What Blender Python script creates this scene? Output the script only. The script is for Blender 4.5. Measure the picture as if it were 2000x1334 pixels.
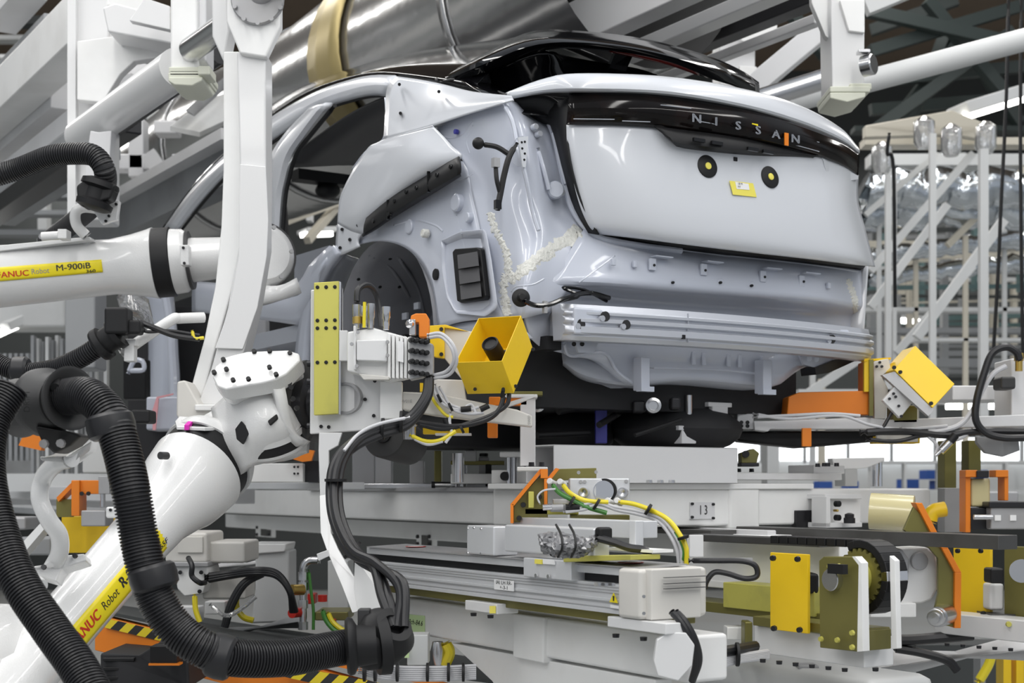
import bpy, math, random
from mathutils import Vector, Matrix
random.seed(7)
PI = math.pi
for o in list(bpy.data.objects): bpy.data.objects.remove(o)
COL = bpy.context.scene.collection
SC = bpy.context.scene
# ---------------------------------------------------------------- camera
F = 2778.0; HY = 950.0; CZ = 1.9
cam = bpy.data.cameras.new('camera'); camo = bpy.data.objects.new('camera', cam)
COL.objects.link(camo); SC.camera = camo
camo.location = (0, 0, CZ); camo.rotation_euler = (PI/2, 0, 0)
cam.sensor_width = 36; cam.lens = 36*F/2000; cam.shift_y = (HY-667)/2000
cam.clip_end = 200
cam.dof.use_dof = True; cam.dof.focus_distance = 4.5; cam.dof.aperture_fstop = 4.0
# ---------------------------------------------------------------- world, lights, exposure
w = bpy.data.worlds.new('world'); SC.world = w; w.use_nodes = True
w.node_tree.nodes['Background'].inputs[0].default_value = (.86, .92, 1, 1)
w.node_tree.nodes['Background'].inputs[1].default_value = 0.43
SC.view_settings.view_transform = 'Standard'; SC.view_settings.look = 'None'
SC.view_settings.exposure = 0.06; SC.view_settings.gamma = 1; SC.view_settings.use_curve_mapping = False
def area(loc, rot, sx, sy, e, c=(1, .98, .95)):
    l = bpy.data.lights.new('hall_or_fill_lamp', 'AREA'); l.shape = 'RECTANGLE'; l.size = sx; l.size_y = sy
    l.energy = e; l.color = c
    o = bpy.data.objects.new('hall_or_fill_lamp', l); COL.objects.link(o); o.location = loc; o.rotation_euler = rot
for i, x in enumerate((-5.0, -1.7, 1.7, 5.0)):
    area((x, 1.2, 6.6), (0.25, 0, 0), .35, 9, 150)
for x in (-3.2, 3.2): area((x, -4.5, 5.6), (1.05, 0, 0), 3.5, .5, 50)  # fill lamps added behind the camera to brighten camera-facing surfaces
area((-3.5, 8.5, 7.4), (0, 0, 0), .5, 9, 170)
area((3.5, 9, 7.4), (0, 0, 0), .5, 9, 170)
for x in (-8, 0, 8): area((x, 19, 8.0), (0, 0, 0), .6, 16, 420)
# ---------------------------------------------------------------- materials
def mat(name, col, rough=.5, metal=0, dirt=0, dcol=(.25, .23, .2), dscale=4, coat=0, bump=0, bscale=60, emit=0, spec=.5, alpha=1, trans=0, aniso=None):
    m = bpy.data.materials.new(name); m.use_nodes = True; nt = m.node_tree; N = nt.nodes; L = nt.links
    b = N['Principled BSDF']; b.inputs['Base Color'].default_value = (*col, 1)
    b.inputs['Roughness'].default_value = rough; b.inputs['Metallic'].default_value = metal
    b.inputs['Coat Weight'].default_value = coat; b.inputs['Coat Roughness'].default_value = .05
    b.inputs['Specular IOR Level'].default_value = spec
    b.inputs['Alpha'].default_value = alpha; b.inputs['Transmission Weight'].default_value = trans
    if emit:
        b.inputs['Emission Color'].default_value = (*col, 1); b.inputs['Emission Strength'].default_value = emit
    tc = N.new('ShaderNodeTexCoord')
    if dirt:
        n = N.new('ShaderNodeTexNoise'); n.inputs['Scale'].default_value = dscale; n.inputs['Detail'].default_value = 6
        L.new(tc.outputs['Object'], n.inputs['Vector'])
        r = N.new('ShaderNodeValToRGB'); r.color_ramp.elements[0].position = .48; r.color_ramp.elements[1].position = .75
        r.color_ramp.elements[0].color = (0, 0, 0, 1); r.color_ramp.elements[1].color = (dirt, dirt, dirt, 1)
        L.new(n.outputs['Fac'], r.inputs['Fac'])
        x = N.new('ShaderNodeMix'); x.data_type = 'RGBA'
        x.inputs[6].default_value = (*col, 1); x.inputs[7].default_value = (*dcol, 1)
        L.new(r.outputs['Color'], x.inputs[0]); L.new(x.outputs[2], b.inputs['Base Color'])
    if bump:
        n = N.new('ShaderNodeTexNoise'); n.inputs['Scale'].default_value = bscale; n.inputs['Detail'].default_value = 3
        if aniso:
            mp = N.new('ShaderNodeMapping'); mp.inputs['Scale'].default_value = aniso
            L.new(tc.outputs['Object'], mp.inputs['Vector']); L.new(mp.outputs['Vector'], n.inputs['Vector'])
        else: L.new(tc.outputs['Object'], n.inputs['Vector'])
        bp = N.new('ShaderNodeBump'); bp.inputs['Strength'].default_value = bump; bp.inputs['Distance'].default_value = .01
        L.new(n.outputs['Fac'], bp.inputs['Height']); L.new(bp.outputs['Normal'], b.inputs['Normal'])
    return m
M = dict(
 white=mat('machine_white', (.87, .87, .86), .38, dirt=.25, dscale=3, dcol=(.45, .43, .4)),
 white2=mat('machine_white_clean', (.75, .75, .75), .3, coat=.2),
 robot=mat('robot_white', (.77, .77, .765), .24, coat=.4, bump=.12, bscale=220),
 wgrey=mat('frame_white', (.70, .70, .71), .4, dirt=.15, dscale=2),
 beige=mat('beige_plastic', (.66, .64, .60), .45),
 cream=mat('cream_cap', (.70, .71, .60), .5),
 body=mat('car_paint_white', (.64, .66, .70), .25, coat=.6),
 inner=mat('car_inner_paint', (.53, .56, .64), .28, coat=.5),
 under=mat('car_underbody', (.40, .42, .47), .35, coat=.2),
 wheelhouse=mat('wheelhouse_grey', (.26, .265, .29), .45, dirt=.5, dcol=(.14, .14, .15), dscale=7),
 sealant=mat('sealant', (.66, .66, .62), .7, bump=1, bscale=60),
 gloss=mat('gloss_black', (.004, .004, .005), .08, coat=.25, spec=.4),
 lamp=mat('lamp_black', (.006, .005, .005), .1, spec=.2, dirt=.5, dcol=(.025, .012, .009), dscale=9),
 redlens=mat('red_lens', (.10, .006, .004), .1, coat=1),
 black=mat('black_plastic', (.010, .010, .011), .5, spec=.35),
 rubber=mat('hose_black', (.014, .014, .016), .4, spec=.5),
 dgrey=mat('dark_grey_plastic', (.038, .038, .039), .5),
 steelb=mat('dark_oxide_steel', (.035, .035, .038), .35, metal=.6),
 grey=mat('grey_metal', (.40, .40, .41), .45, metal=.3, dirt=.3),
 lead=mat('black_lining_and_shade', (.016, .016, .018), .7),  # near-black albedo also supplies the shade under the car body
 rail=mat('worn_rail_steel', (.12, .118, .115), .4, metal=.7, dirt=.6, dcol=(.06, .055, .05), dscale=6),
 steel=mat('steel', (.62, .62, .63), .25, metal=1),
 chrome=mat('chrome', (.8, .8, .82), .12, metal=1),
 alu=mat('aluminium', (.70, .71, .73), .34, metal=.3, bump=.03, bscale=200, aniso=(1, 1, 20)),
 alub=mat('bumper_aluminium', (.56, .58, .63), .34, metal=.45),
 brass=mat('brass', (.6, .42, .12), .3, metal=.9),
 olive=mat('yellow_chromate_olive', (.22, .20, .06), .38, metal=.45, dirt=.7, dcol=(.13, .12, .05), dscale=3),
 yolive=mat('yellow_chromate', (.62, .58, .13), .42, metal=.35, dirt=.6, dcol=(.34, .32, .10), dscale=7),
 yellow=mat('yellow_paint', (.85, .56, .012), .38, dirt=.12, dcol=(.5, .35, .02)),
 orange=mat('orange_paint', (.80, .22, .012), .42, dirt=.15, dcol=(.5, .13, .02)),
 green=mat('green_hose', (.06, .22, .04), .35),
 yhose=mat('yellow_hose', (.80, .66, .03), .3),
 ghose=mat('grey_cable', (.58, .58, .60), .45),
 slat=mat('louvre_grey', (.085, .085, .09), .5),
 blue=mat('blue_plastic', (.045, .045, .30), .4),
 red=mat('red_cap', (.55, .02, .01), .4),
 sticker=mat('yellow_sticker', (.88, .72, .01), .4),
 stickert=mat('yellow_tape', (.85, .75, .12), .5),
 paper=mat('white_label', (.85, .85, .85), .5),
 lgreen=mat('green_note', (.62, .80, .42), .7),
 tred=mat('red_lettering', (.60, .03, .015), .4),
 tblack=mat('black_lettering', (.02, .02, .02), .5),
 tdim=mat('dim_lettering', (.28, .28, .28), .5),
 magenta=mat('magenta_mark', (.70, .02, .45), .5),
 pinkline=mat('pink_line', (.75, .35, .38), .5),
 urethane=mat('amber_urethane', (.74, .66, .36), .22, trans=.15, coat=.4),
 nylon=mat('white_nylon', (.72, .72, .72), .5),
 wrap=mat('grey_plastic_wrap', (.26, .26, .27), .3, bump=1, bscale=9, coat=.5),
 film=mat('clear_film', (.8, .8, .8), .08, trans=.8, coat=1, bump=1.5, bscale=12),
 foil=mat('foil_wrap', (.62, .66, .70), .2, metal=1, bump=2.2, bscale=7),
 hood=mat('polished_duct', (.50, .50, .50), .2, metal=.85, bump=1, bscale=2.2),
 hoodband=mat('duct_band_ochre', (.40, .32, .14), .4, metal=.5),
 truss=mat('dark_green_truss', (.018, .028, .026), .6),
 roofm=mat('brown_roof_deck', (.20, .15, .11), .85, dirt=.4, dcol=(.12, .09, .07), dscale=.6),
 wallm=mat('pale_wall', (.50, .53, .52), .8, dirt=.4, dcol=(.25, .28, .28), dscale=.5),
 floorm=mat('grey_floor', (.32, .33, .33), .35, dirt=.4, dscale=.8),
 bggrey=mat('background_grey', (.30, .31, .32), .6, dirt=.4, dcol=(.1, .1, .1), dscale=2),
 bgdark=mat('background_dark', (.05, .055, .055), .7),
 bgteal=mat('background_teal', (.12, .20, .20), .6),
 bgwhite=mat('background_white', (.62, .63, .63), .45, dirt=.3, dscale=1),
 bgcream=mat('background_cream', (.60, .56, .47), .5),
 tube=mat('fluorescent_tube', (1, .99, .95), .5, emit=7),
 window=mat('bright_daylight_pane', (.95, .98, 1), .5, emit=1.8),
 bluebox=mat('blue_crate', (.03, .10, .40), .5),
)
# hazard stripes: procedural diagonal bands
def hazard():
    m = bpy.data.materials.new('hazard_stripe'); m.use_nodes = True; N = m.node_tree.nodes; L = m.node_tree.links
    b = N['Principled BSDF']; b.inputs['Roughness'].default_value = .5
    tc = N.new('ShaderNodeTexCoord'); mp = N.new('ShaderNodeMapping'); mp.inputs['Rotation'].default_value = (0, 0, 0)
    sp = N.new('ShaderNodeSeparateXYZ'); L.new(tc.outputs['Object'], sp.inputs[0])
    a = N.new('ShaderNodeMath'); a.operation = 'MULTIPLY'; a.inputs[1].default_value = -1.0
    L.new(sp.outputs['Z'], a.inputs[0])
    c = N.new('ShaderNodeMath'); c.operation = 'ADD'; L.new(sp.outputs['X'], c.inputs[0]); L.new(a.outputs[0], c.inputs[1])
    d = N.new('ShaderNodeMath'); d.operation = 'MULTIPLY'; d.inputs[1].default_value = 13; L.new(c.outputs[0], d.inputs[0])
    e = N.new('ShaderNodeMath'); e.operation = 'FRACT'; L.new(d.outputs[0], e.inputs[0])
    g = N.new('ShaderNodeMath'); g.operation = 'GREATER_THAN'; g.inputs[1].default_value = .5; L.new(e.outputs[0], g.inputs[0])
    x = N.new('ShaderNodeMix'); x.data_type = 'RGBA'; x.inputs[6].default_value = (.8, .62, .02, 1); x.inputs[7].default_value = (.02, .02, .02, 1)
    L.new(g.outputs[0], x.inputs[0]); L.new(x.outputs[2], b.inputs['Base Color'])
    return m
M['hazard'] = hazard()
# ---------------------------------------------------------------- frames
V3 = Vector
th = math.atan2(1780, 2778)
U = V3((-math.sin(th), math.cos(th), 0)); V = V3((math.cos(th), math.sin(th), 0)); W = V3((0, 0, 1))
X = V3((1, 0, 0)); Y = V3((0, 1, 0))
O = V3((.045, 4.67, CZ)); CAM = V3((0, 0, CZ))
def P(px, py, y): return V3(((px-1000)/F*y, y, CZ+(HY-py)/F*y))
def ray(px, py): return V3(((px-1000)/F, 1, (HY-py)/F))
def hit(px, py, p0, n):
    d = ray(px, py); return CAM + d*((p0-CAM).dot(n)/d.dot(n))
def S(px, py, v=0): return hit(px, py, O+V*v, V)      # on a plane parallel to the car's side
def R(px, py, u=0): return hit(px, py, O+U*u, U)      # on a plane parallel to the car's tail
def C(u, v, w): return O+U*u+V*v+W*w
def alongU(p, px): return hit(px, HY, p, V)*1.0        # horizontal run from p along U to column px
def runU(px, py, y, px2):
    a = P(px, py, y); b = hit(px2, HY, a, V); b.z = a.z; return a, b
def runV(px, py, y, px2):
    a = P(px, py, y); b = hit(px2, HY, a, U); b.z = a.z; return a, b
# ---------------------------------------------------------------- mesh builder
def cr(p0, p1, p2, p3, t):
    return .5*((2*p1)+(p2-p0)*t+(2*p0-5*p1+4*p2-p3)*t*t+(3*p1-p0-3*p2+p3)*t*t*t)
def smooth_pts(pts, k=6):
    pts = [V3(p) for p in pts]
    if len(pts) < 3: k = max(k, 1)
    out = []
    for i in range(len(pts)-1):
        a = pts[i-1] if i else pts[0]*2-pts[1]
        d = pts[i+2] if i+2 < len(pts) else pts[-1]*2-pts[-2]
        for j in range(k): out.append(cr(a, pts[i], pts[i+1], d, j/k))
    out.append(pts[-1]); return out
def resample(pts, n):
    L = [0]
    for a, b in zip(pts, pts[1:]): L.append(L[-1]+(b-a).length)
    T = L[-1] or 1; out = []; j = 0
    for i in range(n):
        t = T*i/(n-1)
        while j < len(L)-2 and L[j+1] < t: j += 1
        s = (t-L[j])/((L[j+1]-L[j]) or 1); out.append(pts[j].lerp(pts[j+1], min(max(s, 0), 1)))
    return out
def perp(d):
    d = d.normalized(); a = W if abs(d.z) < .9 else X
    s = d.cross(a).normalized(); return s, s.cross(d).normalized()
ORG = {}
class MB:
    def __init__(s): s.v = []; s.f = []
    def add(s, vs, fs):
        n = len(s.v); s.v += [V3(v) for v in vs]; s.f += [tuple(i+n for i in f) for f in fs]; return s
    def hexa(s, p): return s.add(p, [(0, 3, 2, 1), (4, 5, 6, 7), (0, 1, 5, 4), (1, 2, 6, 5), (2, 3, 7, 6), (3, 0, 4, 7)])
    def ob(s, o, a, b, c):
        o = V3(o); return s.hexa([o, o+a, o+a+b, o+b, o+c, o+a+c, o+a+b+c, o+b+c])
    def cb(s, c, a, b, d): return s.ob(V3(c)-a/2-b/2-d/2, a, b, d)
    def boxU(s, xl, xr, yt, yb, y, t):      # face running forward (U); right end nearest at depth y
        a, b = runU(xr, yt, y, xl); h = (yb-yt)/F*y; return s.ob(a-W*h, b-a, V*t, W*h)
    def boxV(s, xl, xr, yt, yb, y, t):      # face running across (V); left end nearest at depth y
        a, b = runV(xl, yt, y, xr); h = (yb-yt)/F*y; return s.ob(a-W*h, b-a, U*t, W*h)
    def boxF(s, xl, xr, yt, yb, y, t): return s.ob(P(xl, yb, y), X*((xr-xl)/F*y), Y*t, W*((yb-yt)/F*y))
    def prism(s, pts, e):
        pts = [V3(p) for p in pts]; n = len(pts)
        return s.add(pts+[p+e for p in pts], [tuple(range(n))[::-1], tuple(range(n, 2*n))]+[(i, (i+1) % n, (i+1) % n+n, i+n) for i in range(n)])
    def beam(s, p, q, w, h, up=W):
        p = V3(p); q = V3(q); d = (q-p).normalized(); a = d.cross(up)
        if a.length < .01: a = d.cross(Y)
        a.normalize(); b = a.cross(d).normalized(); return s.ob(p-a*w/2-b*h/2, q-p, a*w, b*h)
    def lathe(s, p, d, prof, n=32):
        p = V3(p); d = V3(d).normalized(); a, b = perp(d); vs = []; fs = []
        for t, r in prof:
            for i in range(n):
                g = 2*PI*i/n; vs.append(p+d*t+(a*math.cos(g)+b*math.sin(g))*r)
        for j in range(len(prof)-1):
            for i in range(n):
                k = (i+1) % n; fs.append((j*n+i, j*n+k, (j+1)*n+k, (j+1)*n+i))
        if prof[0][1] > 1e-6: fs.append(tuple(range(n))[::-1])
        if prof[-1][1] > 1e-6: fs.append(tuple((len(prof)-1)*n+i for i in range(n)))
        return s.add(vs, fs)
    def cyl(s, p, q, r, r2=None, n=20):
        p = V3(p); q = V3(q); return s.lathe(p, q-p, [(0, r), ((q-p).length, r if r2 is None else r2)], n)
    def tube(s, pts, r, n=10, closed=False):
        pts = [V3(p) for p in pts]; m = len(pts); vs = []; fs = []
        rr = r if isinstance(r, list) else [r]*m
        a = None
        for i, p in enumerate(pts):
            d = (pts[min(i+1, m-1)]-pts[max(i-1, 0)])
            if d.length < 1e-9: d = W
            d.normalize()
            if a is None: a, b = perp(d)
            else:
                a = (a-d*a.dot(d)).normalized(); b = d.cross(a)
            for k in range(n):
                g = 2*PI*k/n; vs.append(p+(a*math.cos(g)+b*math.sin(g))*rr[i])
        for j in range(m-1):
            for k in range(n):
                q = (k+1) % n; fs.append((j*n+k, j*n+q, (j+1)*n+q, (j+1)*n+k))
        fs.append(tuple(range(n))[::-1]); fs.append(tuple((m-1)*n+k for k in range(n)))
        return s.add(vs, fs)
    def ribbed(s, pts, r, pitch, depth=.13, n=20):
        sp = smooth_pts(pts, 10); L = sum((b-a).length for a, b in zip(sp, sp[1:]))
        k = int(L/pitch); rs = resample(sp, k*5+1)
        return s.tube(rs, [r*(1-depth if i % 5 in (0, 4) else 1) for i in range(len(rs))], n)
    def grid(s, rows):
        m = len(rows[0]); vs = [p for r in rows for p in r]
        return s.add(vs, [(j*m+i, j*m+i+1, (j+1)*m+i+1, (j+1)*m+i) for j in range(len(rows)-1) for i in range(m-1)])
    def loft(s, curves, m=24, k=5, lin=False):
        cs = [resample(c if lin else smooth_pts(c, 6), m) for c in curves]; rows = []
        if len(cs) == 2: k = max(k, 2); rows = [[a.lerp(b, j/k) for a, b in zip(*cs)] for j in range(k+1)]
        else:
            cols = [smooth_pts([c[i] for c in cs], k) for i in range(m)]
            rows = [[col[j] for col in cols] for j in range(len(cols[0]))]
        return s.grid(rows)
    def ball(s, c, r, sx=1, sy=1, sz=1, n=16, h=10):
        c = V3(c); vs = []; fs = []
        for j in range(h+1):
            t = PI*j/h
            for i in range(n):
                g = 2*PI*i/n; vs.append(c+V3((r*sx*math.sin(t)*math.cos(g), r*sy*math.sin(t)*math.sin(g), r*sz*math.cos(t))))
        for j in range(h):
            for i in range(n):
                k = (i+1) % n; fs.append((j*n+i, (j+1)*n+i, (j+1)*n+k, j*n+k))
        return s.add(vs, fs)
    def build(s, name, m, parent=None, bev=0, sol=0, ang=32, label=None, org=None):
        me = bpy.data.meshes.new(name)
        if parent is not None: o0 = ORG[parent]
        elif org is not None: o0 = V3(org)
        else:
            n = len(s.v); o0 = sum(s.v, V3())/n; o0.z = min(v.z for v in s.v)
        me.from_pydata([tuple(v-o0) for v in s.v], [], s.f); me.validate(); me.update()
        me.materials.append(M[m] if isinstance(m, str) else m)
        me.shade_smooth() if ang else me.shade_flat()
        if ang: me.set_sharp_from_angle(angle=math.radians(ang))
        o = bpy.data.objects.new(name, me); COL.objects.link(o); ORG[o] = o0
        if parent is not None: o.parent = parent
        else: o.location = o0
        if bev:
            b = o.modifiers.new('bevel', 'BEVEL'); b.width = bev; b.segments = 2; b.limit_method = 'ANGLE'; b.angle_limit = .6; b.harden_normals = True
        if sol:
            b = o.modifiers.new('solid', 'SOLIDIFY'); b.thickness = sol; b.offset = 0
        if label: o['label'] = label
        return o
def tag(o, label, cat, group=None, kind=None):
    o['label'] = label
    if cat: o['category'] = cat
    if group: o['group'] = group
    if kind: o['kind'] = kind
    return o
def root(name, loc, label, cat, group=None):
    o = bpy.data.objects.new(name, None); o.empty_display_size = .1; COL.objects.link(o); o.location = loc; ORG[o] = V3(loc)
    return tag(o, label, cat, group)
def struct(mb, name, m, parent=None, **k):
    o = mb.build(name, m, parent, **k)
    if parent is None: o['kind'] = 'structure'
    return o
def one(mb, name, m, label, cat, group=None, kind=None, **k): return tag(mb.build(name, m, None, **k), label, cat, group, kind)
def bolts(parent, pts, d, r, h=None, m='steelb', name='bolt', n=8):
    for p in pts: MB().cyl(V3(p), V3(p)+V3(d).normalized()*(h or r*.8), r, r*.9, n).build(name, m, parent)
def text_pts(s, size=1, bold=0, sx=1, shear=0, space=1):
    c = bpy.data.curves.new('t', 'FONT'); c.body = s; c.size = size; c.align_x = 'CENTER'; c.align_y = 'CENTER'; c.shear = shear; c.space_character = space
    c.resolution_u = 3
    o = bpy.data.objects.new('t', c); COL.objects.link(o)
    dg = bpy.context.evaluated_depsgraph_get(); me = bpy.data.meshes.new_from_object(o.evaluated_get(dg))
    vs = [(v.co.x*sx, v.co.y) for v in me.vertices]; fs = [tuple(p.vertices) for p in me.polygons]
    bpy.data.objects.remove(o); bpy.data.curves.remove(c); bpy.data.meshes.remove(me)
    if bold:
        n = len(vs); v0 = vs; f0 = fs; vs = []; fs = []
        for k in (-1, 0, 1): fs += [tuple(i+len(vs) for i in f) for f in f0]; vs += [(x+k*bold*1.3, y+k*bold*.4) for x, y in v0]
    return vs, fs
def text(parent, s, c, xd, yd, size, m='tblack', fn=None, name='lettering', **k):
    vs, fs = text_pts(s, size, **k)
    if fn: pts = [fn(x, y) for x, y in vs]
    else: pts = [V3(c)+V3(xd)*x+V3(yd)*y for x, y in vs]
    return MB().add(pts, fs).build(name, m, parent)
def px3(pts): return [P(*p) for p in pts]
def yU(px, px0, y0): return y0*(px0+780)/(px+780)
def copy_tree(o, parent=None, d=None):
    c = o.copy(); COL.objects.link(c); ORG[c] = ORG[o]
    if parent is not None: c.parent = parent
    for ch in [x for x in bpy.data.objects if x.parent == o]: copy_tree(ch, c)
    if d is not None: c.location = o.location+d
    return c
def to_cam(p): return (CAM-V3(p)).normalized()
# ================================================================ CAR BODY SHELL
car = root('car_body', C(1.5, .85, .1), 'white crossover body shell without rear bumper, black roof and spoiler, on the assembly carrier', 'car')
def s_(l): return [S(*p) for p in l]
def r_(l): return [R(*p) for p in l]
B = lambda mb, n, m, par=car, **k: mb.build(n, m, par, **k)
# quarter panel outer skin, with a soft shoulder
qc = [s_([(776, 150, .06), (757, 172, .04), (754, 215, .015), (750, 273, -.01)]), s_([(825, 157, .07), (808, 190, .04), (800, 225, .01), (797, 260, -.015)]),
      s_([(872, 167, .08), (862, 190, .045), (852, 220, .015), (846, 246, .0)]), s_([(925, 180, .07), (920, 192, .05), (912, 208, .025), (905, 226, .015)]), s_([(1000, 188, .05), (1001, 191, .045), (1002, 193, .035), (1003, 196, .03)])]
q = B(MB().loft(qc, 20, 5), 'quarter_panel', 'body', sol=.006)
qc = [s_([(750, 273, -.01), (797, 260, -.015), (846, 246, .0)]), s_([(736, 280, -.015), (800, 275, -.03), (868, 268, .0)]), s_([(722, 287, -.018), (800, 292, -.04), (884, 286, .0)]),
      s_([(705, 310, -.02), (800, 316, -.045), (902, 306, .0)]), s_([(690, 333, -.02), (785, 345, -.042), (868, 330, .0)]), s_([(667, 380, -.01), (740, 390, -.035), (820, 358, .0)]),
      s_([(662, 410, -.005), (708, 426, -.02), (758, 408, .0)]), s_([(660, 437, .0), (684, 450, .0), (706, 458, .0)])]
q2 = B(MB().loft(qc, 26, 4), 'quarter_panel_lower', 'body', sol=.006)
B(MB().tube(smooth_pts(s_([(750, 273, -.012), (797, 260, -.017), (846, 246, -.002)]), 5), .003, 6), 'shoulder_crease', 'body')
for a, b, r in ((780, 165, 3), (857, 179, 3), (782, 221, 3)):
    MB().cyl(S(a, b, -.012), S(a, b, .03), .006).build('hole', 'black', q)
fl = [s_([(660, 437, .0), (690, 437, .0), (706, 458, .0)]), s_([(657, 470, .0), (680, 475, .0), (700, 470, .0)]), s_([(657, 500, .0), (668, 498, .0), (703, 482, .0)])]
lp = B(MB().loft(fl, 10, 3), 'flange', 'body', sol=.006)
for a, b in ((668, 448), (683, 468), (664, 484), (699, 440)): MB().cyl(S(a, b, -.01), S(a, b, .02), .007).build('hole', 'black', lp)
# inner side panel around the wheel arch
A1 = s_([(657, 440, .03), (706, 462, .03), (760, 425, .03), (830, 372, .035), (900, 312, .04), (925, 390, .035), (945, 480, .03), (962, 560, .03), (985, 622, .03)])
A2 = s_([(666, 478, .02), (705, 470, .02), (755, 455, .02), (815, 450, .02), (855, 470, .02), (875, 520, .015), (880, 570, .015), (885, 605, .015), (905, 628, .015)])
A3 = s_([(667, 495, .02), (700, 478, .02), (745, 470, .02), (790, 482, .02), (822, 512, .02), (842, 553, .02), (851, 595, .02), (854, 622, .02), (858, 642, .02)])
A4 = s_([(667, 495, .07), (700, 478, .07), (745, 470, .07), (790, 482, .07), (822, 512, .07), (842, 553, .07), (851, 595, .07), (854, 622, .07), (858, 642, .07)])
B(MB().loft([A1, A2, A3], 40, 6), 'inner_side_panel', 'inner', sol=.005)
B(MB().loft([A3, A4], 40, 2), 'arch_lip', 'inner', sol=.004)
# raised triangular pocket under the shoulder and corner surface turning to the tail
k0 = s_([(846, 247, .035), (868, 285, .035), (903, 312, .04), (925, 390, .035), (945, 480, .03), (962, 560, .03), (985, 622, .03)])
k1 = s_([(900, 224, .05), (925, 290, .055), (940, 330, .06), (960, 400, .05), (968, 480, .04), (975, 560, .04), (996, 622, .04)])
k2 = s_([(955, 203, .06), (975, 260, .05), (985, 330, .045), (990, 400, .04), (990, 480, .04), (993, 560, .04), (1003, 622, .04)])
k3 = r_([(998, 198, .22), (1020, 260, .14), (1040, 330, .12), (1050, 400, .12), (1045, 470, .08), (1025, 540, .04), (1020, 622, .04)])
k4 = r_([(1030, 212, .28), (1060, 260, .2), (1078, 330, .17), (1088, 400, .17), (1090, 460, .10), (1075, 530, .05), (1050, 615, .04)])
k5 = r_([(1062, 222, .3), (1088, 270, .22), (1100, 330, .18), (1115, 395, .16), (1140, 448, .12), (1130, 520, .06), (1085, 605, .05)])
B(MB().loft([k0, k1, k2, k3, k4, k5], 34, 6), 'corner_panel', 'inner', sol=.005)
B(MB().tube(smooth_pts(r_([(1058, 212, .26), (1082, 262, .19), (1097, 330, .15), (1113, 395, .13), (1140, 440, .1), (1175, 466, .08), (1250, 480, .06), (1330, 490, .05)]), 8), .012, 10), 'seal_flange', 'inner')
# raised folds pressed into the corner
for l in ([(985, 205, .18), (1002, 240, .14), (1012, 290, .10), (1028, 350, .08), (1040, 410, .08), (1052, 450, .06)], [(1050, 290, .14), (1062, 330, .12), (1072, 370, .12)], [(1078, 250, .17), (1092, 310, .15), (1105, 360, .13)]):
    B(MB().tube(smooth_pts(r_(l), 6), .008, 8), 'pressed_fold', 'inner')
def disc(p, d, r, t, name, m, par=car, n=24): return MB().lathe(p, d, [(-.01, r), (t*.7, r), (t, r*.85)], n).build(name, m, par)
for a, b, u, r in ((1044, 248, .14, .011), (1052, 262, .14, .011), (1095, 376, .13, .013)): disc(R(a, b, u), -U, r, .012, 'plug', 'alub')
disc(R(1083, 372, .14), -U-V*.3, .03, .02, 'boss', 'inner')
for a, b, r in ((893, 396, .032), (916, 425, .018), (802, 443, .028)): disc(S(a, b, .02), -V, r, .012, 'boss', 'inner')
disc(S(831, 456, .0), -V, .016, .014, 'cream_grommet', 'sealant'); disc(S(851, 536, .01), -V, .021, .004, 'round_plug', 'black')
disc(S(889, 257, .03), -V, .009, .003, 'blue_plug', 'blue')
B(MB().prism([S(980, 300, .02), S(1003, 280, .02), S(1008, 270, .03), S(1022, 265, .05), S(1022, 325, .05), S(1010, 325, .04)], V*.004), 'pocket_bracket', 'inner')
bk = B(MB().prism(r_([(1012, 268, .07), (1032, 266, .07), (1027, 327, .07), (1021, 326, .07)]), U*.004), 'gusset', 'body')
for a, b in ((1019, 278), (1025, 277), (1020, 290), (1025, 300), (1024, 312)): MB().cyl(R(a, b, .068), R(a, b, .07), .004).build('hole', 'black', bk)
# vent pocket and louvred vent
vp = [s_([(868, 475, .012), (925, 450, .012), (962, 480, .012), (985, 622, .02)]), s_([(862, 500, .008), (866, 560, .008), (890, 612, .008), (960, 630, .01)])]
rim = s_([(862, 470, .0), (900, 452, .0), (948, 448, .0), (958, 500, .0), (972, 600, .0), (950, 618, .0), (890, 612, .0), (872, 580, .0), (862, 520, .0)])
rim2 = s_([(878, 484, .03), (905, 470, .03), (940, 466, .03), (946, 510, .03), (956, 592, .03), (940, 602, .03), (895, 600, .03), (884, 570, .03), (878, 520, .03)])
B(MB().loft([rim+[rim[0]], rim2+[rim2[0]]], 50, 2, lin=True), 'vent_pocket', 'inner', sol=.003)
vent = B(MB().prism(s_([(883, 492, .0), (888, 486, .0), (930, 483, .0), (938, 487, .0), (948, 578, .0), (942, 585, .0), (900, 592, .0), (892, 588, .0)]), V*.03), 'vent_frame', 'black', bev=.004)
for i in range(3):
    t0 = i/3; y0 = 496+t0*90; y1 = y0+26
    MB().prism([S(893+t0*8, y0+2, -.001), S(932+t0*8, y0-5, -.001), S(934+t0*8, y1-3, -.014), S(895+t0*8, y1+3, -.014)], V*.003).build('louvre', 'slat', vent)
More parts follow.
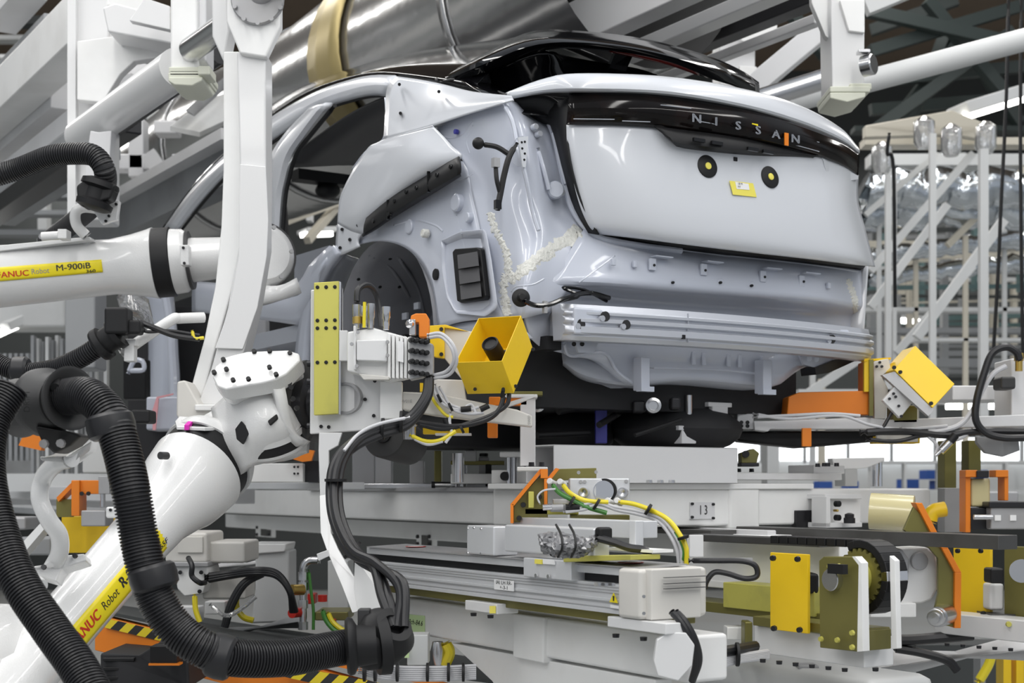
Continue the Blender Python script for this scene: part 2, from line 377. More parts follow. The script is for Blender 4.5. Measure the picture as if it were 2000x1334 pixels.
# black clip strip above the arch
st = MB().loft([s_([(718, 420, -.01), (760, 378, -.01), (820, 348, -.01), (897, 306, -.01)]), s_([(712, 440, -.035), (768, 394, -.035), (830, 360, -.035), (899, 318, -.035)]), s_([(710, 455, -.03), (735, 440, -.03), (790, 400, -.03), (840, 372, -.03), (900, 338, -.03)]), s_([(708, 462, .0), (733, 448, .0), (762, 428, .0), (840, 380, .0), (900, 343, .0)])], 30, 3)
strip = B(st, 'garnish_rail', 'black', sol=.006)
for a, b in ((731, 432), (761, 419), (772, 393), (795, 375), (815, 367), (855, 342), (882, 326)): disc(S(a, b, -.036), -V, .0085, .008, 'clip', 'gloss', strip, 10)
for a, b in ((758, 410), (837, 355)): MB().cb(S(a, b, -.034), U*.008, V*.01, W*.075).build('rib', 'gloss', strip)
# (panels for surface details)
# wheelhouse
rows = []
for v_, k in ((.04, 1.0), (.12, .98), (.3, .97), (.46, .93), (.5, .7)):
    row = []
    for i in range(25):
        a = PI*1.12*i/24-.3; uc, wc, r = 1.10, .565, .41*k
        row.append(C(uc+r*math.cos(a)*1.02, v_, wc+r*math.sin(a)))
    rows.append(row)
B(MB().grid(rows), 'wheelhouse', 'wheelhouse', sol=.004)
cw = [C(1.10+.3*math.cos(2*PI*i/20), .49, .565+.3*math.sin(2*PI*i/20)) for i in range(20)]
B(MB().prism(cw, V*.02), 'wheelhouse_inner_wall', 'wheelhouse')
for a, b, y in ((700, 560, 6.2), (735, 520, 6.2), (808, 590, 5.7), (785, 610, 5.8)): B(MB().boxU(a, a+9, b, b+13, y, .01), 'tab', 'under')
# dog-leg, sill and rear door jamb
B(MB().loft([s_([(658, 480, .0), (630, 500, .0), (606, 560, .0), (592, 620, .0), (582, 690, .0), (580, 760, .0)]), s_([(668, 495, .0), (642, 530, .0), (622, 570, .0), (610, 620, .0), (603, 690, .0), (600, 760, .0)])], 24, 3), 'dog_leg', 'inner', sol=.03)
B(MB().loft([s_([(668, 495, .01), (642, 530, .01), (622, 570, .01), (610, 620, .01), (603, 690, .01), (600, 760, .01)]), s_([(700, 505, .25), (680, 540, .25), (665, 580, .25), (655, 620, .25), (648, 690, .25), (645, 760, .25)])], 24, 3), 'arch_inner_skin', 'under', sol=.005)
sill = [s_([(380, 552, .02), (470, 560, .02), (545, 572, .02), (585, 560, .02), (610, 520, .02), (650, 482, .02)]), s_([(380, 575, -.01), (470, 585, -.01), (545, 596, -.01), (590, 590, -.01), (605, 570, -.01), (640, 520, -.01)]), s_([(380, 608, .0), (470, 618, .0), (545, 628, .0), (588, 634, .0), (592, 625, .0), (606, 570, .0)])]
B(MB().loft(sill, 24, 4), 'rocker_panel', 'inner', sol=.03)
B(MB().boxU(400, 590, 632, 664, 6.15, .3), 'sill_underside', 'under')
# rear door opening: jamb parts seen through the opening
B(MB().prism([S(575, 500, .3), S(640, 480, .3), S(650, 500, .3), S(600, 560, .3), S(575, 560, .3)], V*.05), 'inner_sill', 'under')
# roof side rail and pillars
top = [(322, 448), (372, 378), (425, 320), (480, 272), (540, 226), (620, 182), (690, 158), (735, 150), (776, 151)]
bot = [(350, 448), (392, 395), (440, 342), (495, 300), (560, 255), (625, 214), (690, 192), (730, 184), (757, 186)]
B(MB().loft([s_([(a, b, .13-.0*(a > 600)) for a, b in top]), s_([((a+c)/2, (b+d)/2, .10) for (a, b), (c, d) in zip(top, bot)]), s_([(a, b, .12) for a, b in bot])], 40, 3), 'roof_side_rail', 'body', sol=.02)
B(MB().tube(smooth_pts(s_([(a+3, b+3, .125) for a, b in bot]), 6), .008, 8), 'door_seal', 'black')
B(MB().tube(smooth_pts(s_([(a-2, b-3, .15) for a, b in top]), 6), .009, 8), 'roof_moulding', 'gloss')
bp = [[(608, 212), (560, 262), (530, 310), (519, 370), (514, 450), (512, 560)], [(630, 205), (590, 258), (562, 300), (548, 350), (540, 400), (534, 450)], [(650, 204), (606, 258), (575, 300), (560, 350), (552, 400), (545, 450)]]
bp[1][-1] = (532, 560); bp[2][-1] = (540, 560)
B(MB().loft([s_([(a, b, v) for a, b in l]) for l, v in zip(bp, (.06, .03, .08))], 24, 3), 'centre_pillar', 'body', sol=.02)
B(MB().tube(smooth_pts(s_([(a+4, b+2, .06) for a, b in bp[2]]), 6), .010, 8), 'pillar_seal', 'black')
B(MB().loft([s_([(752, 190, .05), (754, 230, .04), (748, 272, .02), (715, 295, .02), (688, 330, .02)]), s_([(758, 190, .10), (762, 230, .1), (756, 275, .1), (722, 300, .1), (696, 335, .1)])], 16, 2), 'door_jamb', 'inner', sol=.006)
# seat belt on the near centre pillar, mirror cluster
B(MB().tube(smooth_pts(s_([(546, 345, .25), (550, 380, .25), (556, 420, .25), (558, 470, .25)]), 4), .016, 8), 'seat_belt', 'dgrey')
B(MB().ball(S(545, 372, .24), .04, 1, 1, 1.2), 'belt_anchor', 'black')
# roof skin
near = [(505, 246), (560, 205), (620, 172), (690, 150), (735, 143), (780, 146), (870, 160), (925, 172)]
crown = [(488, 250), (540, 207), (600, 172), (680, 142), (770, 115), (860, 97), (950, 82), (1035, 70)]
rf = [s_([(a, b, .15) for a, b in near]), s_([(a*.6+c*.4, b*.55+d*.45, .28) for (a, b), (c, d) in zip(near, crown)]), s_([(a, b, .75) for a, b in crown])]
rf.append([p+V*.45-W*.05 for p in rf[2]]); rf.append([p+V*.8-W*.2 for p in rf[2]])
B(MB().loft(rf, 40, 5), 'roof', 'gloss', sol=.006)
# spoiler seam side piece
B(MB().loft([s_([(852, 98, .74), (846, 112, .55), (843, 132, .3), (850, 157, .14)]), s_([(860, 97, .73), (852, 112, .54), (849, 132, .29), (856, 158, .13)])], 12, 2), 'roof_seam', 'black', sol=.004)
# spoiler: upper blade
sp1 = [r_([(872, 150, .85), (940, 112, .7), (1035, 66, .62), (1130, 64, .58), (1260, 80, .52), (1380, 112, .48), (1445, 140, .44), (1480, 163, .42)]),
       r_([(870, 155, .83), (940, 122, .55), (1035, 86, .38), (1130, 80, .30), (1260, 96, .28), (1380, 128, .30), (1445, 152, .36), (1480, 170, .42)]),
       r_([(880, 160, .80), (960, 138, .55), (1050, 98, .40), (1130, 92, .32), (1260, 110, .30), (1380, 150, .32), (1445, 172, .36), (1480, 184, .42)])]
B(MB().loft(sp1, 40, 4), 'spoiler_blade', 'gloss', sol=.015)
sp2 = [r_([(880, 158, .82), (960, 132, .6), (1055, 99, .45), (1110, 112, .5), (1180, 124, .5), (1250, 136, .5), (1320, 158, .48), (1420, 172, .44)]),
       r_([(900, 166, .80), (970, 156, .62), (1060, 130, .48), (1120, 132, .5), (1190, 140, .5), (1260, 150, .5), (1330, 166, .48), (1425, 180, .44)]),
       r_([(925, 174, .78), (985, 176, .62), (1070, 160, .5), (1130, 156, .5), (1200, 156, .5), (1270, 166, .5), (1340, 184, .48), (1430, 198, .44)])]
B(MB().loft(sp2, 40, 4), 'spoiler_lower_lip', 'gloss', sol=.015)
B(MB().prism([R(1205, 95, .4), R(1240, 100, .4), R(1222, 140, .45), R(1190, 132, .45)], U*.02), 'spoiler_strut', 'gloss')
B(MB().loft([r_([(1190, 93, .29), (1300, 112, .28), (1365, 134, .3)]), r_([(1190, 101, .30), (1300, 126, .29), (1365, 148, .31)])], 16, 2), 'high_stop_lamp', 'redlens', sol=.006)
B(MB().prism(r_([(866, 152, .86), (950, 114, .68), (1040, 76, .54), (1060, 100, .44), (1004, 150, .6), (940, 176, .75)]), U*.02), 'spoiler_cheek', 'gloss')
# backlight glass, hidden under the spoiler but seen through the slots from elsewhere
B(MB().loft([[C(.62, .12, 1.50), C(.72, .85, 1.56), C(.62, 1.58, 1.50)], [C(.2, .08, 1.28), C(.06, .85, 1.31), C(.2, 1.62, 1.28)]], 16, 3), 'backlight_glass', 'gloss', sol=.006)
# tailgate
def hu(x): t = (x-1400)/310; return -.13+.13*t*t*t*t+.02*abs(t)
T0 = [(985, 186, .30), (1000, 180, .25), (1060, 160, .16), (1130, 149, .08), (1300, 155, .02), (1450, 178, .0), (1560, 208, .02), (1640, 250, .06), (1676, 290, .12)]
T1 = [(990, 182, .24), (1003, 177, .2), (1062, 156, .1), (1130, 146, .0), (1300, 152, -.08), (1450, 176, -.1), (1560, 208, -.06), (1640, 252, .0), (1677, 292, .08)]
T2 = [(992, 188, .23), (1004, 186, .19), (1065, 175, .08), (1130, 172, -.02), (1300, 178, -.12), (1450, 203, -.14), (1560, 234, -.1), (1640, 268, -.03), (1678, 296, .06)]
T3 = [(994, 194, .24), (1005, 191, .2), (1065, 181, .11), (1130, 180, .02), (1300, 187, -.08), (1450, 213, -.10), (1560, 244, -.06), (1640, 276, .0), (1678, 302, .08)]
B(MB().loft([r_(T0), r_(T1), r_(T2), r_(T3)], 50, 4), 'tailgate_ledge', 'body', sol=.006)
# black gap cover between ledge and body
B(MB().loft([r_([(972, 178, .3), (1000, 200, .24), (1025, 225, .24), (1060, 240, .25)]), r_([(1010, 192, .24), (1060, 185, .16), (1095, 205, .12), (1100, 250, .12)])], 14, 3), 'hinge_gap', 'black', sol=.006)
B(MB().loft([r_([(1060, 215, .2), (1080, 255, .16), (1100, 330, .12), (1120, 400, .1), (1150, 455, .08)]), r_([(1112, 190, .06), (1108, 250, .05), (1115, 320, .04), (1138, 400, .04), (1170, 458, .04)])], 16, 2), 'tailgate_seal', 'black', sol=.006)
lt = [(1112, 180), (1200, 180), (1300, 187), (1450, 212), (1560, 243), (1640, 275), (1678, 301)]
lb = [(1106, 243), (1200, 243), (1300, 251), (1450, 272), (1560, 294), (1640, 320), (1675, 343)]
lu = [.04, -.04, -.09, -.12, -.1, -.03, .07]
lb_ = B(MB().loft([[R(a, b, u) for (a, b), u in zip(lt, lu)], [R((a+c)/2, (b+d)/2, u-.03) for (a, b), (c, d), u in zip(lt, lb, lu)], [R(c, d, u) for (c, d), u in zip(lb, lu)]], 50, 4), 'tail_light_bar', 'lamp', sol=.006)
# chrome letters of the light bar
for ch, a, b in (('N', 1361, 232), ('I', 1399, 238), ('S', 1442, 246), ('S', 1481, 255), ('A', 1516, 263), ('N', 1554, 272)):
    p = R(a, b, -.163+.0004*(abs(a-1440))*.5)
    text(lb_, ch, p, V+W*0, W, .041, 'chrome', bold=.0012, sx=1.4, name='chrome_letter')
for a, b, w_, m in ((1474, 245, .028, 'sticker'), (1536, 272, .018, 'orange')): MB().cb(R(a, b, -.150), V*w_, U*.004, W*(.012 if m == 'sticker' else .045)).build('tape', m, lb_)
for a, b, c, d in ((1290, 205, 1350, 212), (1360, 236, 1440, 250), (1450, 250, 1560, 272), (1555, 268, 1600, 278), (1530, 277, 1600, 296), (1120, 232, 1200, 233), (1215, 236, 1270, 238)):
    MB().beam(R(a, b, -.148+.0002*abs(a-1400)), R(c, d, -.148+.0002*abs(c-1400)), .002, .0025).build('bright_trim_line', 'chrome', lb_)
MB().loft([r_([(1113, 181, .035), (1108, 242, .035)]), r_([(1117, 181, .03), (1112, 242, .03)])], 3, 2).build('lamp_edge', 'steel', lb_, sol=.004)
# lower recess trim
B(MB().loft([r_([(1278, 247, -.09), (1300, 250, -.1), (1450, 271, -.125), (1600, 306, -.08)]), r_([(1300, 266, -.10), (1330, 280, -.12), (1460, 293, -.14), (1590, 306, -.085)]), r_([(1312, 275, -.07), (1335, 289, -.08), (1470, 304, -.09), (1588, 308, -.07)])], 24, 3), 'plate_lamp_trim', 'black', sol=.005)
for a in (1365, 1400, 1470, 1500): B(MB().cb(R(a, 268+(a-1330)*.17, -.145), V*.05, U*.01, W*.012), 'lamp_slot', 'gloss')
# tailgate lower skin
def row(l): return r_([(a, b, u) for a, b, u in l])
H = [row([(1106, 243, .05), (1200, 244, -.03), (1300, 250, -.08), (1450, 270, -.11), (1560, 292, -.09), (1640, 318, -.02), (1676, 342, .08)]),
     row([(1108, 285, .05), (1200, 288, -.035), (1300, 295, -.075), (1450, 311, -.095), (1560, 330, -.082), (1640, 345, -.02), (1675, 362, .08)]),
     row([(1118, 345, .05), (1208, 349, -.04), (1302, 354, -.085), (1450, 367, -.11), (1562, 381, -.10), (1640, 390, -.05), (1676, 398, .06)]),
     row([(1132, 400, .05), (1218, 405, -.04), (1310, 413, -.092), (1452, 427, -.122), (1572, 440, -.112), (1655, 450, -.06), (1690, 452, .06)]),
     row([(1150, 440, .05), (1230, 446, -.035), (1320, 457, -.088), (1456, 472, -.12), (1580, 487, -.112), (1670, 500, -.06), (1704, 505, .05)]),
     row([(1168, 456, .07), (1240, 464, -.015), (1330, 476, -.07), (1460, 492, -.10), (1582, 506, -.094), (1670, 517, -.04), (1708, 521, .06)])]
hp = B(MB().loft(H, 50, 5), 'tailgate_skin', 'body', sol=.006)
B(MB().prism(r_([(1607, 308, -.068), (1676, 343, .05), (1676, 350, .05), (1628, 358, -.03), (1620, 364, -.035)]), U*.01), 'lamp_side_skin', 'body')
B(MB().loft([row([(1175, 457, .1), (1330, 478, .0), (1460, 494, -.01), (1600, 509, .0), (1690, 519, .08)]), row([(1185, 475, .2), (1330, 496, .14), (1460, 510, .14), (1600, 524, .14), (1680, 532, .18)])], 24, 2), 'tailgate_underside', 'black', sol=.005)
# suction plugs, label, sensor
B(MB().cb(R(1436, 311, -.098), V*.016, U*.006, W*.014), 'latch_square', 'black')
lab = B(MB().prism(r_([(1425, 353, -.116), (1471, 358, -.116), (1478, 385, -.121), (1432, 380, -.121)]), U*.002), 'yellow_label', 'stickert')
MB().prism(r_([(1436, 355, -.1175), (1462, 359, -.1175), (1464, 371, -.120), (1439, 369, -.120)]), U*.001).build('printed_slip', 'paper', lab)
text(lab, 'LB M', R(1446, 359, -.1195), V, W, .010); text(lab, 'MT', R(1444, 365, -.1205), V, W, .010)
# lower tail panel: folded section from flange to undercut
E0 = row([(1140, 448, .10), (1190, 470, .08), (1300, 490, .06), (1450, 502, .06), (1600, 518, .06), (1680, 528, .12)])
E1 = row([(1125, 470, .08), (1190, 488, .05), (1300, 505, .03), (1450, 518, .03), (1600, 534, .03), (1683, 545, .12)])
E2 = row([(1095, 520, .06), (1180, 530, .03), (1300, 540, .01), (1450, 552, .01), (1600, 566, .01), (1686, 580, .12)])
E3 = row([(1075, 555, .05), (1180, 556, .03), (1300, 566, .02), (1450, 577, .02), (1600, 590, .02), (1686, 600, .12)])
E4 = row([(1070, 575, .12), (1180, 575, .14), (1300, 585, .14), (1450, 596, .14), (1600, 607, .14), (1686, 618, .18)])
E5 = row([(1068, 612, .12), (1180, 615, .16), (1300, 620, .16), (1450, 630, .16), (1600, 640, .16), (1686, 650, .18)])
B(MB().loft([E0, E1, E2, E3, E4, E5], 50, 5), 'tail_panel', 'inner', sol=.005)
for a, b in ((1286, 503), (1386, 513), (1502, 526), (1578, 535)):
    br = B(MB().ob(R(a-16, b, .02), V*.075, -U*.035, W*.004), 'bumper_clip_bracket', 'inner')
    MB().ob(R(a-16, b+24, .0), V*.028, U*.012, W*.042).build('bracket_leg', 'inner', br, bev=.003)
    MB().cyl(R(a-8, b+15, -.003), R(a-8, b+15, .01), .005, n=10).build('bracket_hole', 'black', br)
for a, b in ((1314, 552), (1407, 552), (1468, 558)): disc(R(a, b, .01), -U, .015, .006, 'boss', 'inner'); disc(R(a, b, .0), -U, .005, .006, 'boss_hole', 'black', n=10)
for a, b in ((1528, 570), (1547, 572), (1565, 575), (1198, 512), (1240, 516), (1618, 558)): B(MB().cb(R(a, b, .01), V*.016, U*.014, W*.024), 'pressed_square', 'inner', bev=.003)
# bumper beam, corrugated extrusion
prof = [(.0, .0), (-.006, -.02), (-.024, -.026), (-.024, -.032), (-.012, -.036), (-.012, -.042), (-.028, -.05), (-.028, -.058), (-.014, -.064), (-.014, -.07), (-.028, -.076), (-.028, -.094), (-.014, -.1), (-.014, -.106), (-.006, -.118), (.04, -.118)]
rows = []
for i in range(25):
    t = i/24; v_ = .13+1.45*t; u_ = -.06+.07*(2*t-1)**2-.02
    rows.append([C(u_+.05, v_, .607)]+[C(u_+a, v_, .607+b) for a, b in prof])
bb = B(MB().grid(rows), 'bumper_beam', 'alub', sol=.004)
MB().prism([rows[0][0]]+rows[0][1:], V*.008).build('beam_end', 'alub', bb)
for a, b, r in ((1135, 633, .017), (1183, 618, .017), (1224, 634, .016), (1626, 662, .016)):
    v_ = (R(a, b, -.05)-O).dot(V); t_ = (v_-.13)/1.45; uf = -.08+.07*(2*t_-1)**2-.0285
    MB().lathe(R(a, b, uf), -U, [(-.01, r), (.001, r)], 20).build('beam_opening', 'lead', bb)
    MB().lathe(R(a-6, b+4, uf), -U, [(-.01, r*.6), (.0015, r*.6)], 20).build('beam_opening', 'under', bb)
MB().cb(C(-.093, .61, .548), V*.003, U*.006, W*.10).build('beam_joint', 'under', bb)
MB().cb(C(-.098, .585, .515), V*.012, U*.01, W*.014).build('beam_slot', 'black', bb)
for v_ in (.22, 1.38): B(MB().cb(C(.03, v_, .55), U*.16, V*.12, W*.09), 'beam_bracket', 'inner', bev=.008)
# lower floor panel behind / below beam
G0 = row([(1095, 640, .12), (1200, 655, .1), (1350, 664, .1), (1500, 675, .1), (1620, 690, .12)])
G1 = row([(1100, 690, .13), (1180, 685, .1), (1350, 690, .1), (1500, 700, .1), (1600, 705, .12)])
G2 = row([(1150, 700, .16), (1200, 712, .12), (1350, 715, .12), (1500, 725, .12), (1560, 722, .14)])
G3 = row([(1185, 735, .2), (1230, 750, .14), (1350, 742, .13), (1500, 754, .13), (1535, 740, .15)])
B(MB().loft([G0, G1, G2, G3], 40, 4), 'floor_end_panel', 'inner', sol=.006)
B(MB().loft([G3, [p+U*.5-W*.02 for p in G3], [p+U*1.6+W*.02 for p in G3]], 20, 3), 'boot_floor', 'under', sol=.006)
for a in (1355, 1375, 1423, 1445, 1487): B(MB().cb(R(a, 700+(a-1355)*.06, .095), V*.018, U*.01, W*.05), 'pressed_square', 'inner', bev=.004)
B(MB().tube(smooth_pts(row([(1100, 668, .08), (1115, 695, .1), (1180, 690, .1), (1205, 725, .1), (1240, 752, .1)]), 6), .006, 8), 'panel_edge', 'inner')
B(MB().tube(smooth_pts(row([(1250, 718, .09), (1400, 722, .09), (1500, 732, .09)]), 6), .004, 8), 'panel_crease', 'inner')
for a, b, c in ((1253, 697, 762), (1491, 702, 768)): B(MB().boxV(a, a+17, b, c, R(a, b, .04).y, .05), 'tie_down_bracket', 'inner', bev=.004); B(MB().boxV(a, a+25, c-8, c+2, R(a, c, .03).y, .03), 'tie_down_foot', 'inner')
B(MB().loft([row([(1500, 690, .1), (1540, 690, .1), (1600, 700, .1), (1625, 690, .08)]), row([(1500, 755, .1), (1530, 745, .1), (1555, 715, .1), (1600, 720, .08)])], 12, 3), 'crash_bracket', 'inner', sol=.006)
cbk = B(MB().prism(row([(1560, 690, .05), (1628, 695, .05), (1622, 712, .05), (1608, 722, .05), (1570, 712, .05)]), U*.01), 'tow_plate', 'inner')
for a, b in ((1580, 700), (1594, 701)): MB().cyl(R(a, b, .045), R(a, b, .05), .012, n=12).build('bolt', 'alub', cbk)
B(MB().prism(row([(1592, 718, .04), (1632, 702, .04), (1672, 698, .04), (1668, 706, .04), (1620, 728, .04), (1594, 732, .04)]), U*.08), 'side_bracket', 'steelb')
tp = B(MB().prism(row([(1118, 655, .04), (1172, 660, .04), (1160, 690, .04), (1130, 688, .04)]), U*.01), 'tow_plate', 'inner')
for a, b in ((1121, 672), (1137, 672)): MB().cyl(R(a, b, .035), R(a, b, .045), .008, n=10).build('bolt', 'black', tp)
# rounded well / silencer shaped pressing
B(MB().loft([row([(1095, 660, .2), (1140, 680, .19), (1190, 700, .17), (1250, 712, .16)]), row([(1098, 695, .17), (1130, 715, .15), (1185, 732, .15), (1250, 740, .16)]), row([(1100, 712, .2), (1135, 738, .19), (1190, 751, .18), (1250, 757, .18)]), row([(1100, 712, .5), (1135, 740, .5), (1190, 753, .5), (1250, 760, .5)])], 20, 4), 'spare_well', 'under', sol=.005)
# corner lower: gray panel left of beam, fender liner, dark box added for underbody shade
B(MB().loft([s_([(858, 640, .03), (905, 630, .03), (985, 622, .03), (1003, 622, .04)]), s_([(880, 665, .05), (930, 668, .05), (1000, 668, .05), (1040, 660, .05)])], 12, 2), 'lower_side_edge', 'inner', sol=.005)
B(MB().loft([row([(1020, 600, .05), (1060, 600, .08), (1085, 605, .1)]), row([(1035, 660, .08), (1060, 680, .1), (1100, 690, .12)])], 10, 2), 'corner_closing_panel', 'inner', sol=.005)
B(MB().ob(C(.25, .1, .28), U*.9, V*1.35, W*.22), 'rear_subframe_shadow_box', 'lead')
B(MB().cb(R(1066, 672, .1), V*.06, U*.1, W*.045), 'harness_box', 'black')
# far side shell and floor so the body is closed from other sides
B(MB().loft([[C(.1, 1.66, .5), C(1.2, 1.72, .5), C(2.4, 1.72, .5), C(3.3, 1.7, .5)], [C(.1, 1.7, .95), C(1.2, 1.76, .95), C(2.4, 1.76, .92), C(3.3, 1.72, .9)]], 20, 3), 'far_side_panel', 'body', sol=.01)
B(MB().ob(C(.5, .15, .47), U*2.9, V*1.5, W*.03), 'floor_pan', 'under')
for a, b in (((.9, 1.66, .95), (1.25, 1.5, 1.55)), ((2.2, 1.7, .95), (2.0, 1.5, 1.58)), ((3.3, 1.66, .95), (2.7, 1.5, 1.5))):
    B(MB().beam(C(*a), C(*b), .06, .1), 'far_pillar', 'under')
B(MB().loft([[C(.75, .15, 1.54), C(1.5, .15, 1.60), C(2.4, .15, 1.52)], [C(.75, .8, 1.61), C(1.5, .8, 1.66), C(2.4, .8, 1.6)], [C(.75, 1.5, 1.54), C(1.5, 1.5, 1.60), C(2.4, 1.5, 1.5)]], 20, 4), 'headliner', 'dgrey', sol=.01)
B(MB().ob(C(.62, .15, .75), U*.05, V*1.4, W*.35), 'parcel_bulkhead', 'lead')
B(MB().ob(C(1.2, .2, .5), U*.8, V*1.3, W*.12), 'rear_seat_base', 'lead')
mb = MB(); mb.cb(S(640, 350, .9), U*.1, V*.4, W*.06); mb.ball(S(640, 372, .9), .06, 1.2, 1, .8); B(mb, 'mirror_sensor_cluster', 'black')
# harnesses hanging from the lamp pocket
hn = B(MB().tube(smooth_pts(r_([(942, 282, .12), (970, 287, .08), (992, 300, .06)]), 6), .0085, 8), 'lamp_harness', 'black')
MB().ball(R(934, 280, .12), .020).build('harness_ball', 'black', hn)
MB().tube(smooth_pts(r_([(1010, 280, .06), (995, 305, .05), (985, 340, .05), (978, 375, .05), (971, 410, .05)]), 6), [.006+.004*(i > 2) for i in range(25)], 8).build('harness_leg', 'black', hn)
MB().tube(smooth_pts(r_([(968, 322, .06), (970, 350, .05), (976, 375, .05)]), 5), .0075, 8).build('harness_leg', 'black', hn)
MB().cb(R(968, 318, .055), V*.022, U*.02, W*.03).build('connector', 'grey', hn)
MB().cb(R(972, 400, .045), V*.022, U*.014, W*.03).build('connector', 'gloss', hn)
g2 = B(MB().lathe(R(1017, 582, .0), -U-V*.4, [(0, .03), (.006, .03), (.012, .015), (.03, .010)], 24), 'harness_grommet', 'black')
MB().tube(smooth_pts(r_([(1022, 586, -.03), (1045, 596, -.04), (1075, 594, -.04), (1110, 580, -.03), (1150, 572, .0), (1190, 582, .02)]), 6), .0085, 8).build('harness_tube', 'gloss', g2)
MB().tube(smooth_pts(r_([(1085, 590, -.02), (1130, 578, -.02), (1100, 562, .0), (1140, 566, .0), (1185, 588, .03)]), 6), .006, 8).build('harness_tube', 'gloss', g2)
MB().cb(R(1064, 600, -.04), V*.012, U*.014, W*.04).build('harness_strap', 'grey', g2)
# front end of the shell seen beyond the hanger
B(MB().loft([s_([(262, 575, .15), (265, 700, .15), (262, 840, .15)]), s_([(330, 570, .1), (340, 700, .1), (330, 830, .1)])], 12, 2), 'front_hinge_pillar', 'inner', sol=.05)
for l in ([(322, 560), (335, 640), (340, 720), (350, 790), (420, 800)],): B(MB().tube(smooth_pts(s_([(a, b, .08) for a, b in l]), 6), .03, 10), 'door_frame_lip', 'inner')
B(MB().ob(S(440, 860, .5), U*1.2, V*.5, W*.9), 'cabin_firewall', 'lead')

# ---- details laid on the finished panels by ray casting
from mathutils.bvhtree import BVHTree
_v = []; _f = []
for o in list(bpy.data.objects):
    if o.parent == car and o.type == 'MESH' and o.name.split('.')[0] in ('corner_panel', 'inner_side_panel', 'tail_panel', 'tailgate_skin', 'wheelhouse', 'vent_pocket', 'corner_closing_panel'):
        n0 = len(_v); _v += [v.co+ORG[car] for v in o.data.vertices]; _f += [tuple(i+n0 for i in p.vertices) for p in o.data.polygons]
bvh = BVHTree.FromPolygons(_v, _f)
def ON(px, py, off=.004):
    d = ray(px, py).normalized(); h = bvh.ray_cast(CAM, d)
    if h[0] is None: return None
    n = h[1] if h[1].dot(d) < 0 else -h[1]
    return h[0]+n*off, n
def smear(l, wd, sd=1):
    random.seed(sd); n = 60; q_ = [V3((a, b, 0)) for a, b in l]; pts = resample(smooth_pts(q_, 6), n); rows = [[], [], [], [], []]; wa = 1; wb = 1
    for i, p in enumerate(pts):
        d = (pts[min(i+1, n-1)]-pts[max(i-1, 0)]).normalized(); s_n = V3((-d.y, d.x, 0))
        if i % 2 == 0: wa = random.uniform(.55, 1.25); wb = random.uniform(.55, 1.25)
        for k, t in enumerate((-1, -.5, 0, .5, 1)):
            ww = wa if t < 0 else wb
            if i in (0, n-1): ww *= .5
            c = p+s_n*(wd*t*ww); h = ON(c.x, c.y, .0035+(.002 if abs(t) < 1 else -.002))
            rows[k].append(h[0] if h else (rows[k][-1] if rows[k] else R(c.x, c.y, .05)))
    B(MB().grid(rows), 'sealant_smear', 'sealant')
smear([(958, 415), (966, 445), (982, 475), (992, 505), (994, 540)], 9, 1)
smear([(990, 535), (984, 560), (988, 590), (992, 618)], 10, 2)
smear([(995, 548), (1020, 532), (1048, 508), (1080, 485), (1108, 468), (1132, 448)], 15, 3)
smear([(1655, 545), (1668, 585), (1670, 612)], 7, 4)
for a, b in ((1380, 326), (1502, 347)):
    p, n = ON(a, b, .0)
    d = B(MB().lathe(p, n, [(-.004, .041), (.007, .041), (.009, .037)], 32), 'round_black_plug', 'black')
    MB().lathe(p+n*.009, n, [(0, .0125), (.003, .0125), (.004, .010)], 20).build('yellow_centre', 'stickert', d)
for pts in ([(1310, 318), (1330, 316), (1440, 328), (1460, 340), (1470, 352)], [(1318, 318), (1312, 326), (1316, 334)]):
    pass
for l, r in (([(893, 420), (905, 470), (912, 500)], .004), ([(860, 345), (900, 352), (925, 340)], .005), ([(770, 440), (810, 430), (850, 440), (866, 452)], .006), ([(850, 260), (880, 270), (905, 262), (925, 238)], .005), ([(925, 245), (912, 275), (918, 300)], .005), ([(1000, 570), (1010, 560), (1040, 556), (1062, 545)], .005), ([(1150, 458), (1230, 478), (1330, 492), (1450, 503), (1600, 520), (1675, 530)], .006), ([(1200, 500), (1160, 530), (1130, 552)], .005)):
    pp_ = [ON(p.x, p.y, -.001) for p in resample(smooth_pts([V3((a, b, 0)) for a, b in l], 6), 20)]
    pp_ = [p[0] for p in pp_ if p]
    if len(pp_) > 3: B(MB().tube(smooth_pts(pp_, 2), r, 8), 'pressed_crease', 'inner')
for a, b in ((700, 545), (762, 505), (780, 560), (742, 560)):
    h = ON(a, b, .001)
    if h: disc(h[0], h[1], .008, .002, 'hole', 'black', n=12)
for l in ([(690, 500), (700, 560), (690, 620)], [(775, 500), (815, 560), (830, 620)], [(720, 498), (760, 520), (800, 580)]):
    pp_ = [ON(a, b, -.002) for a, b in l]; pp_ = [p[0] for p in pp_ if p]
    if len(pp_) > 2: B(MB().tube(smooth_pts(pp_, 5), .007, 8), 'wheelhouse_rib', 'wheelhouse')
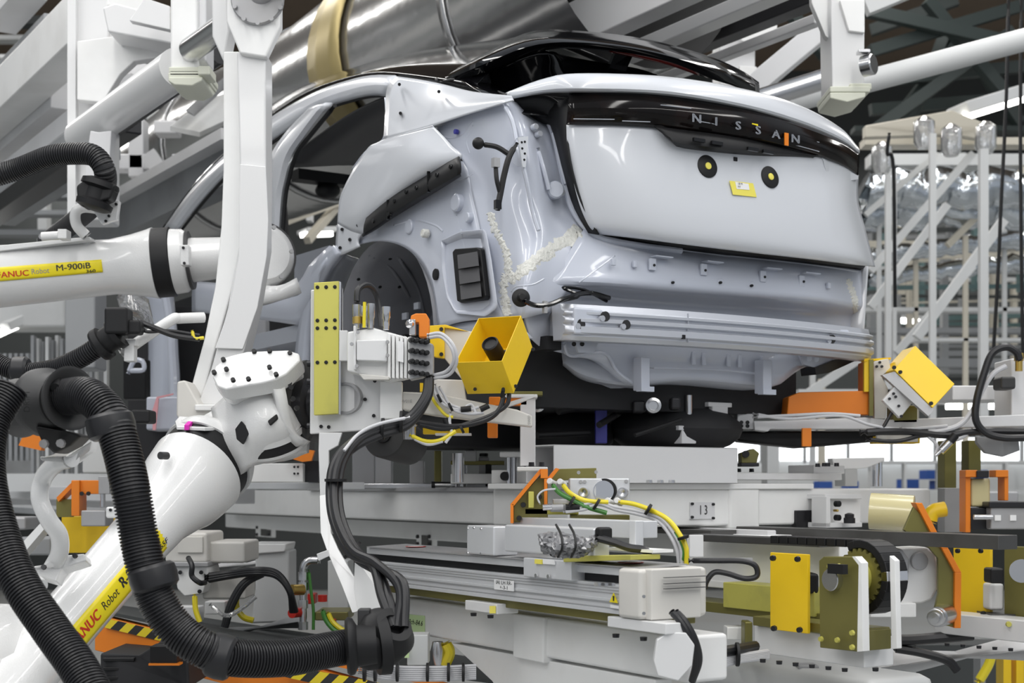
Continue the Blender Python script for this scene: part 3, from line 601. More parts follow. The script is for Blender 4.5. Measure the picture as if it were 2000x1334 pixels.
# ================================================================ HANGER POST (bent white carrier arm) and shafts
t = root('carrier_hanger', P(400, 800, 5.0), 'tall bent white carrier hanger arm in front of the car door opening', 'hanger')
def poly_beam(mb, ptsL, ptsR, y, th):
    n = len(ptsL); vs = []
    for (a, b), (c, d) in zip(ptsL, ptsR): vs += [P(a, b, y), P(c, d, y), P(c, d, y)+Y*th, P(a, b, y)+Y*th]
    fs = [(0, 1, 2, 3)]
    for i in range(n-1):
        for k in range(4): fs.append((4*i+k, 4*i+4+k, 4*i+4+(k+1) % 4, 4*i+(k+1) % 4))
    fs.append(tuple(4*(n-1)+k for k in (3, 2, 1, 0))); return mb.add(vs, fs)
hf = poly_beam(MB(), [(462, 100), (468, 330), (466, 480), (445, 600), (412, 720), (385, 792)], [(519, 100), (519, 330), (518, 480), (500, 590), (478, 680), (440, 792)], 4.98, .14).build('main_beam', 'white2', t, bev=.008)
pl = poly_beam(MB(), [(436, 100), (436, 330), (432, 440), (420, 560), (398, 665), (372, 760)], [(468, 100), (474, 330), (470, 480), (455, 560), (420, 680), (392, 790)], 5.03, .12).build('side_beam', 'white', t, bev=.006)
MB().prism(px3([(468, 320, 4.965), (519, 325, 4.965), (524, 430, 4.965), (521, 500, 4.965), (503, 600, 4.965), (474, 682, 4.965), (420, 680, 4.965), (448, 600, 4.965), (466, 500, 4.965)]), Y*.012).build('doubler_plate', 'white2', t, bev=.003)
hd = MB().prism(px3([(442, -60, 4.95), (548, -60, 4.95), (548, 50, 4.95), (519, 112, 4.95), (468, 104, 4.95), (442, 40, 4.95)]), Y*.05).build('head_plate', 'white', t, bev=.008)
MB().prism(px3([(412, -60, 5.05), (440, -60, 5.05), (448, 60, 5.05), (436, 120, 5.05), (414, 70, 5.05)]), Y*.12).build('head_side', 'white2', t, bev=.008)
MB().lathe(P(504, 0, 4.955), -Y, [(0, .092), (.02, .092), (.024, .088)], 40).build('flange', 'grey', hd)
MB().lathe(P(512, -15, 4.94), V3((.4, -1, .35)), [(-.02, .045), (.25, .045)], 30).build('shaft_stub', 'steel', t)
bolts(hd, [P(504+46*math.cos(a), 4+42*math.sin(a), 4.93) for a in (.3, .95, 1.57, 2.2, 2.9)], -Y, .009, .012, 'grey')
MB().prism(px3([(345, 745, 4.9), (362, 742, 4.9), (395, 800, 4.9), (440, 790, 4.9), (440, 835, 4.9), (356, 835, 4.9), (344, 810, 4.9)]), Y*.25).build('foot_block', 'beige', t, bev=.008)
MB().boxF(380, 440, 790, 802, 4.88, .28).build('foot_rim', 'white', t, bev=.004)
sh = one(MB().cyl(P(372, 98, 5.6), P(470, 28, 5.25), .048, n=32), 'steel_shaft', 'steel', 'polished steel pivot shaft between the two hanger heads at top left', 'shaft')
t = root('lifting_hanger', P(370, 160, 5.6), 'short white hanger post with ribbed cream foot cap, left of the bent arm', 'hanger')
MB().boxF(332, 385, -60, 140, 5.6, .2).build('post', 'white', t, bev=.012)
MB().boxF(385, 403, -60, 120, 5.63, .15).build('side_rib', 'wgrey', t, bev=.01)
mb = MB()
for i, (a, b) in enumerate(((0, 6), (2, 12), (-2, 17))): mb.boxF(329+a*.5, 402-i*3, 124+b, 137+b, 5.57, .24)
mb.prism(px3([(329, 150, 5.56), (396, 150, 5.56), (395, 158, 5.56), (375, 168, 5.56), (340, 166, 5.56), (328, 158, 5.56)]), Y*.22)
mb.build('foot_cap', 'cream', t, bev=.006)
MB().boxF(386, 410, 128, 146, 5.55, .12).build('cap_lug', 'cream', t, bev=.006)
# ---- right hanger with roller
t = root('lifting_hanger', P(1660, 190, 6.2), 'white hanger post with cream foot cap and steel roller, right of the spoiler', 'hanger')
MB().prism(px3([(1623, -60, 6.2), (1689, -60, 6.2), (1689, 62, 6.2), (1688, 175, 6.2), (1625, 178, 6.2), (1622, 20, 6.2)]), Y*.22).build('post', 'white2', t, bev=.008)
MB().prism(px3([(1584, -60, 6.25), (1625, -60, 6.25), (1625, 80, 6.25), (1612, 70, 6.25), (1585, 5, 6.25)]), Y*.05).build('gusset', 'white', t, bev=.004)
MB().prism(px3([(1658, 60, 6.18), (1689, 64, 6.18), (1689, 0, 6.18), (1640, 0, 6.18)]), Y*.02).build('gusset', 'white', t, bev=.004)
mb = MB(); mb.boxF(1621, 1700, 168, 180, 6.16, .27); mb.boxF(1660, 1703, 162, 175, 6.18, .24)
mb.prism(px3([(1621, 180, 6.16), (1692, 180, 6.16), (1690, 190, 6.16), (1655, 200, 6.16), (1622, 192, 6.16)]), Y*.25); mb.build('foot_cap', 'cream', t, bev=.006)
r_b = MB().lathe(P(1686, 130, 6.12), V3((.75, -.6, .05)), [(0, .045), (0.045, .045), (.05, .04), (.05, .0)], 32).build('roller', 'steel', t)
MB().lathe(P(1697, 131, 6.075), V3((.75, -.6, .05)), [(.0, .012), (.006, .01)], 16).build('roller_bore', 'black', r_b)
MB().cb(P(1686, 102, 6.1), X*.05, Y*.05, W*.015).build('roller_clamp', 'steel', t, bev=.003)
t = root('lifting_hanger', P(1450, 180, 8.6), 'smaller white hanger post with side hook, directly behind the spoiler', 'hanger')
MB().boxF(1405, 1475, 55, 200, 8.6, .3).build('post', 'wgrey', t, bev=.01)
MB().boxF(1423, 1448, 20, 60, 8.55, .2).build('neck', 'wgrey', t, bev=.008)
MB().prism(px3([(1448, 50, 8.5), (1475, 60, 8.5), (1505, 28, 8.5), (1518, 24, 8.5), (1518, 55, 8.5), (1484, 88, 8.5), (1448, 80, 8.5)]), Y*.06).build('hook_plate', 'white', t, bev=.004)
MB().prism(px3([(1444, 128, 8.5), (1478, 130, 8.5), (1495, 200, 8.5), (1450, 200, 8.5)]), Y*.1).build('lower_plate', 'white', t, bev=.004)
MB().cyl(P(1514, 36, 8.48), P(1514, 36, 8.6), .012).build('pin', 'black', t)

# ================================================================ FOREGROUND ROBOT, LOWER LEFT
t = root('industrial_robot', P(60, 1330, 4.0), 'white industrial robot arm rising from the lower left corner, with yellow name strip', 'robot')
a0 = P(20, 1345, 3.85); a1 = P(345, 965, 4.55); d = (a1-a0).normalized(); L = (a1-a0).length
ring = P(394, 912, 4.66)
d = (ring-a0).normalized(); L = (ring-a0).length
MB().lathe(a0, d, [(-.25, .12), (0, .11), (.05, .088), (L*.35, .089), (L*.62, .094), (L*.74, .102), (L*.82, .125), (L*.86, .142), (L*.90, .150), (L-.05, .156), (L-.035, .158)], 48).build('forearm', 'robot', t)
MB().lathe(a0, d, [(L-.035, .150), (L+.03, .150)], 48).build('seal_band', 'black', t)
MB().lathe(a0, d, [(L+.03, .158), (L+.055, .158), (L+.08, .150), (L+.11, .12), (L+.2, .10), (L+.24, .095)], 48).build('wrist_housing', 'robot', t)
# elbow bulk at the corner
MB().lathe(P(-40, 1330, 3.95), V3((.3, 1, .1)), [(-.3, .10), (-.28, .18), (.1, .20), (.2, .18)], 40).build('elbow_casting', 'robot', t, bev=.01)
MB().boxF(206, 238, 990, 1012, 4.25, .05).build('lug', 'robot', t, bev=.006)
bolts(t, [P(216, 996, 4.25), P(230, 996, 4.25)], -Y, .005)
MB().lathe(P(318, 890, 4.42), V3((-.5, -1, 0)), [(-.02, .012), (.012, .012)], 16).build('lifting_bore', 'dgrey', t)
# name strip wrapped round the arm
na, nb = perp(d)
tocam = (-(P(200, 1140, 4.2)-CAM)).normalized(); e1 = (tocam-d*tocam.dot(d)).normalized(); e2 = d.cross(e1).normalized()
if e2.z < 0: e2 = -e2
def rad(s): return (.0905+.004*s/L)
def armfn(s0, g0, k=0.0):
    def fn(x, y):
        s = s0+x; g = g0+y/.09; return a0+d*s+(e1*math.cos(g)+e2*math.sin(g))*(rad(s)+.0025+k)
    return fn
sA = (P(140, 1255, 4.05)-a0).dot(d); sB = (P(322, 1040, 4.45)-a0).dot(d)
def ps(a): k = (a-1000)/F; return (k*a0.y-a0.x)/(d.x-k*d.y)
f0 = armfn(0, 0, -.0012); rows = [[f0(sA-.08+(sB-sA+.13)*i/30, yy) for i in range(31)] for yy in [-.092+.0125*j for j in range(7)]]
stp = MB().grid(rows).build('name_strip', 'sticker', t, sol=.0008)
def armtext(s, x, y, size, m, **k): text(stp, s, 0, 0, 0, size, m, fn=armfn(x, y/.09), **k)
armtext('FANUC', ps(120), -.052, .043, 'tred', bold=.0011, sx=.95)
armtext('Robot', ps(168), -.050, .036, 'tblack', sx=.88)
armtext('R-2000', ps(212), -.046, .043, 'tblack', bold=.0012, sx=1.0)
armtext('iC', ps(258), -.036, .044, 'tblack', bold=.0009, sx=1.2)
armtext('165F', ps(266), -.068, .024, 'tblack', bold=.0004, sx=1.3)
# wrist: fork body, cover, black disc
wb = MB().loft([px3([(425, 800, 4.7), (440, 870, 4.62), (470, 935, 4.66)]), px3([(470, 765, 4.6), (500, 830, 4.5), (500, 900, 4.58)]), px3([(530, 755, 4.6), (555, 820, 4.52), (560, 890, 4.62)]), px3([(585, 790, 4.75), (592, 840, 4.7), (590, 880, 4.75)])], 14, 5).build('wrist_body', 'robot', t, sol=.05)
MB().lathe(P(535, 862, 4.62), V3((.22, .5, -1)), [(-.13, .08), (-.08, .105), (-.045, .108), (-.044, .104), (-.04, .104), (-.039, .108), (-.02, .106)], 40).build('gear_case', 'robot', t)
MB().lathe(P(535, 862, 4.62), V3((.22, .5, -1)), [(-.02, .103), (.012, .103)], 40).build('seal_band', 'black', t)
MB().lathe(P(535, 862, 4.62), V3((.22, .5, -1)), [(.012, .105), (.022, .102), (.04, .08), (.05, 0)], 40).build('gear_case_cap', 'robot', t)
cp = [(415, 735), (420, 716), (440, 697), (482, 686), (562, 683), (584, 690), (586, 704), (560, 730), (540, 741), (510, 748), (440, 760), (424, 754)]
cpy = [4.42+.0011*(760-b) for a, b in cp]
cv = MB().prism([P(a, b, yy) for (a, b), yy in zip(cp, cpy)], V3((.01, .05, -.035))).build('wrist_cover', 'robot', t, bev=.006)
MB().prism([P(a+(500-a)*.04, b+13+(720-b)*.04, yy+.05) for (a, b), yy in zip(cp, cpy)], V3((.01, .08, -.03))).build('wrist_cover_base', 'robot', t, bev=.008)
bolts(cv, [P(a, b, y) for a, b, y in ((419, 729, 4.45), (437, 704, 4.48), (497, 688, 4.5), (527, 687, 4.5), (567, 692, 4.5), (540, 733, 4.44), (486, 742, 4.42), (456, 744, 4.42), (443, 723, 4.45), (527, 719, 4.45))], V3((-.1, -.8, .5)), .008, .010, 'black')
MB().loft([px3([(555, 745, 4.5), (560, 790, 4.5), (575, 850, 4.55), (600, 868, 4.6)]), px3([(520, 752, 4.5), (535, 770, 4.48), (550, 830, 4.5), (585, 868, 4.55)])], 12, 3).build('fork_rib', 'robot', t, sol=.03)
MB().prism(px3([(588, 700, 4.62), (606, 705, 4.62), (612, 780, 4.6), (612, 850, 4.6), (597, 868, 4.6), (568, 830, 4.55), (555, 772, 4.52), (556, 745, 4.52)]), V3((.02, .12, 0))).build('tool_flange_disc', 'dgrey', t, bev=.02)
MB().lathe(P(600, 790, 4.62), V3((1, -.25, 0)), [(-.02, .085), (.01, .085), (.02, .06), (.04, .06)], 36).build('output_flange', 'steelb', t)
bolts(t, [P(567+a, 757+b, 4.5) for a, b in ((0, 0), (4, 22), (12, 40), (-3, -8))], V3((.4, -1, 0)), .009, .012)
MB().prism(px3([(459, 838, 4.49), (471, 822, 4.49), (486, 838, 4.49), (486, 848, 4.49), (474, 868, 4.49), (462, 858, 4.49)]), Y*.02).build('inspection_plate', 'black', t, bev=.002)
MB().prism(px3([(522, 822, 4.45), (540, 808, 4.47), (543, 818, 4.47), (527, 832, 4.45)]), Y*.02).build('sensor_plug', 'black', t, bev=.004)
mk = MB().prism(px3([(342, 829, 4.62), (350, 820, 4.68), (418, 823, 4.66), (428, 842, 4.6), (400, 842, 4.55), (345, 840, 4.58)]), W*.012).build('mark_plate', 'robot', t, bev=.003)
MB().prism(px3([(360, 840, 4.555), (369, 840, 4.555), (386, 822, 4.66), (377, 822, 4.67)]), W*.016).build('magenta_stripe', 'magenta', mk)
# curved cable carrier bracket on the arm: S shaped white tube
t = root('hose_bracket', P(90, 1130, 4.0), 'white S-bent tube bracket carrying the hose clamp on the near robot arm', 'bracket')
MB().tube(smooth_pts(px3([(140, 895, 3.8), (110, 905, 3.85), (84, 935, 3.9), (78, 975, 3.9), (95, 1015, 3.9), (115, 1045, 3.92), (116, 1080, 3.95), (100, 1112, 4.0)]), 8), .0245, 18).build('bent_tube', 'robot', t)
MB().prism(px3([(47, 1108, 3.93), (85, 1103, 3.93), (120, 1085, 3.98), (165, 1081, 4.0), (168, 1095, 4.0), (120, 1110, 3.97), (108, 1135, 3.93), (62, 1122, 3.93)]), V3((.0, .06, -.02))).build('base_block', 'robot', t, bev=.004)
MB().prism(px3([(76, 892, 3.75), (130, 892, 3.75), (180, 860, 3.85), (176, 880, 3.85), (142, 905, 3.8), (80, 900, 3.75)]), Y*.06).build('clamp_plate', 'robot', t, bev=.004)
MB().cyl(P(58, 1125, 3.9), P(80, 1145, 3.85), .02).build('stub', 'robot', t)
bolts(t, [P(53, 1107, 3.92), P(86, 1108, 3.92), P(147, 1086, 3.97)], V3((0, -1, .3)), .008)
# hoses
hg = 'corrugated robot hoses'
R1 = .0475
h1 = root('corrugated_hose', P(250, 1200, 3.6), 'long black corrugated hose looping from the big clamp down to the lower connector', 'hose')
c1 = [(128, 775, 3.62), (175, 775, 3.55), (215, 815, 3.5), (238, 880, 3.48), (256, 960, 3.46), (270, 1040, 3.46), (285, 1110, 3.45), (305, 1170, 3.45), (345, 1230, 3.45), (400, 1268, 3.45), (460, 1285, 3.5), (560, 1285, 3.6), (640, 1270, 3.7), (685, 1262, 3.75)]
MB().ribbed(px3(c1), R1, .0085, .12, 22).build('corrugated_tube', 'rubber', h1)
for (a, b, y), (c_, e, f_), r in (((188, 838, 3.50), (245, 825, 3.5), 1.22), ((265, 1138, 3.44), (335, 1118, 3.45), 1.2), ((422, 1310, 3.46), (440, 1255, 3.48), 1.16)):
    p, q_ = P(a, b, y), P(c_, e, f_); cc = (p+q_)/2; ax = (q_-p).normalized().cross(Y).normalized()
    MB().lathe(cc-ax*.03, ax, [(0, R1*1.02), (.008, R1*r), (.03, R1*(r+.05)), (.052, R1*r), (.06, R1*1.02)], 30).build('rubber_sleeve', 'rubber', h1)
h2 = root('corrugated_hose', P(60, 1200, 3.5), 'black corrugated hose running down the left edge to the bottom of the frame', 'hose')
MB().ribbed(px3([(20, 760, 3.5), (-18, 830, 3.45), (-25, 930, 3.4), (0, 1040, 3.36), (40, 1140, 3.3), (100, 1230, 3.25), (150, 1300, 3.2), (190, 1370, 3.15)]), .0445, .0083, .12, 22).build('corrugated_tube', 'rubber', h2)
# large grey clamp
t = root('hose_clamp', P(95, 880, 3.7), 'large dark grey rubber hose clamp with flared collars at the left edge', 'clamp')
ax = (P(170, 785, 3.55)-P(20, 800, 3.75)).normalized()
MB().lathe(P(95, 785, 3.66), ax, [(-.045, .082), (-.03, .088), (.0, .088), (.012, .076), (.05, .07), (.055, .066)], 36).build('clamp_body', 'dgrey', t, ang=50)
MB().lathe(P(118, 780, 3.63), ax, [(.0, .05), (.015, .06), (.03, .078), (.045, .082), (.045, .072), (.02, .048)], 36).build('flared_collar', 'dgrey', t, ang=50)
MB().lathe(P(60, 795, 3.7), -ax, [(-.01, .062), (.02, .072), (.045, .078), (.06, .072), (.06, .055), (.0, .05)], 36).build('flared_collar', 'dgrey', t, ang=50)
MB().prism(px3([(65, 830, 3.6), (125, 842, 3.6), (160, 850, 3.62), (140, 870, 3.65), (105, 888, 3.65), (78, 860, 3.62)]), Y*.1).build('saddle', 'black', t, bev=.01)
MB().cyl(P(112, 744, 3.6), P(108, 757, 3.57), .012).build('clamp_bolt', 'black', t)
bolts(t, [P(87, 867, 3.6), P(120, 866, 3.62)], V3((0, -1, 0)), .012, .012, 'grey')
text(t, 'DRIM', P(53, 785, 3.55), W, -X, .022, 'tblack')
# lower hose connector
t = root('hose_connector', P(735, 1300, 3.8), 'black flanged hose connector at the lower end of the long hose', 'connector')
MB().lathe(P(676, 1263, 3.74), V3((1, .1, .06)), [(0, .048), (.0, .07), (.008, .078), (.02, .074), (.03, .055), (.08, .05)], 36).build('flared_collar', 'black', t, ang=50)
MB().lathe(P(735, 1262, 3.80), V3((1, .3, .1)), [(-.05, .05), (-.03, .062), (-.0, .062), (.0, .078), (.03, .08), (.035, .06)], 36).build('connector_body', 'black', t, ang=50)
MB().lathe(P(762, 1230, 3.80), V3((.45, -.55, .55)), [(-.06, .075), (-.01, .078), (.0, .07), (.02, .055), (.026, .052), (.026, .030), (0, .028)], 36).build('cable_gland', 'black', t, ang=50)
MB().boxF(698, 722, 1190, 1225, 3.8, .05).build('mounting_tab', 'dgrey', t, bev=.004)
# cable bundle from tool to lower connector
t = root('cable_bundle', P(700, 1100, 4.1), 'bundle of black cables sweeping from the valve block down to the lower connector', 'cable')
for k, (dx, dy, dz) in enumerate(((0, 0, 0), (9, 3, .02), (-8, 4, .02), (4, 12, .03))):
    pts = [(838+dx*.3, 735, 4.3), (832+dx*.4, 775+dy*.5, 4.28), (795+dx*.5, 818+dy, 4.26), (735, 838+dy*1.2, 4.22), (690+dx*.6, 862+dy, 4.18), (660+dx, 905, 4.12+dz), (652+dx, 960, 4.08+dz), (660+dx, 1020, 4.02+dz), (690+dx, 1075+dy, 3.96+dz), (735+dx, 1100+dy+(k % 2)*8, 3.9+dz), ((780, 788, 745, 760)[k], (1150, 1140, 1165, 1170)[k], 3.85), ((775, 790, 768, 775)[k], 1225, 3.8)]
    MB().tube(smooth_pts(px3(pts), 8), .0125, 10).build('cable', 'rubber', t)
MB().tube(smooth_pts(px3([(800, 815, 4.22), (740, 828, 4.18), (700, 848, 4.16), (672, 880, 4.12)]), 6), .005, 8).build('grey_cable', 'ghose', t)
for a, b, dd in ((784, 824, X), (748, 838, X), (700, 856, X-W), (656, 938, W), (688, 1075, X-W)):
    MB().lathe(P(a, b, (4.24 if b < 860 else 4.1)+.01*0), dd, [(-.004, .033), (.004, .033)], 16).build('cable_tie', 'black', t)
# ================================================================ TOOL ON ROBOT WRIST
t = root('robot_tool_frame', P(640, 850, 4.5), 'white tool frame with tall yellow-green drilled plate on the near robot wrist', 'tool')
wp = MB().prism(px3([(607, 566, 4.45), (668, 560, 4.45), (668, 700, 4.45), (732, 706, 4.45), (760, 745, 4.45), (782, 752, 4.45), (782, 822, 4.45), (720, 840, 4.45), (605, 848, 4.45)]), Y*.03).build('base_plate', 'white2', t, bev=.004)
MB().boxF(662, 679, 645, 705, 4.40, .06).build('side_rib', 'white2', t, bev=.003)
yp = MB().prism(px3([(613, 552, 4.40), (662, 549, 4.40), (661, 808, 4.40), (613, 811, 4.40)]), Y*.03).build('drilled_plate', 'yolive', t, bev=.002)
MB().prism(px3([(662, 549, 4.405), (666, 551, 4.405), (665, 810, 4.405), (661, 808, 4.405)]), Y*.035).build('plate_edge', 'steel', t)
for b in (561, 626, 641, 708):
    for a in (620, 637, 654): MB().lathe(P(a, b-.02*(a-620), 4.399), -Y, [(-.006, .0058), (.0016, .0058), (.002, .004)], 14).build('bolt_hole', 'black', yp)
MB().lathe(P(676, 778, 4.445), V3((-.3, -1, 0)), [(-.02, .05), (.005, .05), (.005, .042), (-.012, .04), (-.012, .0)], 32).build('round_port', 'grey', t)
bolts(t, [P(a, b, 4.445) for a, b in ((627, 833), (642, 834), (713, 780), (748, 812), (730, 812), (764, 811), (732, 744))], -Y, .006, .004, 'black')
for b in (710, 745, 832): MB().cyl(P(600, b, 4.47), P(610, b, 4.47), .010).build('flange_bolt', 'steelb', t)
MB().prism(px3([(742, 745, 4.40), (785, 745, 4.40), (785, 818, 4.40), (742, 818, 4.40)]), Y*.04).build('junction_plate', 'white', t, bev=.003)
MB().prism(px3([(785, 765, 4.42), (850, 768, 4.42), (1010, 800, 4.45), (1040, 812, 4.46), (1040, 834, 4.46), (850, 812, 4.42), (785, 800, 4.42)]), Y*.07).build('outrigger_arm', 'beige', t, bev=.006)
MB().boxF(980, 1000, 660, 760, 4.62, .06).build('upright', 'white', t, bev=.004)
MB().prism(px3([(868, 640, 4.6), (925, 648, 4.6), (925, 740, 4.6), (905, 745, 4.6), (868, 700, 4.6)]), Y*.02).build('slotted_plate', 'beige', t, bev=.003)
MB().prism(px3([(840, 740, 4.5), (905, 742, 4.5), (912, 790, 4.5), (880, 800, 4.5), (845, 775, 4.5)]), Y*.06).build('bracket_block', 'white2', t, bev=.004)
text(t, 'SW01E', P(792, 784, 4.415), X, W, .014, 'tdim'); text(t, 'SW02', P(1034, 820, 4.455), W, -X, .012, 'tdim')
MB().prism(px3([(978, 790, 4.5), (1045, 770, 4.5), (1045, 775, 4.5), (978, 800, 4.5)]), Y*.05).build('shelf_lip', 'wgrey', t)
# long white cable tray under the tool
t = root('cable_tray', P(650, 1100, 4.3), 'white folded metal cable tray hanging below the tool frame', 'cable tray')
MB().prism(px3([(623, 845, 4.4), (668, 845, 4.4), (660, 870, 4.4), (642, 880, 4.4), (642, 970, 4.4), (625, 970, 4.4), (622, 880, 4.4)]), Y*.02).build('upper_strip', 'white2', t, bev=.002)
MB().prism(px3([(624, 968, 4.37), (640, 965, 4.37), (646, 1040, 4.3), (660, 1072, 4.25), (690, 1125, 4.15), (745, 1180, 4.05), (688, 1197, 4.05), (668, 1145, 4.15), (640, 1080, 4.25), (626, 1040, 4.3)]), Y*.015).build('bent_strip', 'white2', t, bev=.002)
MB().prism(px3([(618, 1082, 4.2), (640, 1074, 4.2), (643, 1086, 4.2), (622, 1096, 4.2)]), Y*.02).build('tab', 'white2', t, bev=.002)
MB().prism(px3([(693, 1085, 4.02), (762, 1185, 4.0), (698, 1195, 4.0), (690, 1150, 4.0)]), V3((.01, .05, .0))).build('end_guard', 'white', t, bev=.003)
# valve block
t = root('valve_block', P(740, 740, 4.4), 'white pneumatic valve block with rows of black push fittings', 'valve block')
MB().prism(px3([(678, 648, 4.33), (730, 640, 4.33), (800, 660, 4.33), (800, 735, 4.33), (760, 745, 4.33), (678, 725, 4.33)]), Y*.1).build('manifold', 'white', t, bev=.006)
MB().prism(px3([(696, 664, 4.29), (755, 663, 4.29), (755, 706, 4.29), (696, 704, 4.29)]), Y*.05).build('front_cover', 'white2', t, bev=.004)
MB().boxF(690, 695, 636, 722, 4.29, .04).build('edge_plate', 'white2', t, bev=.002)
bolts(t, [P(a, b, 4.285) for a, b in ((757, 668), (757, 694), (699, 649), (697, 715), (687, 672))], -Y, .006, .006, 'grey')
for a in range(6): MB().prism(px3([(757+a*8, 650+a*1.5, 4.31), (763+a*8, 652+a*1.5, 4.31), (763+a*8, 740, 4.31), (757+a*8, 738, 4.31)]), Y*.05).build('valve_slice', 'white', t, bev=.002)
MB().prism(px3([(776, 665, 4.30), (788, 668, 4.30), (788, 708, 4.30), (776, 705, 4.30)]), Y*.004).build('printed_slip', 'paper', t)
fb = MB().prism(px3([(799, 656, 4.30), (846, 672, 4.30), (846, 732, 4.30), (800, 742, 4.30)]), Y*.06).build('fitting_plate', 'grey', t, bev=.004)
for r in range(4):
    for c_ in range(4): MB().lathe(P(803+c_*9+(c_ > 1)*2, 664+r*21+c_*1.5, 4.295), V3((.3, -1, 0)), [(-.01, .0075), (.018, .0075), (.02, .005)], 12).build('push_fitting', 'black', fb)
for a, b, m, h in ((697, 620, 'steel', 34), (712, 617, 'chrome', 28), (724, 620, 'steel', 36), (754, 622, 'chrome', 32)):
    f = MB().lathe(P(a, b+22, 4.33), W, [(0, .009), (.012, .009), (.012, .0105), (.03, .0105), (.035, .013), (h/F*4.33+.02, .013)], 18).build('hose_fitting', m, t)
MB().lathe(P(697, 632, 4.325), W, [(0, .0135), (.02, .0135)], 12).build('brass_nut', 'brass', t)
MB().cyl(P(711, 640, 4.31), P(712, 590, 4.31), .005).build('yellow_tube', 'yhose', t)
MB().prism(px3([(700, 730, 4.3), (760, 735, 4.3), (760, 742, 4.3), (710, 742, 4.3)]), Y*.03).build('lower_port', 'beige', t, bev=.003)
one(MB().tube(smooth_pts(px3([(697, 592, 4.33), (700, 565, 4.34), (718, 557, 4.38), (735, 575, 4.42), (742, 610, 4.42), (745, 640, 4.4)]), 8), .0095, 10), 'arched_hose', 'rubber', 'black rubber hose arching over the pneumatic fittings in the wheel arch', 'hose')
t = root('grey_hose_pair', P(870, 690, 4.35), 'pair of light grey hoses looping from the valve block beside the yellow hood', 'hose')
for k in (0, 6): MB().tube(smooth_pts(px3([(835, 660-k, 4.3), (862, 658-k, 4.28), (882+k*.5, 680-k, 4.26), (886+k, 705, 4.27), (872+k, 725+k, 4.3), (848, 733+k, 4.32)]), 6), .0055, 8).build('hose', 'ghose', t)
# orange gripper finger
t = root('orange_gripper', P(818, 660, 4.45), 'orange clamp block with a silver bolt above the valve block', 'clamp')
MB().prism(px3([(803, 616, 4.42), (812, 612, 4.42), (832, 612, 4.42), (838, 622, 4.42), (838, 658, 4.42), (818, 658, 4.42), (818, 630, 4.42), (800, 630, 4.42)]), Y*.05).build('clamp_body', 'orange', t, bev=.003)
MB().cb(P(806, 640, 4.42), X*.02, Y*.03, W*.05).build('jaw', 'steel', t, bev=.003)
MB().lathe(P(802, 633, 4.41), V3((-.5, -1, 0)), [(0, .013), (.01, .013), (.012, .007), (.02, .007)], 14).build('bolt', 'chrome', t)
t = root('yellow_bracket', P(860, 700, 4.6), 'yellow folded bracket plate left of the open yellow camera hood', 'bracket')
MB().prism(px3([(838, 636, 4.58), (870, 634, 4.58), (918, 648, 4.6), (868, 640, 4.58), (868, 700, 4.58), (848, 697, 4.58), (840, 670, 4.58)]), Y*.03).build('folded_plate', 'yellow', t, bev=.002)
bolts(t, [P(862, 643, 4.575), P(862, 692, 4.575)], -Y, .007, .006)
def hood(name, label, c4, dep, y, ym, thick=.003):
    t = root(name, P(*c4[0]), label, 'camera hood')
    o_ = [P(*c) for c in c4]; n = len(o_)
    i_ = [p+dep for p in o_]
    MB().add(o_+i_, [(k, (k+1) % n, (k+1) % n+n, k+n) for k in range(n)]).build('side_walls', ym, t, sol=thick, ang=0)
    MB().add(i_, [tuple(range(n))]).build('back_panel', ym, t, sol=thick, ang=0)
    return t
N_ = P(980, 705, 4.30); D_ = P(1003, 767, 4.36)
t = hood('camera_hood', 'open yellow sheet metal camera hood with a black lens inside, near the car corner', [(890, 708, 4.38), (980, 705, 4.30), (1017, 617, 4.44), (935, 622, 4.52)], D_-N_, 0, 'yellow')
dv = (D_-N_).normalized()
MB().lathe(P(985, 720, 4.45), (P(948, 665, 4.36)-P(975, 712, 4.45)), [(-.02, .024), (.06, .024), (.062, .027), (.125, .027), (.128, .023), (.120, .02), (.118, 0)], 28).build('camera_lens', 'black', t)
MB().cb(P(985, 700, 4.47), X*.06, Y*.04, W*.05).build('camera_body', 'dgrey', t, bev=.004)
bolts(t, [P(928, 760, 4.40), P(983, 760, 4.34), P(1007, 754, 4.37), P(1041, 682, 4.46)], V3((-.1, -1, -.2)), .006, .006)
MB().cyl(P(983, 762, 4.345), P(980, 775, 4.36), .006).build('cable_outlet', 'black', t)
# cables below the hood
t = root('tool_cable_loom', P(900, 800, 4.4), 'tangle of grey and yellow cables slung below the open camera hood', 'cable')
for pts, r, m in (([(985, 770), (975, 800), (950, 820), (900, 832), (850, 830), (790, 820)], .008, 'rubber'), ([(995, 765), (990, 790), (965, 808), (930, 822), (870, 838), (820, 830)], .007, 'rubber'),
                  ([(845, 755), (855, 780), (875, 795), (900, 800), (920, 790), (930, 808)], .005, 'ghose'), ([(850, 750), (862, 778), (885, 800), (915, 808), (945, 806)], .005, 'ghose'), ([(858, 755), (868, 772), (880, 790), (912, 800), (935, 795)], .005, 'ghose'),
                  ([(840, 770), (852, 790), (870, 810), (885, 815)], .005, 'yhose'), ([(800, 850), (830, 862), (860, 860), (890, 842)], .007, 'yhose'), ([(805, 855), (835, 868), (865, 862)], .005, 'ghose'),
                  ([(880, 805), (878, 825), (882, 845), (870, 865)], .005, 'ghose')):
    MB().tube(smooth_pts([P(a, b, 4.40-.0003*(b-750)) for a, b in pts], 6), r, 8).build('cable', m, t)
for a, b in ((858, 778), (880, 795), (902, 838)): MB().lathe(P(a, b, 4.37), X+W*.5, [(-.004, .014), (.004, .014)], 12).build('cable_tie', 'black', t)
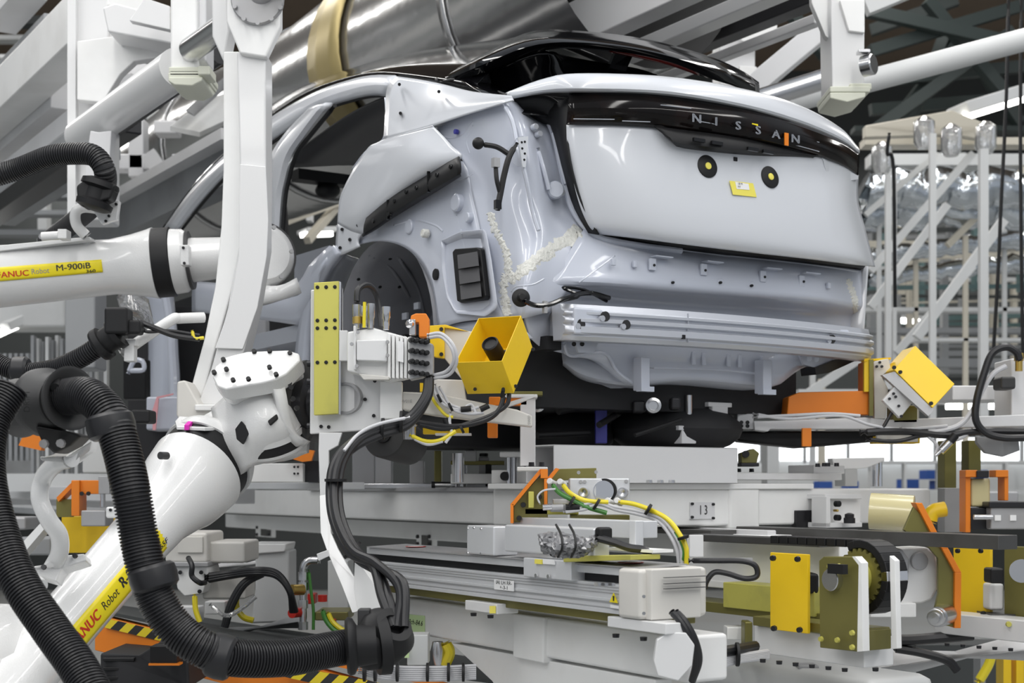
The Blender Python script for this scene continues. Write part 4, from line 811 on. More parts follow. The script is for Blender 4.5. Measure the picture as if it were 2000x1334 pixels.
for a, b, c_, e in ((868, 818, 880, 840), (900, 800, 920, 798), (938, 800, 955, 792)): MB().cyl(P(a, b, 4.38), P(c_, e, 4.38), .009).build('plug', 'black', t)
t = root('yellow_bracket', P(870, 850, 4.6), 'yellow flat bracket with orange block below the tangled cables', 'bracket')
MB().boxF(826, 915, 830, 848, 4.6, .04).build('flat_plate', 'yellow', t, bev=.002)
MB().boxF(850, 920, 846, 850, 4.59, .06).build('lip', 'white', t)
MB().boxF(952, 972, 820, 855, 4.6, .04).build('orange_block', 'orange', t, bev=.003)
MB().boxF(820, 835, 748, 765, 4.6, .04).build('yellow_tab', 'yellow', t)
MB().lathe(P(800, 840, 4.55), W, [(-.03, .02), (.01, .02), (.015, .025), (.03, .025)], 20).build('steel_bush', 'steel', t)
MB().boxF(955, 1030, 775, 792, 4.75, .05).build('orange_sensor_mount', 'orange', t, bev=.003)
MB().ball(P(950, 800, 4.5), .018, 1.6, 1, 1).build('sensor_head', 'film', t)
one(MB().boxF(985, 1060, 764, 772, 4.9, .08), 'olive_strip', 'olive', 'thin olive plate above the white tool upright', 'plate', bev=.002)

# ================================================================ SECOND ROBOT (upper left)
t = root('industrial_robot', P(300, 560, 5.6), 'white industrial robot arm reaching in from the left edge at mid height, yellow name strip', 'robot')
b0 = P(-60, 545, 5.7); b1 = P(330, 512, 5.75); d = (b1-b0).normalized(); L = (b1-b0).length
rp = lambda px: px/F*5.7
MB().lathe(b0, d, [(0, rp(62)), (L*.55, rp(56)), (L*.72, rp(54)), (L*.83, rp(60)), (L*.9, rp(66)), (L*.935, rp(70)), (L*.94, rp(64))], 48).build('forearm', 'robot', t)
MB().lathe(b0, d, [(L*.935, rp(68)), (L*1.02, rp(68)), (L*1.022, rp(64)), (L*1.03, rp(60))], 48).build('seal_band', 'black', t)
MB().lathe(b0, d, [(L*1.025, rp(64)), (L*1.08, rp(62)), (L*1.10, rp(56)), (L*1.10, rp(40))], 48).build('wrist_ring', 'robot', t)
MB().lathe(b0, d, [(L*1.10, rp(58)), (L*1.115, rp(57)), (L*1.115, rp(38))], 40).build('seal_ring', 'dgrey', t)
MB().lathe(b0, d, [(L*1.10, rp(44)), (L*1.35, rp(38)), (L*1.5, rp(38))], 40).build('wrist_tube', 'robot', t)
MB().prism(px3([(351, 478, 5.52), (368, 478, 5.52), (369, 518, 5.52), (352, 518, 5.52)]), Y*.05).build('pad', 'robot', t, bev=.004)
bolts(t, [P(358, 484, 5.515), P(360, 514, 5.515)], -Y, .006, .004, 'black')
MB().lathe(P(515, 497, 5.65), V3((.35, -1, 0)), [(-.12, .12), (-.06, .135), (0, .12), (.02, .10), (.02, 0)], 40).build('wrist_case', 'robot', t)
MB().lathe(P(515, 497, 5.65), V3((.35, -1, 0)), [(-.055, .138), (-.04, .138)], 40).build('case_seam', 'dgrey', t)
bolts(t, [P(515+54*math.cos(a), 497+56*math.sin(a), 5.6) for a in (-1.2, -.1, .9)], V3((.35, -1, 0)), .009, .014, 'grey')
MB().loft([px3([(505, 555, 5.7), (540, 560, 5.65), (575, 545, 5.7)]), px3([(480, 600, 5.7), (540, 588, 5.65), (585, 575, 5.7)])], 10, 2).build('wrist_skirt', 'robot', t, sol=.04)
e1 = (-(P(100, 530, 5.7)-CAM)).normalized(); e1 = (e1-d*e1.dot(d)).normalized(); e2 = d.cross(e1); e2 = e2 if e2.z > 0 else -e2
r0 = rp(58.5)
def af(s0, g0, k=0):
    def fn(x, y):
        g = g0+y/r0; s = s0+x; return b0+d*s+(e1*math.cos(g)+e2*math.sin(g))*(rp(62)-(rp(62)-rp(56))*s/(L*.55)+.004+k)
    return fn
s1 = (P(207, 515, 5.7)-b0).dot(d); f0 = af(0, 0, -.0015)
stp = MB().grid([[f0(s1*i/20, yy) for i in range(21)] for yy in [-.018+.0105*j for j in range(6)]]).build('name_strip', 'sticker', t, sol=.0008)
px_s = lambda a: (P(a, 530, 5.7)-b0).dot(d)
text(stp, 'FANUC', 0, 0, 0, .031, 'tred', fn=af(px_s(39), .004/r0), bold=.0006, sx=1.22)
text(stp, 'Robot', 0, 0, 0, .029, 'tdim', fn=af(px_s(91), .007/r0), sx=.95)
text(stp, 'M-900iB', 0, 0, 0, .034, 'tblack', fn=af(px_s(154), .013/r0), bold=.0005, sx=1.18)
text(stp, '360', 0, 0, 0, .018, 'tblack', fn=af(px_s(186), -.010/r0), bold=.0005, sx=1.4)
# bracket rail on top
MB().prism(px3([(-30, 482, 5.6), (175, 462, 5.6), (178, 468, 5.6), (-30, 494, 5.6)]), Y*.12).build('top_rail', 'robot', t, bev=.003)
for a, b in ((78, 484), (172, 474)): MB().lathe(P(a, b+4, 5.68), W, [(-.03, .035), (.01, .022), (.02, .02)], 20).build('rail_foot', 'robot', t)
tb = root('hose_bracket', P(180, 460, 5.6), 'white bent tube hose bracket bolted on top of the upper left robot arm', 'bracket')
MB().tube(smooth_pts(px3([(170, 462, 5.6), (150, 440, 5.58), (148, 415, 5.56), (165, 405, 5.56), (205, 410, 5.56)]), 8), .021, 14).build('bent_tube', 'robot', tb)
MB().prism(px3([(186, 388, 5.5), (233, 392, 5.5), (228, 428, 5.5), (198, 438, 5.5), (180, 408, 5.5)]), Y*.03).build('plate', 'robot', tb, bev=.003)
bolts(tb, [P(a, b, 5.495) for a, b in ((190, 397), (227, 399), (216, 410), (213, 422), (207, 432))], -Y, .006, .006, 'black')
MB().cyl(P(82, 462, 5.5), P(115, 460, 5.5), .017).build('cylinder', 'robot', tb); MB().boxF(112, 130, 447, 466, 5.48, .06).build('block', 'robot', tb, bev=.003)
MB().cyl(P(81, 462, 5.495), P(80, 462, 5.49), .010).build('bore', 'grey', tb)
h = root('corrugated_hose', P(100, 330, 5.5), 'black corrugated hose arching into the upper left robot bracket', 'hose')
MB().ribbed(px3([(-30, 350, 5.5), (40, 328, 5.5), (100, 305, 5.45), (150, 300, 5.42), (185, 305, 5.4), (205, 335, 5.4), (202, 375, 5.5), (178, 405, 5.7), (130, 445, 5.9), (90, 475, 6.0)]), .042, .010, .1, 20).build('corrugated_tube', 'rubber', h)
MB().lathe(P(190, 380, 5.42), V3((.3, 0, 1)), [(-.06, .045), (-.05, .068), (-.03, .07), (-.02, .05), (.02, .05), (.03, .072), (.05, .07), (.06, .045)], 24).build('rubber_clamp', 'black', h)
MB().prism(px3([(148, 362, 5.38), (172, 345, 5.38), (225, 360, 5.38), (215, 388, 5.38), (160, 405, 5.38), (150, 385, 5.38)]), Y*.08).build('clamp_block', 'black', h, bev=.01)
# hanging hose in the middle left (connector on white tube)
h = root('corrugated_hose', P(100, 700, 5.0), 'black corrugated hose sagging behind the large clamp, ending in a black gland', 'hose')
MB().ribbed(px3([(-40, 690, 5.0), (0, 712, 5.0), (45, 727, 4.98), (100, 722, 4.95), (155, 700, 4.9), (205, 668, 4.88)]), .035, .0085, .12, 18).build('corrugated_tube', 'rubber', h)
MB().lathe(P(40, 722, 4.98), X, [(-.03, .038), (-.02, .046), (.02, .046), (.03, .038)], 20).build('rubber_sleeve', 'rubber', h)
gx = V3((.75, -.1, .5)).normalized()
MB().lathe(P(205, 668, 4.88), gx, [(-.03, .055), (-.02, .06), (0, .058), (.0, .045), (.04, .045), (.04, .055), (.06, .055)], 24).build('gland', 'black', h)
MB().cb(P(232, 628, 4.85), X*.08, Y*.08, W*.09).build('gland_block', 'black', h, bev=.01)
MB().cb(P(258, 640, 4.86), X*.07, Y*.06, W*.05).build('gland_block', 'black', h, bev=.01)
h2 = root('support_tube', P(330, 640, 5.0), 'white bent support tube tied with black cables left of the hanger arm', 'tube')
MB().tube(smooth_pts(px3([(238, 692, 4.95), (270, 668, 4.95), (335, 625, 4.98), (350, 622, 5.0), (398, 620, 5.05)]), 6), .019, 14).build('tube', 'robot', h2)
MB().cb(P(252, 670, 4.92), X*.06, Y*.05, W*.025).build('clamp', 'robot', h2, bev=.004); MB().cb(P(255, 690, 4.92), X*.035, Y*.05, W*.06).build('clamp', 'robot', h2, bev=.004)
MB().tube(smooth_pts(px3([(268, 628, 4.9), (300, 640, 4.9), (340, 655, 4.92), (390, 662, 4.95)]), 6), .010, 8).build('cable', 'rubber', h2)
MB().tube(smooth_pts(px3([(265, 640, 4.9), (290, 648, 4.9), (330, 646, 4.92), (390, 655, 4.95)]), 6), .006, 8).build('cable', 'rubber', h2)
MB().tube(smooth_pts(px3([(375, 645, 4.94), (380, 660, 4.94), (398, 660, 4.95)]), 6), .006, 8).build('yellow_tube', 'yhose', h2)
# ================================================================ CARRIER PALLET, CONVEYOR
def nb(mb, n, m, par, **k): return mb.build(n, m, par, **k)
t = root('carrier_pallet', P(1200, 1030, 5.2), 'long white carrier pallet frame under the car with number plate 13', 'pallet')
yA = 4.95
nb(MB().boxV(1110, 1818, 955, 1033, yA, .5), 'cross_beam', 'white', t, bev=.01)
nb(MB().boxU(424, 1005, 960, 1026, 5.35, .5), 'side_beam', 'white', t, bev=.008)
nb(MB().boxU(600, 1010, 952, 961, 5.3, .35), 'top_rail', 'grey', t, bev=.003)
nb(MB().boxV(1100, 1590, 944, 956, yA-.03, .5), 'top_flange', 'white', t, bev=.004)
nb(MB().boxV(1425, 1485, 953, 1036, yA+.385, .45), 'joint_sleeve', 'white', t, bev=.012)
pl = nb(MB().boxV(1348, 1396, 981, 1014, yA+.288, .02), 'number_plate', 'wgrey', t)
p13 = hit(1373, 997, P(1348, 981, yA+.288), U)-U*.002
for dx in (-.018, .018): pass
text(pl, '13', p13, V, W, .05, 'tblack', sx=.75, space=1.35)
bolts(pl, [hit(a, b, P(1348, 981, yA+.288), U) for a, b in ((1351, 984), (1392, 985), (1351, 1010), (1392, 1012))], -U, .0055, .008)
nb(MB().boxV(1556, 1604, 997, 1031, yA+.565, .03), 'steel_block', 'steelb', t, bev=.003)
# sensor bracket
y2 = 5.48
sb = root('sensor_bracket', P(1650, 1030, y2), 'white U-shaped sensor bracket on the pallet end beside the amber roller', 'bracket')
nb(MB().boxV(1612, 1684, 965, 975, y2, .1), 'top_flange', 'white2', sb, bev=.003)
nb(MB().boxV(1617, 1680, 973, 1030, y2+.05, .02), 'back_plate', 'white', sb)
nb(MB().boxV(1614, 1622, 970, 1030, y2-.02, .08), 'side_cheek', 'white2', sb, bev=.002)
nb(MB().boxV(1614, 1684, 1021, 1031, y2-.02, .1), 'bottom_flange', 'white2', sb, bev=.002)
for a, b, r in ((1632, 984, .012), (1632, 1011, .012), (1629, 997, .005)): MB().lathe(P(a, b, y2+.03), -U, [(0, r), (.02, r), (.022, r*.6)], 14).build('knob', 'black' if r > .01 else 'brass', sb)
MB().lathe(P(1659, 1022, y2), W, [(0, .022), (.02, .022), (.022, .018), (.035, .018), (.04, .006)], 20).build('locating_pin', 'steelb', sb)
MB().lathe(P(1659, 1034, y2), -W, [(0, .033), (.022, .033), (.024, .03)], 28).build('steel_boss', 'steel', sb)
ur = one(MB().lathe(P(1700, 998, 5.15), V3((.94, -.34, -.06)), [(0, .064), (.0, .066), (.15, .066), (.152, .062), (.152, .0)], 48), 'urethane_roller', 'urethane', 'translucent amber urethane stop roller at the end of the pallet', 'roller')
MB().lathe(P(1762, 998, 5.15)*1.0+V3((0, -.052, 0)), V3((.94, -.34, -.06)), [(0, .014), (.012, .014)], 24).build('core_plug', 'olive', ur)
# square tube beam on top
t = root('square_tube_beam', P(1250, 950, 5.0), 'thick white hollow square tube lying across the pallet under the car', 'beam')
a, b = runV(1082, 868, 4.85, 1441); hh = (944-868)/F*4.85
mb = MB(); tw = .006
mb.ob(a-W*hh, b-a, U*tw, W*hh); mb.ob(a-W*hh+U*.17, b-a, U*tw, W*hh); mb.ob(a-W*tw, b-a, U*.17, W*tw); mb.ob(a-W*hh, b-a, U*.17, W*tw); nb(mb, 'tube_wall', 'wgrey', t, bev=.004)
# small fixtures on pallet top
def post(name, label, a, b, c, y, w_=.04, hw=0, m='wgrey', cat='post', g=None):
    t = root(name, P((a+b)/2, 950, y), label, cat, g)
    MB().boxV(a, b, c, 866 if c < 860 else 945, y, .05).build('column', m, t, bev=.003)
    MB().boxV(a-hw, b+hw, c-7, c+2, y-.01, .07).build('head_plate', m, t, bev=.003)
post('support_post', 'tall white support post standing behind the right end of the square tube', 1392, 1422, 792, 5.4, hw=8)
post('support_post', 'short white support post behind the middle of the square tube', 1332, 1360, 838, 5.3, hw=6)
one(MB().cyl(P(1345, 838, 5.35), P(1345, 772, 5.35), .014), 'steel_pin', 'steel', 'slim steel locating pin above the short support post', 'pin')
t = root('support_post', P(1030, 900, 4.9), 'tall white tool upright left of the square tube, joined to the outrigger arm', 'post')
MB().boxF(1016, 1046, 772, 910, 4.75, .07).build('column', 'wgrey', t, bev=.003); MB().boxF(985, 1050, 770, 777, 4.74, .1).build('head_plate', 'wgrey', t, bev=.003)
MB().boxF(1010, 1070, 912, 920, 4.7, .12).build('foot', 'white', t, bev=.003); bolts(t, [P(1038, 911, 4.72), P(1058, 911, 4.72)], W, .010, .014)
t = root('guide_pin_stand', P(1000, 950, 4.7), 'white stand with two polished guide pins below the tool upright', 'stand')
MB().boxF(976, 1024, 882, 893, 5.4, .1).build('cap', 'white2', t, bev=.004)
for a in (995, 1005): MB().cyl(P(a, 893, 5.43), P(a, 950, 5.43), .010).build('guide_pin', 'chrome', t)
MB().boxF(1010, 1024, 890, 915, 5.46, .05).build('web', 'white', t, bev=.004)
MB().cyl(P(985, 930, 5.42), P(990, 930, 5.46), .017).build('stop_button', 'black', t)
one(MB().lathe(P(1345-450, 925, 4.9), W, [(-.03, .02), (.07, .02)], 20), 'steel_bush', 'steel', 'polished steel bush on the pallet between the olive plate and the tyre-like roller', 'bush')
# fixtures on the left half of the pallet
g = root('lock_fixture', P(900, 940, 5.1), 'olive and steel locking fixture on the pallet below the camera hood', 'fixture')
MB().boxF(880, 985, 900, 908, 5.75, .1).build('olive_plate', 'olive', g, bev=.002)
MB().boxF(908, 930, 880, 902, 5.75, .06).build('cream_block', 'nylon', g, bev=.003)
MB().cyl(P(920, 880, 5.75), P(920, 862, 5.75), .012).build('pin', 'steelb', g)
MB().cyl(P(890, 908, 5.75), P(890, 950, 5.75), .018).build('pin', 'steel', g); MB().cyl(P(903, 908, 5.75), P(903, 950, 5.75), .018).build('pin', 'steel', g)
MB().cyl(P(845, 947, 5.73), P(888, 947, 5.73), .013).build('sensor', 'steel', g); MB().cyl(P(843, 947, 5.73), P(850, 947, 5.73), .0135).build('sensor_cap', 'black', g)
MB().boxF(935, 955, 893, 945, 5.77, .05).build('cylinder_block', 'grey', g, bev=.004)
MB().boxF(948, 960, 905, 950, 5.75, .03).build('black_body', 'black', g, bev=.003)
for a in (897, 945): MB().lathe(P(a, 892, 5.77), W, [(0, .018), (.012, .018), (.014, .012)], 12).build('nut', 'black', g)
for k, (a, b, c_, e, y, m) in enumerate(((688, 732, 868, 945, 5.4, 'grey'), (733, 765, 885, 945, 5.35, 'grey'), (800, 828, 900, 945, 5.35, 'grey'), (848, 862, 880, 950, 5.3, 'olive'), (960, 1060, 918, 945, 5.2, 'white'), (672, 960, 944, 955, 5.28, 'steel'), (880, 1000, 925, 945, 5.22, 'white'))):
    one(MB().boxF(a, b, c_, e, yU((a+b)/2, 1005, 5.35)+.12, .08), 'pallet_block', m, ('wide grey block on the pallet by the tool frame', 'narrow grey block right of the wide grey block on the pallet', 'dark grey block below the rolled cylinder', 'slim olive upright in front of the pallet blocks', 'white block under the foot of the tool upright', 'long steel strip along the pallet edge', 'white block behind the guide pins')[k], 'block', bev=.004)
t = root('rubber_roller', P(760, 900, 4.8), 'dark grey round drum hanging below the tool frame', 'roller')
MB().lathe(P(752, 850, 4.75), V3((-.35, -1, .15)), [(-.2, .07), (0, .078), (.012, .074), (.014, .0)], 36).build('drum', 'dgrey', t)
MB().lathe(P(752, 850, 4.75), V3((-.35, -1, .15)), [(.01, .03), (.02, .028)], 24).build('hub', 'black', t)
# blue support and dark underbody machinery
t = root('blue_support', P(1174, 860, 5.3), 'blue plastic support upright in the dark space under the car', 'support')
MB().boxF(1163, 1186, 782, 866, 5.25, .05).build('upright', 'blue', t, bev=.003); MB().boxF(1163, 1188, 775, 787, 5.22, .06).build('head', 'blue', t, bev=.004)
t = root('rear_suspension', C(.6, .85, .05), 'black rear suspension and drive unit hanging under the car floor', 'suspension')
MB().ob(C(.75, .12, .15), U*.5, V*1.4, W*.16).build('subframe', 'lead', t, bev=.03)
for a, b in ((1050, 790), (1276, 792)): MB().lathe(P(a, b, 5.15), -Y, [(-.05, .028), (.01, .028), (.012, .018), (0, .016)], 24).build('bush', 'steel', t)
for a, b, c_, e in ((1100, 776, 1122, 800), (1236, 782, 1262, 806), (1310, 775, 1330, 800), (1040, 745, 1070, 770)): MB().boxF(a, c_, b, e, 5.2, .08).build('cast_block', 'steelb', t, bev=.01)
MB().ball(P(1120, 850, 5.5), .16, 1, 1, .6).build('motor_housing', 'lead', t); MB().ball(P(1320, 840, 5.5), .2, 1.3, 1, .5).build('motor_housing', 'lead', t)
for a, b, c_, e, r in ((1050, 850, 1150, 845, .012), (1170, 830, 1200, 812, .012), (1240, 850, 1330, 820, .008), (1090, 800, 1180, 780, .02)): MB().cyl(P(a, b, 5.15), P(c_, e, 5.25), r).build('control_arm', 'black', t)
one(MB().prism(px3([(1275, 868, 5.6), (1340, 845, 5.6), (1390, 868, 5.6)]), Y*.05), 'fan_plate', 'bggrey', 'pale grey triangular plate just above the square tube', 'plate')
one(MB().prism(px3([(1285, 868, 5.4), (1318, 855, 5.4), (1325, 868, 5.4)]), Y*.03), 'green_tab', 'green', 'small green tab at the top edge of the square tube', 'tab')
# far side of the pallet: parts to the right
t = root('lift_table_block', P(1600, 940, 6.2), 'white stepped block with black bolts on the right part of the pallet', 'block')
MB().boxV(1404, 1645, 923, 937, 5.4, .2).build('lower_plate', 'white2', t, bev=.004); MB().boxV(1590, 1650, 908, 925, 5.7, .15).build('upper_plate', 'white2', t, bev=.004)
MB().prism(px3([(1625, 895, 6.2), (1728, 893, 6.2), (1728, 900, 6.2), (1690, 915, 6.2), (1630, 916, 6.2)]), Y*.1).build('arm', 'white2', t, bev=.004)
MB().boxF(1650, 1675, 895, 950, 6.3, .2).build('column', 'white', t, bev=.004)
bolts(t, [P(a, b, 5.6) for a, b in ((1420, 922), (1443, 922), (1468, 922), (1597, 912), (1610, 911), (1617, 911), (1634, 911))], W, .010, .014)
bolts(t, [P(a, 943, 4.95) for a in (1268, 1290, 1312)], W, .012, .010, 'steel')
one(MB().cyl(P(1712, 898, 6.3), P(1712, 950, 6.3), .025), 'steel_pin', 'chrome', 'thick chrome guide pin at the right part of the pallet', 'pin')
t = root('clamp_unit', P(1460, 900, 5.6), 'olive clamp unit at the right end of the square tube', 'clamp')
MB().prism(px3([(1447, 885, 5.5), (1472, 876, 5.5), (1483, 885, 5.5), (1478, 905, 5.5), (1448, 905, 5.5)]), Y*.08).build('body', 'olive', t, bev=.004)
MB().boxF(1447, 1483, 904, 911, 5.48, .1).build('base', 'steelb', t, bev=.003); MB().lathe(P(1456, 887, 5.49), -Y, [(0, .014), (.01, .014)], 16).build('knob', 'black', t)

# -------- dark guide rail
one(MB().boxU(1388, 1950, 1046, 1074, 4.35, .09), 'guide_rail', 'rail', 'long worn steel guide rail sticking out to the right under the pallet', 'rail', bev=.002)
one(MB().boxU(430, 1388, 1036, 1046, 5.05, .12), 'roller_track', 'rail', 'dark steel roller track running under the white pallet beam to the left', 'rail')
t = root('conveyor_frame', P(1000, 1120, 5.0), 'white conveyor frame beam running under the dark roller track', 'beam')
MB().boxU(440, 1500, 1046, 1098, 4.95, .12).build('web', 'white', t, bev=.006); MB().boxU(440, 1500, 1036, 1050, 4.98, .04).build('top_flange', 'wgrey', t, bev=.004)
for a in (516, 830):
    yc = yU(a, 1500, 4.95)-.02; MB().boxU(a-17, a+14, 1022 if a < 600 else 1040, 1050 if a < 600 else 1070, yc, .03).build('bolt_plate', 'white', t, bev=.003)
    MB().boxU(a-7, a+5, 1028 if a < 600 else 1046, 1047 if a < 600 else 1066, yc-.01, .03).build('window', 'rail', t)
    bolts(t, [P(a+i_, (1036 if a < 600 else 1054)+j_, yc-.02) for i_ in (-13, 10) for j_ in (-6, 8)], -V, .010, .010)
t = root('chain_conveyor_frame', P(1450, 1170, 4.4), 'white conveyor side frame with looped black cable, left of the yellow plate', 'beam')
MB().boxU(1340, 1640, 1062, 1160, 4.45, .1).build('side_plate', 'white', t, bev=.006)
MB().boxU(1345, 1600, 1054, 1069, 4.40, .08).build('chain_guide', 'rail', t, bev=.003)
MB().boxU(1350, 1640, 1155, 1170, 4.42, .06).build('lower_lip', 'white', t, bev=.003)
MB().boxF(1360, 1470, 1090, 1100, 4.28, .02).build('sensor_rail', 'grey', t)
one(MB().tube(smooth_pts(px3([(1345, 1095, 4.2), (1400, 1095, 4.2), (1450, 1096, 4.2), (1475, 1105, 4.2), (1478, 1125, 4.2), (1455, 1130, 4.2), (1420, 1120, 4.2), (1395, 1118, 4.2), (1380, 1135, 4.2), (1376, 1150, 4.2)]), 6), .0085, 10), 'looped_cable', 'rubber', 'black cable looped in an S on the white frame left of the yellow plate', 'cable')
one(MB().boxF(1347, 1374, 1045, 1088, 4.15, .02), 'white_tag', 'nylon', 'small white plastic tag hanging beside the yellow hose end', 'tag', bev=.002)
t = root('olive_beam', P(1460, 1200, 4.4), 'olive yellow-chromated steel beam below the looped cable', 'beam')
MB().boxU(1412, 1590, 1152, 1205, 4.4, .1).build('web', 'yolive', t, bev=.003); MB().boxU(1300, 1620, 1200, 1222, 4.36, .14).build('flange', 'olive', t, bev=.003)
t = root('yellow_cover_plate', P(1540, 1238, 4.2), 'yellow rectangular cover plate bolted in front of the left chain sprocket', 'cover plate')
pp = MB().boxU(1504, 1577, 1083, 1238, 4.15, .012).build('plate', 'yellow', t, bev=.002)
bolts(t, [P(a, b, 4.14) for a, b in ((1511, 1090), (1559, 1092), (1513, 1227), (1563, 1230))], -V-U*.3, .009, .010)
one(MB().boxF(1570, 1600, 1140, 1220, 4.5, .15), 'nylon_block', 'nylon', 'white nylon block between yellow plate and olive sprocket plate', 'block', bev=.01)
one(MB().boxF(1572, 1600, 1120, 1160, 4.4, .08), 'chain', 'black', 'black chain link cluster beside the yellow plate', 'chain', bev=.01)
# sprocket unit
t = root('sprocket_unit', P(1670, 1270, 4.1), 'olive sprocket housing with black chain wrapped over the gear', 'sprocket')
yS = 3.97
op = MB().prism([hit(a, b, P(1672, 1090, yS), V) for a, b in ((1599, 1095), (1608, 1087), (1664, 1087), (1677, 1103), (1673, 1273), (1601, 1265))], V*.025).build('front_plate', 'olive', t, bev=.003)
MB().prism([hit(a, b, P(1672, 1090, yS), V) for a, b in ((1670, 1087), (1682, 1100), (1685, 1272), (1674, 1273), (1677, 1104), (1664, 1087))], V*.027).build('plate_edge', 'white', t)
sc = hit(1667, 1128, P(1672, 1128, yS+.09), V)
dn = -V
MB().lathe(hit(1630, 1132, P(1672, 1090, yS), V), -V, [(0, .032), (.018, .032), (.02, .03), (.02, 0)], 36).build('shaft_end', 'steel', op)
MB().boxU(1616, 1646, 1103, 1122, yS-.02, .02).build('keeper', 'black', op); bolts(op, [hit(a, b, P(1672, 1090, yS-.02), V) for a, b in ((1622, 1106), (1640, 1106), (1605, 1248), (1637, 1250), (1666, 1236), (1666, 1264))], -V, .008, .008, 'yolive')
gear = []
gc = sc+V*.02
for i in range(96):
    a = 2*PI*i/96; r = .083 if i % 4 in (0, 1) else .074; gear.append(gc+(U*math.cos(a)+W*math.sin(a))*r)
MB().prism(gear, V*.03).build('gear', 'olive', t); MB().lathe(gc, -V, [(0, .05), (.02, .05), (.022, .045), (.022, 0)], 30).build('gear_hub', 'yolive', t)
for k in range(13):
    a = -1.25+k*(PI*.5+1.6)/12; p = gc+(-U*math.cos(a)+W*math.sin(a))*.095+V*.045
    MB().cb(p, (-U*math.cos(a)+W*math.sin(a))*.024, (U*math.sin(a)+W*math.cos(a))*.029, V*.085).build('chain_link', 'black' if k != 5 else 'chrome', t, bev=.003)
for k in range(9): MB().cb(gc+U*(.04+.04*k)+W*.096+V*.045, U*.036, V*.07, W*.024).build('chain_link', 'black', t, bev=.003)
MB().prism([hit(a, b, P(1750, 1090, yS+.0), V) for a, b in ((1737, 1085), (1748, 1095), (1752, 1267), (1741, 1268))], V*.02).build('rear_plate', 'white', t, bev=.002)
MB().boxV(1686, 1741, 1232, 1272, yS, .06).build('spacer', 'olive', t, bev=.003)
t = root('mounting_rail', P(1600, 1300, 4.1), 'white base rail with bolts carrying the olive sprocket housing', 'base')
MB().boxU(1473, 1688, 1247, 1305, 4.03, .12).build('base_rail', 'white2', t, bev=.004); MB().boxV(1688, 1728, 1262, 1300, 4.05, .2).build('end_block', 'white', t, bev=.004)
bolts(t, [P(1490+i*32, 1287+i*3.6, 4.05) for i in range(6)]+[P(1710, 1304, 3.95)], -W, .009, .010)
MB().boxU(1470, 1690, 1228, 1248, 4.0, .1).build('upper_rail', 'olive', t, bev=.003)
# white bearing casting to the right
t = root('bearing_casting', P(1800, 1200, 4.9), 'white rounded casting with a steel bore right of the sprocket', 'casting')
MB().prism([P(a, b, 4.8) for a, b in ((1690, 1075), (1765, 1070), (1810, 1068), (1828, 1080), (1832, 1100), (1832, 1150), (1820, 1172), (1800, 1180), (1750, 1180), (1750, 1140), (1690, 1140))], Y*.12).build('casting', 'white2', t, bev=.01)
MB().lathe(P(1794, 1096, 4.8), V3((.2, -1, 0)), [(0, .030), (.01, .030), (.012, .028), (.012, 0)], 30).build('bore_cap', 'grey', t)
MB().prism([P(a, b, 4.78) for a, b in ((1748, 1070), (1762, 1072), (1776, 1092), (1775, 1120), (1762, 1136), (1748, 1138))], Y*.1).build('inner_shroud', 'grey', t, bev=.006)
MB().boxF(1700, 1790, 1178, 1206, 4.75, .1).build('foot', 'white', t, bev=.004)
t = root('steel_roller', P(1815, 1210, 4.6), 'polished steel cam roller at the foot of the orange edged bracket', 'roller')
MB().lathe(P(1850, 1200, 4.75), V3((-.8, -1, -.05)), [(0, .034), (.08, .034), (.08, .03), (.1, .03), (.102, .026), (.102, .018), (.115, .018), (.116, 0)], 32).build('roller_body', 'steel', t)
def orange_bracket(label, pts, edge, y, nm='stop_bracket'):
    t = root(nm, P(pts[0][0], 1230, y), label, 'bracket')
    MB().prism([P(a, b, y) for a, b in pts], Y*.02).build('web_plate', 'olive', t, bev=.002)
    for i in range(len(edge)-1):
        (a, b), (c_, e) = edge[i], edge[i+1]
        MB().beam(P(a, b, y-.01), P(c_, e, y-.01), .05, .022, up=Y).build('orange_edge', 'orange', t, bev=.002) if 0 else MB().prism([P(a, b, y-.015), P(c_, e, y-.015), P(c_+13, e, y-.015), P(a+13, b, y-.015)], Y*.06).build('orange_edge', 'orange', t, bev=.002)
    return t
orange_bracket('olive bracket plate with orange edge on the right, reaching below the guide rail', [(1765, 1035), (1785, 990), (1830, 1040), (1870, 1110), (1866, 1225), (1820, 1218), (1833, 1160), (1832, 1090), (1815, 1070)], [(1788, 982), (1818, 1040), (1840, 1072), (1865, 1118), (1864, 1227)], 4.75)
t = root('yellow_cover_plate', P(1900, 1200, 5.2), 'yellow cover plate at the right behind the orange edged bracket', 'cover plate')
MB().boxU(1862, 1934, 1072, 1203, 5.1, .015).build('plate', 'yellow', t, bev=.002); bolts(t, [P(a, b, 5.05) for a, b in ((1872, 1076), (1917, 1076), (1922, 1198))], -V, .009, .01)
t = root('sprocket_unit', P(1980, 1230, 5.0), 'second olive sprocket housing cut by the right edge of the picture', 'sprocket')
MB().boxU(1961, 2040, 1070, 1232, 4.9, .03).build('front_plate', 'olive', t, bev=.003); MB().lathe(P(1995, 1115, 4.85), V3((-.3, -1, 0)), [(0, .04), (.01, .04)], 30).build('shaft_end', 'steel', t)
MB().boxF(1935, 1962, 1110, 1140, 4.95, .08).build('chain', 'black', t, bev=.008); MB().boxF(1933, 1962, 1140, 1192, 5.05, .08).build('nylon_block', 'nylon', t, bev=.01)
bolts(t, [P(1969, 1219, 4.85), P(1986, 1222, 4.85), P(1998, 1224, 4.85)], -Y, .010, .01, 'yolive')
t = root('lower_rail', P(1900, 1260, 4.9), 'long white base rail along the lower right', 'base')
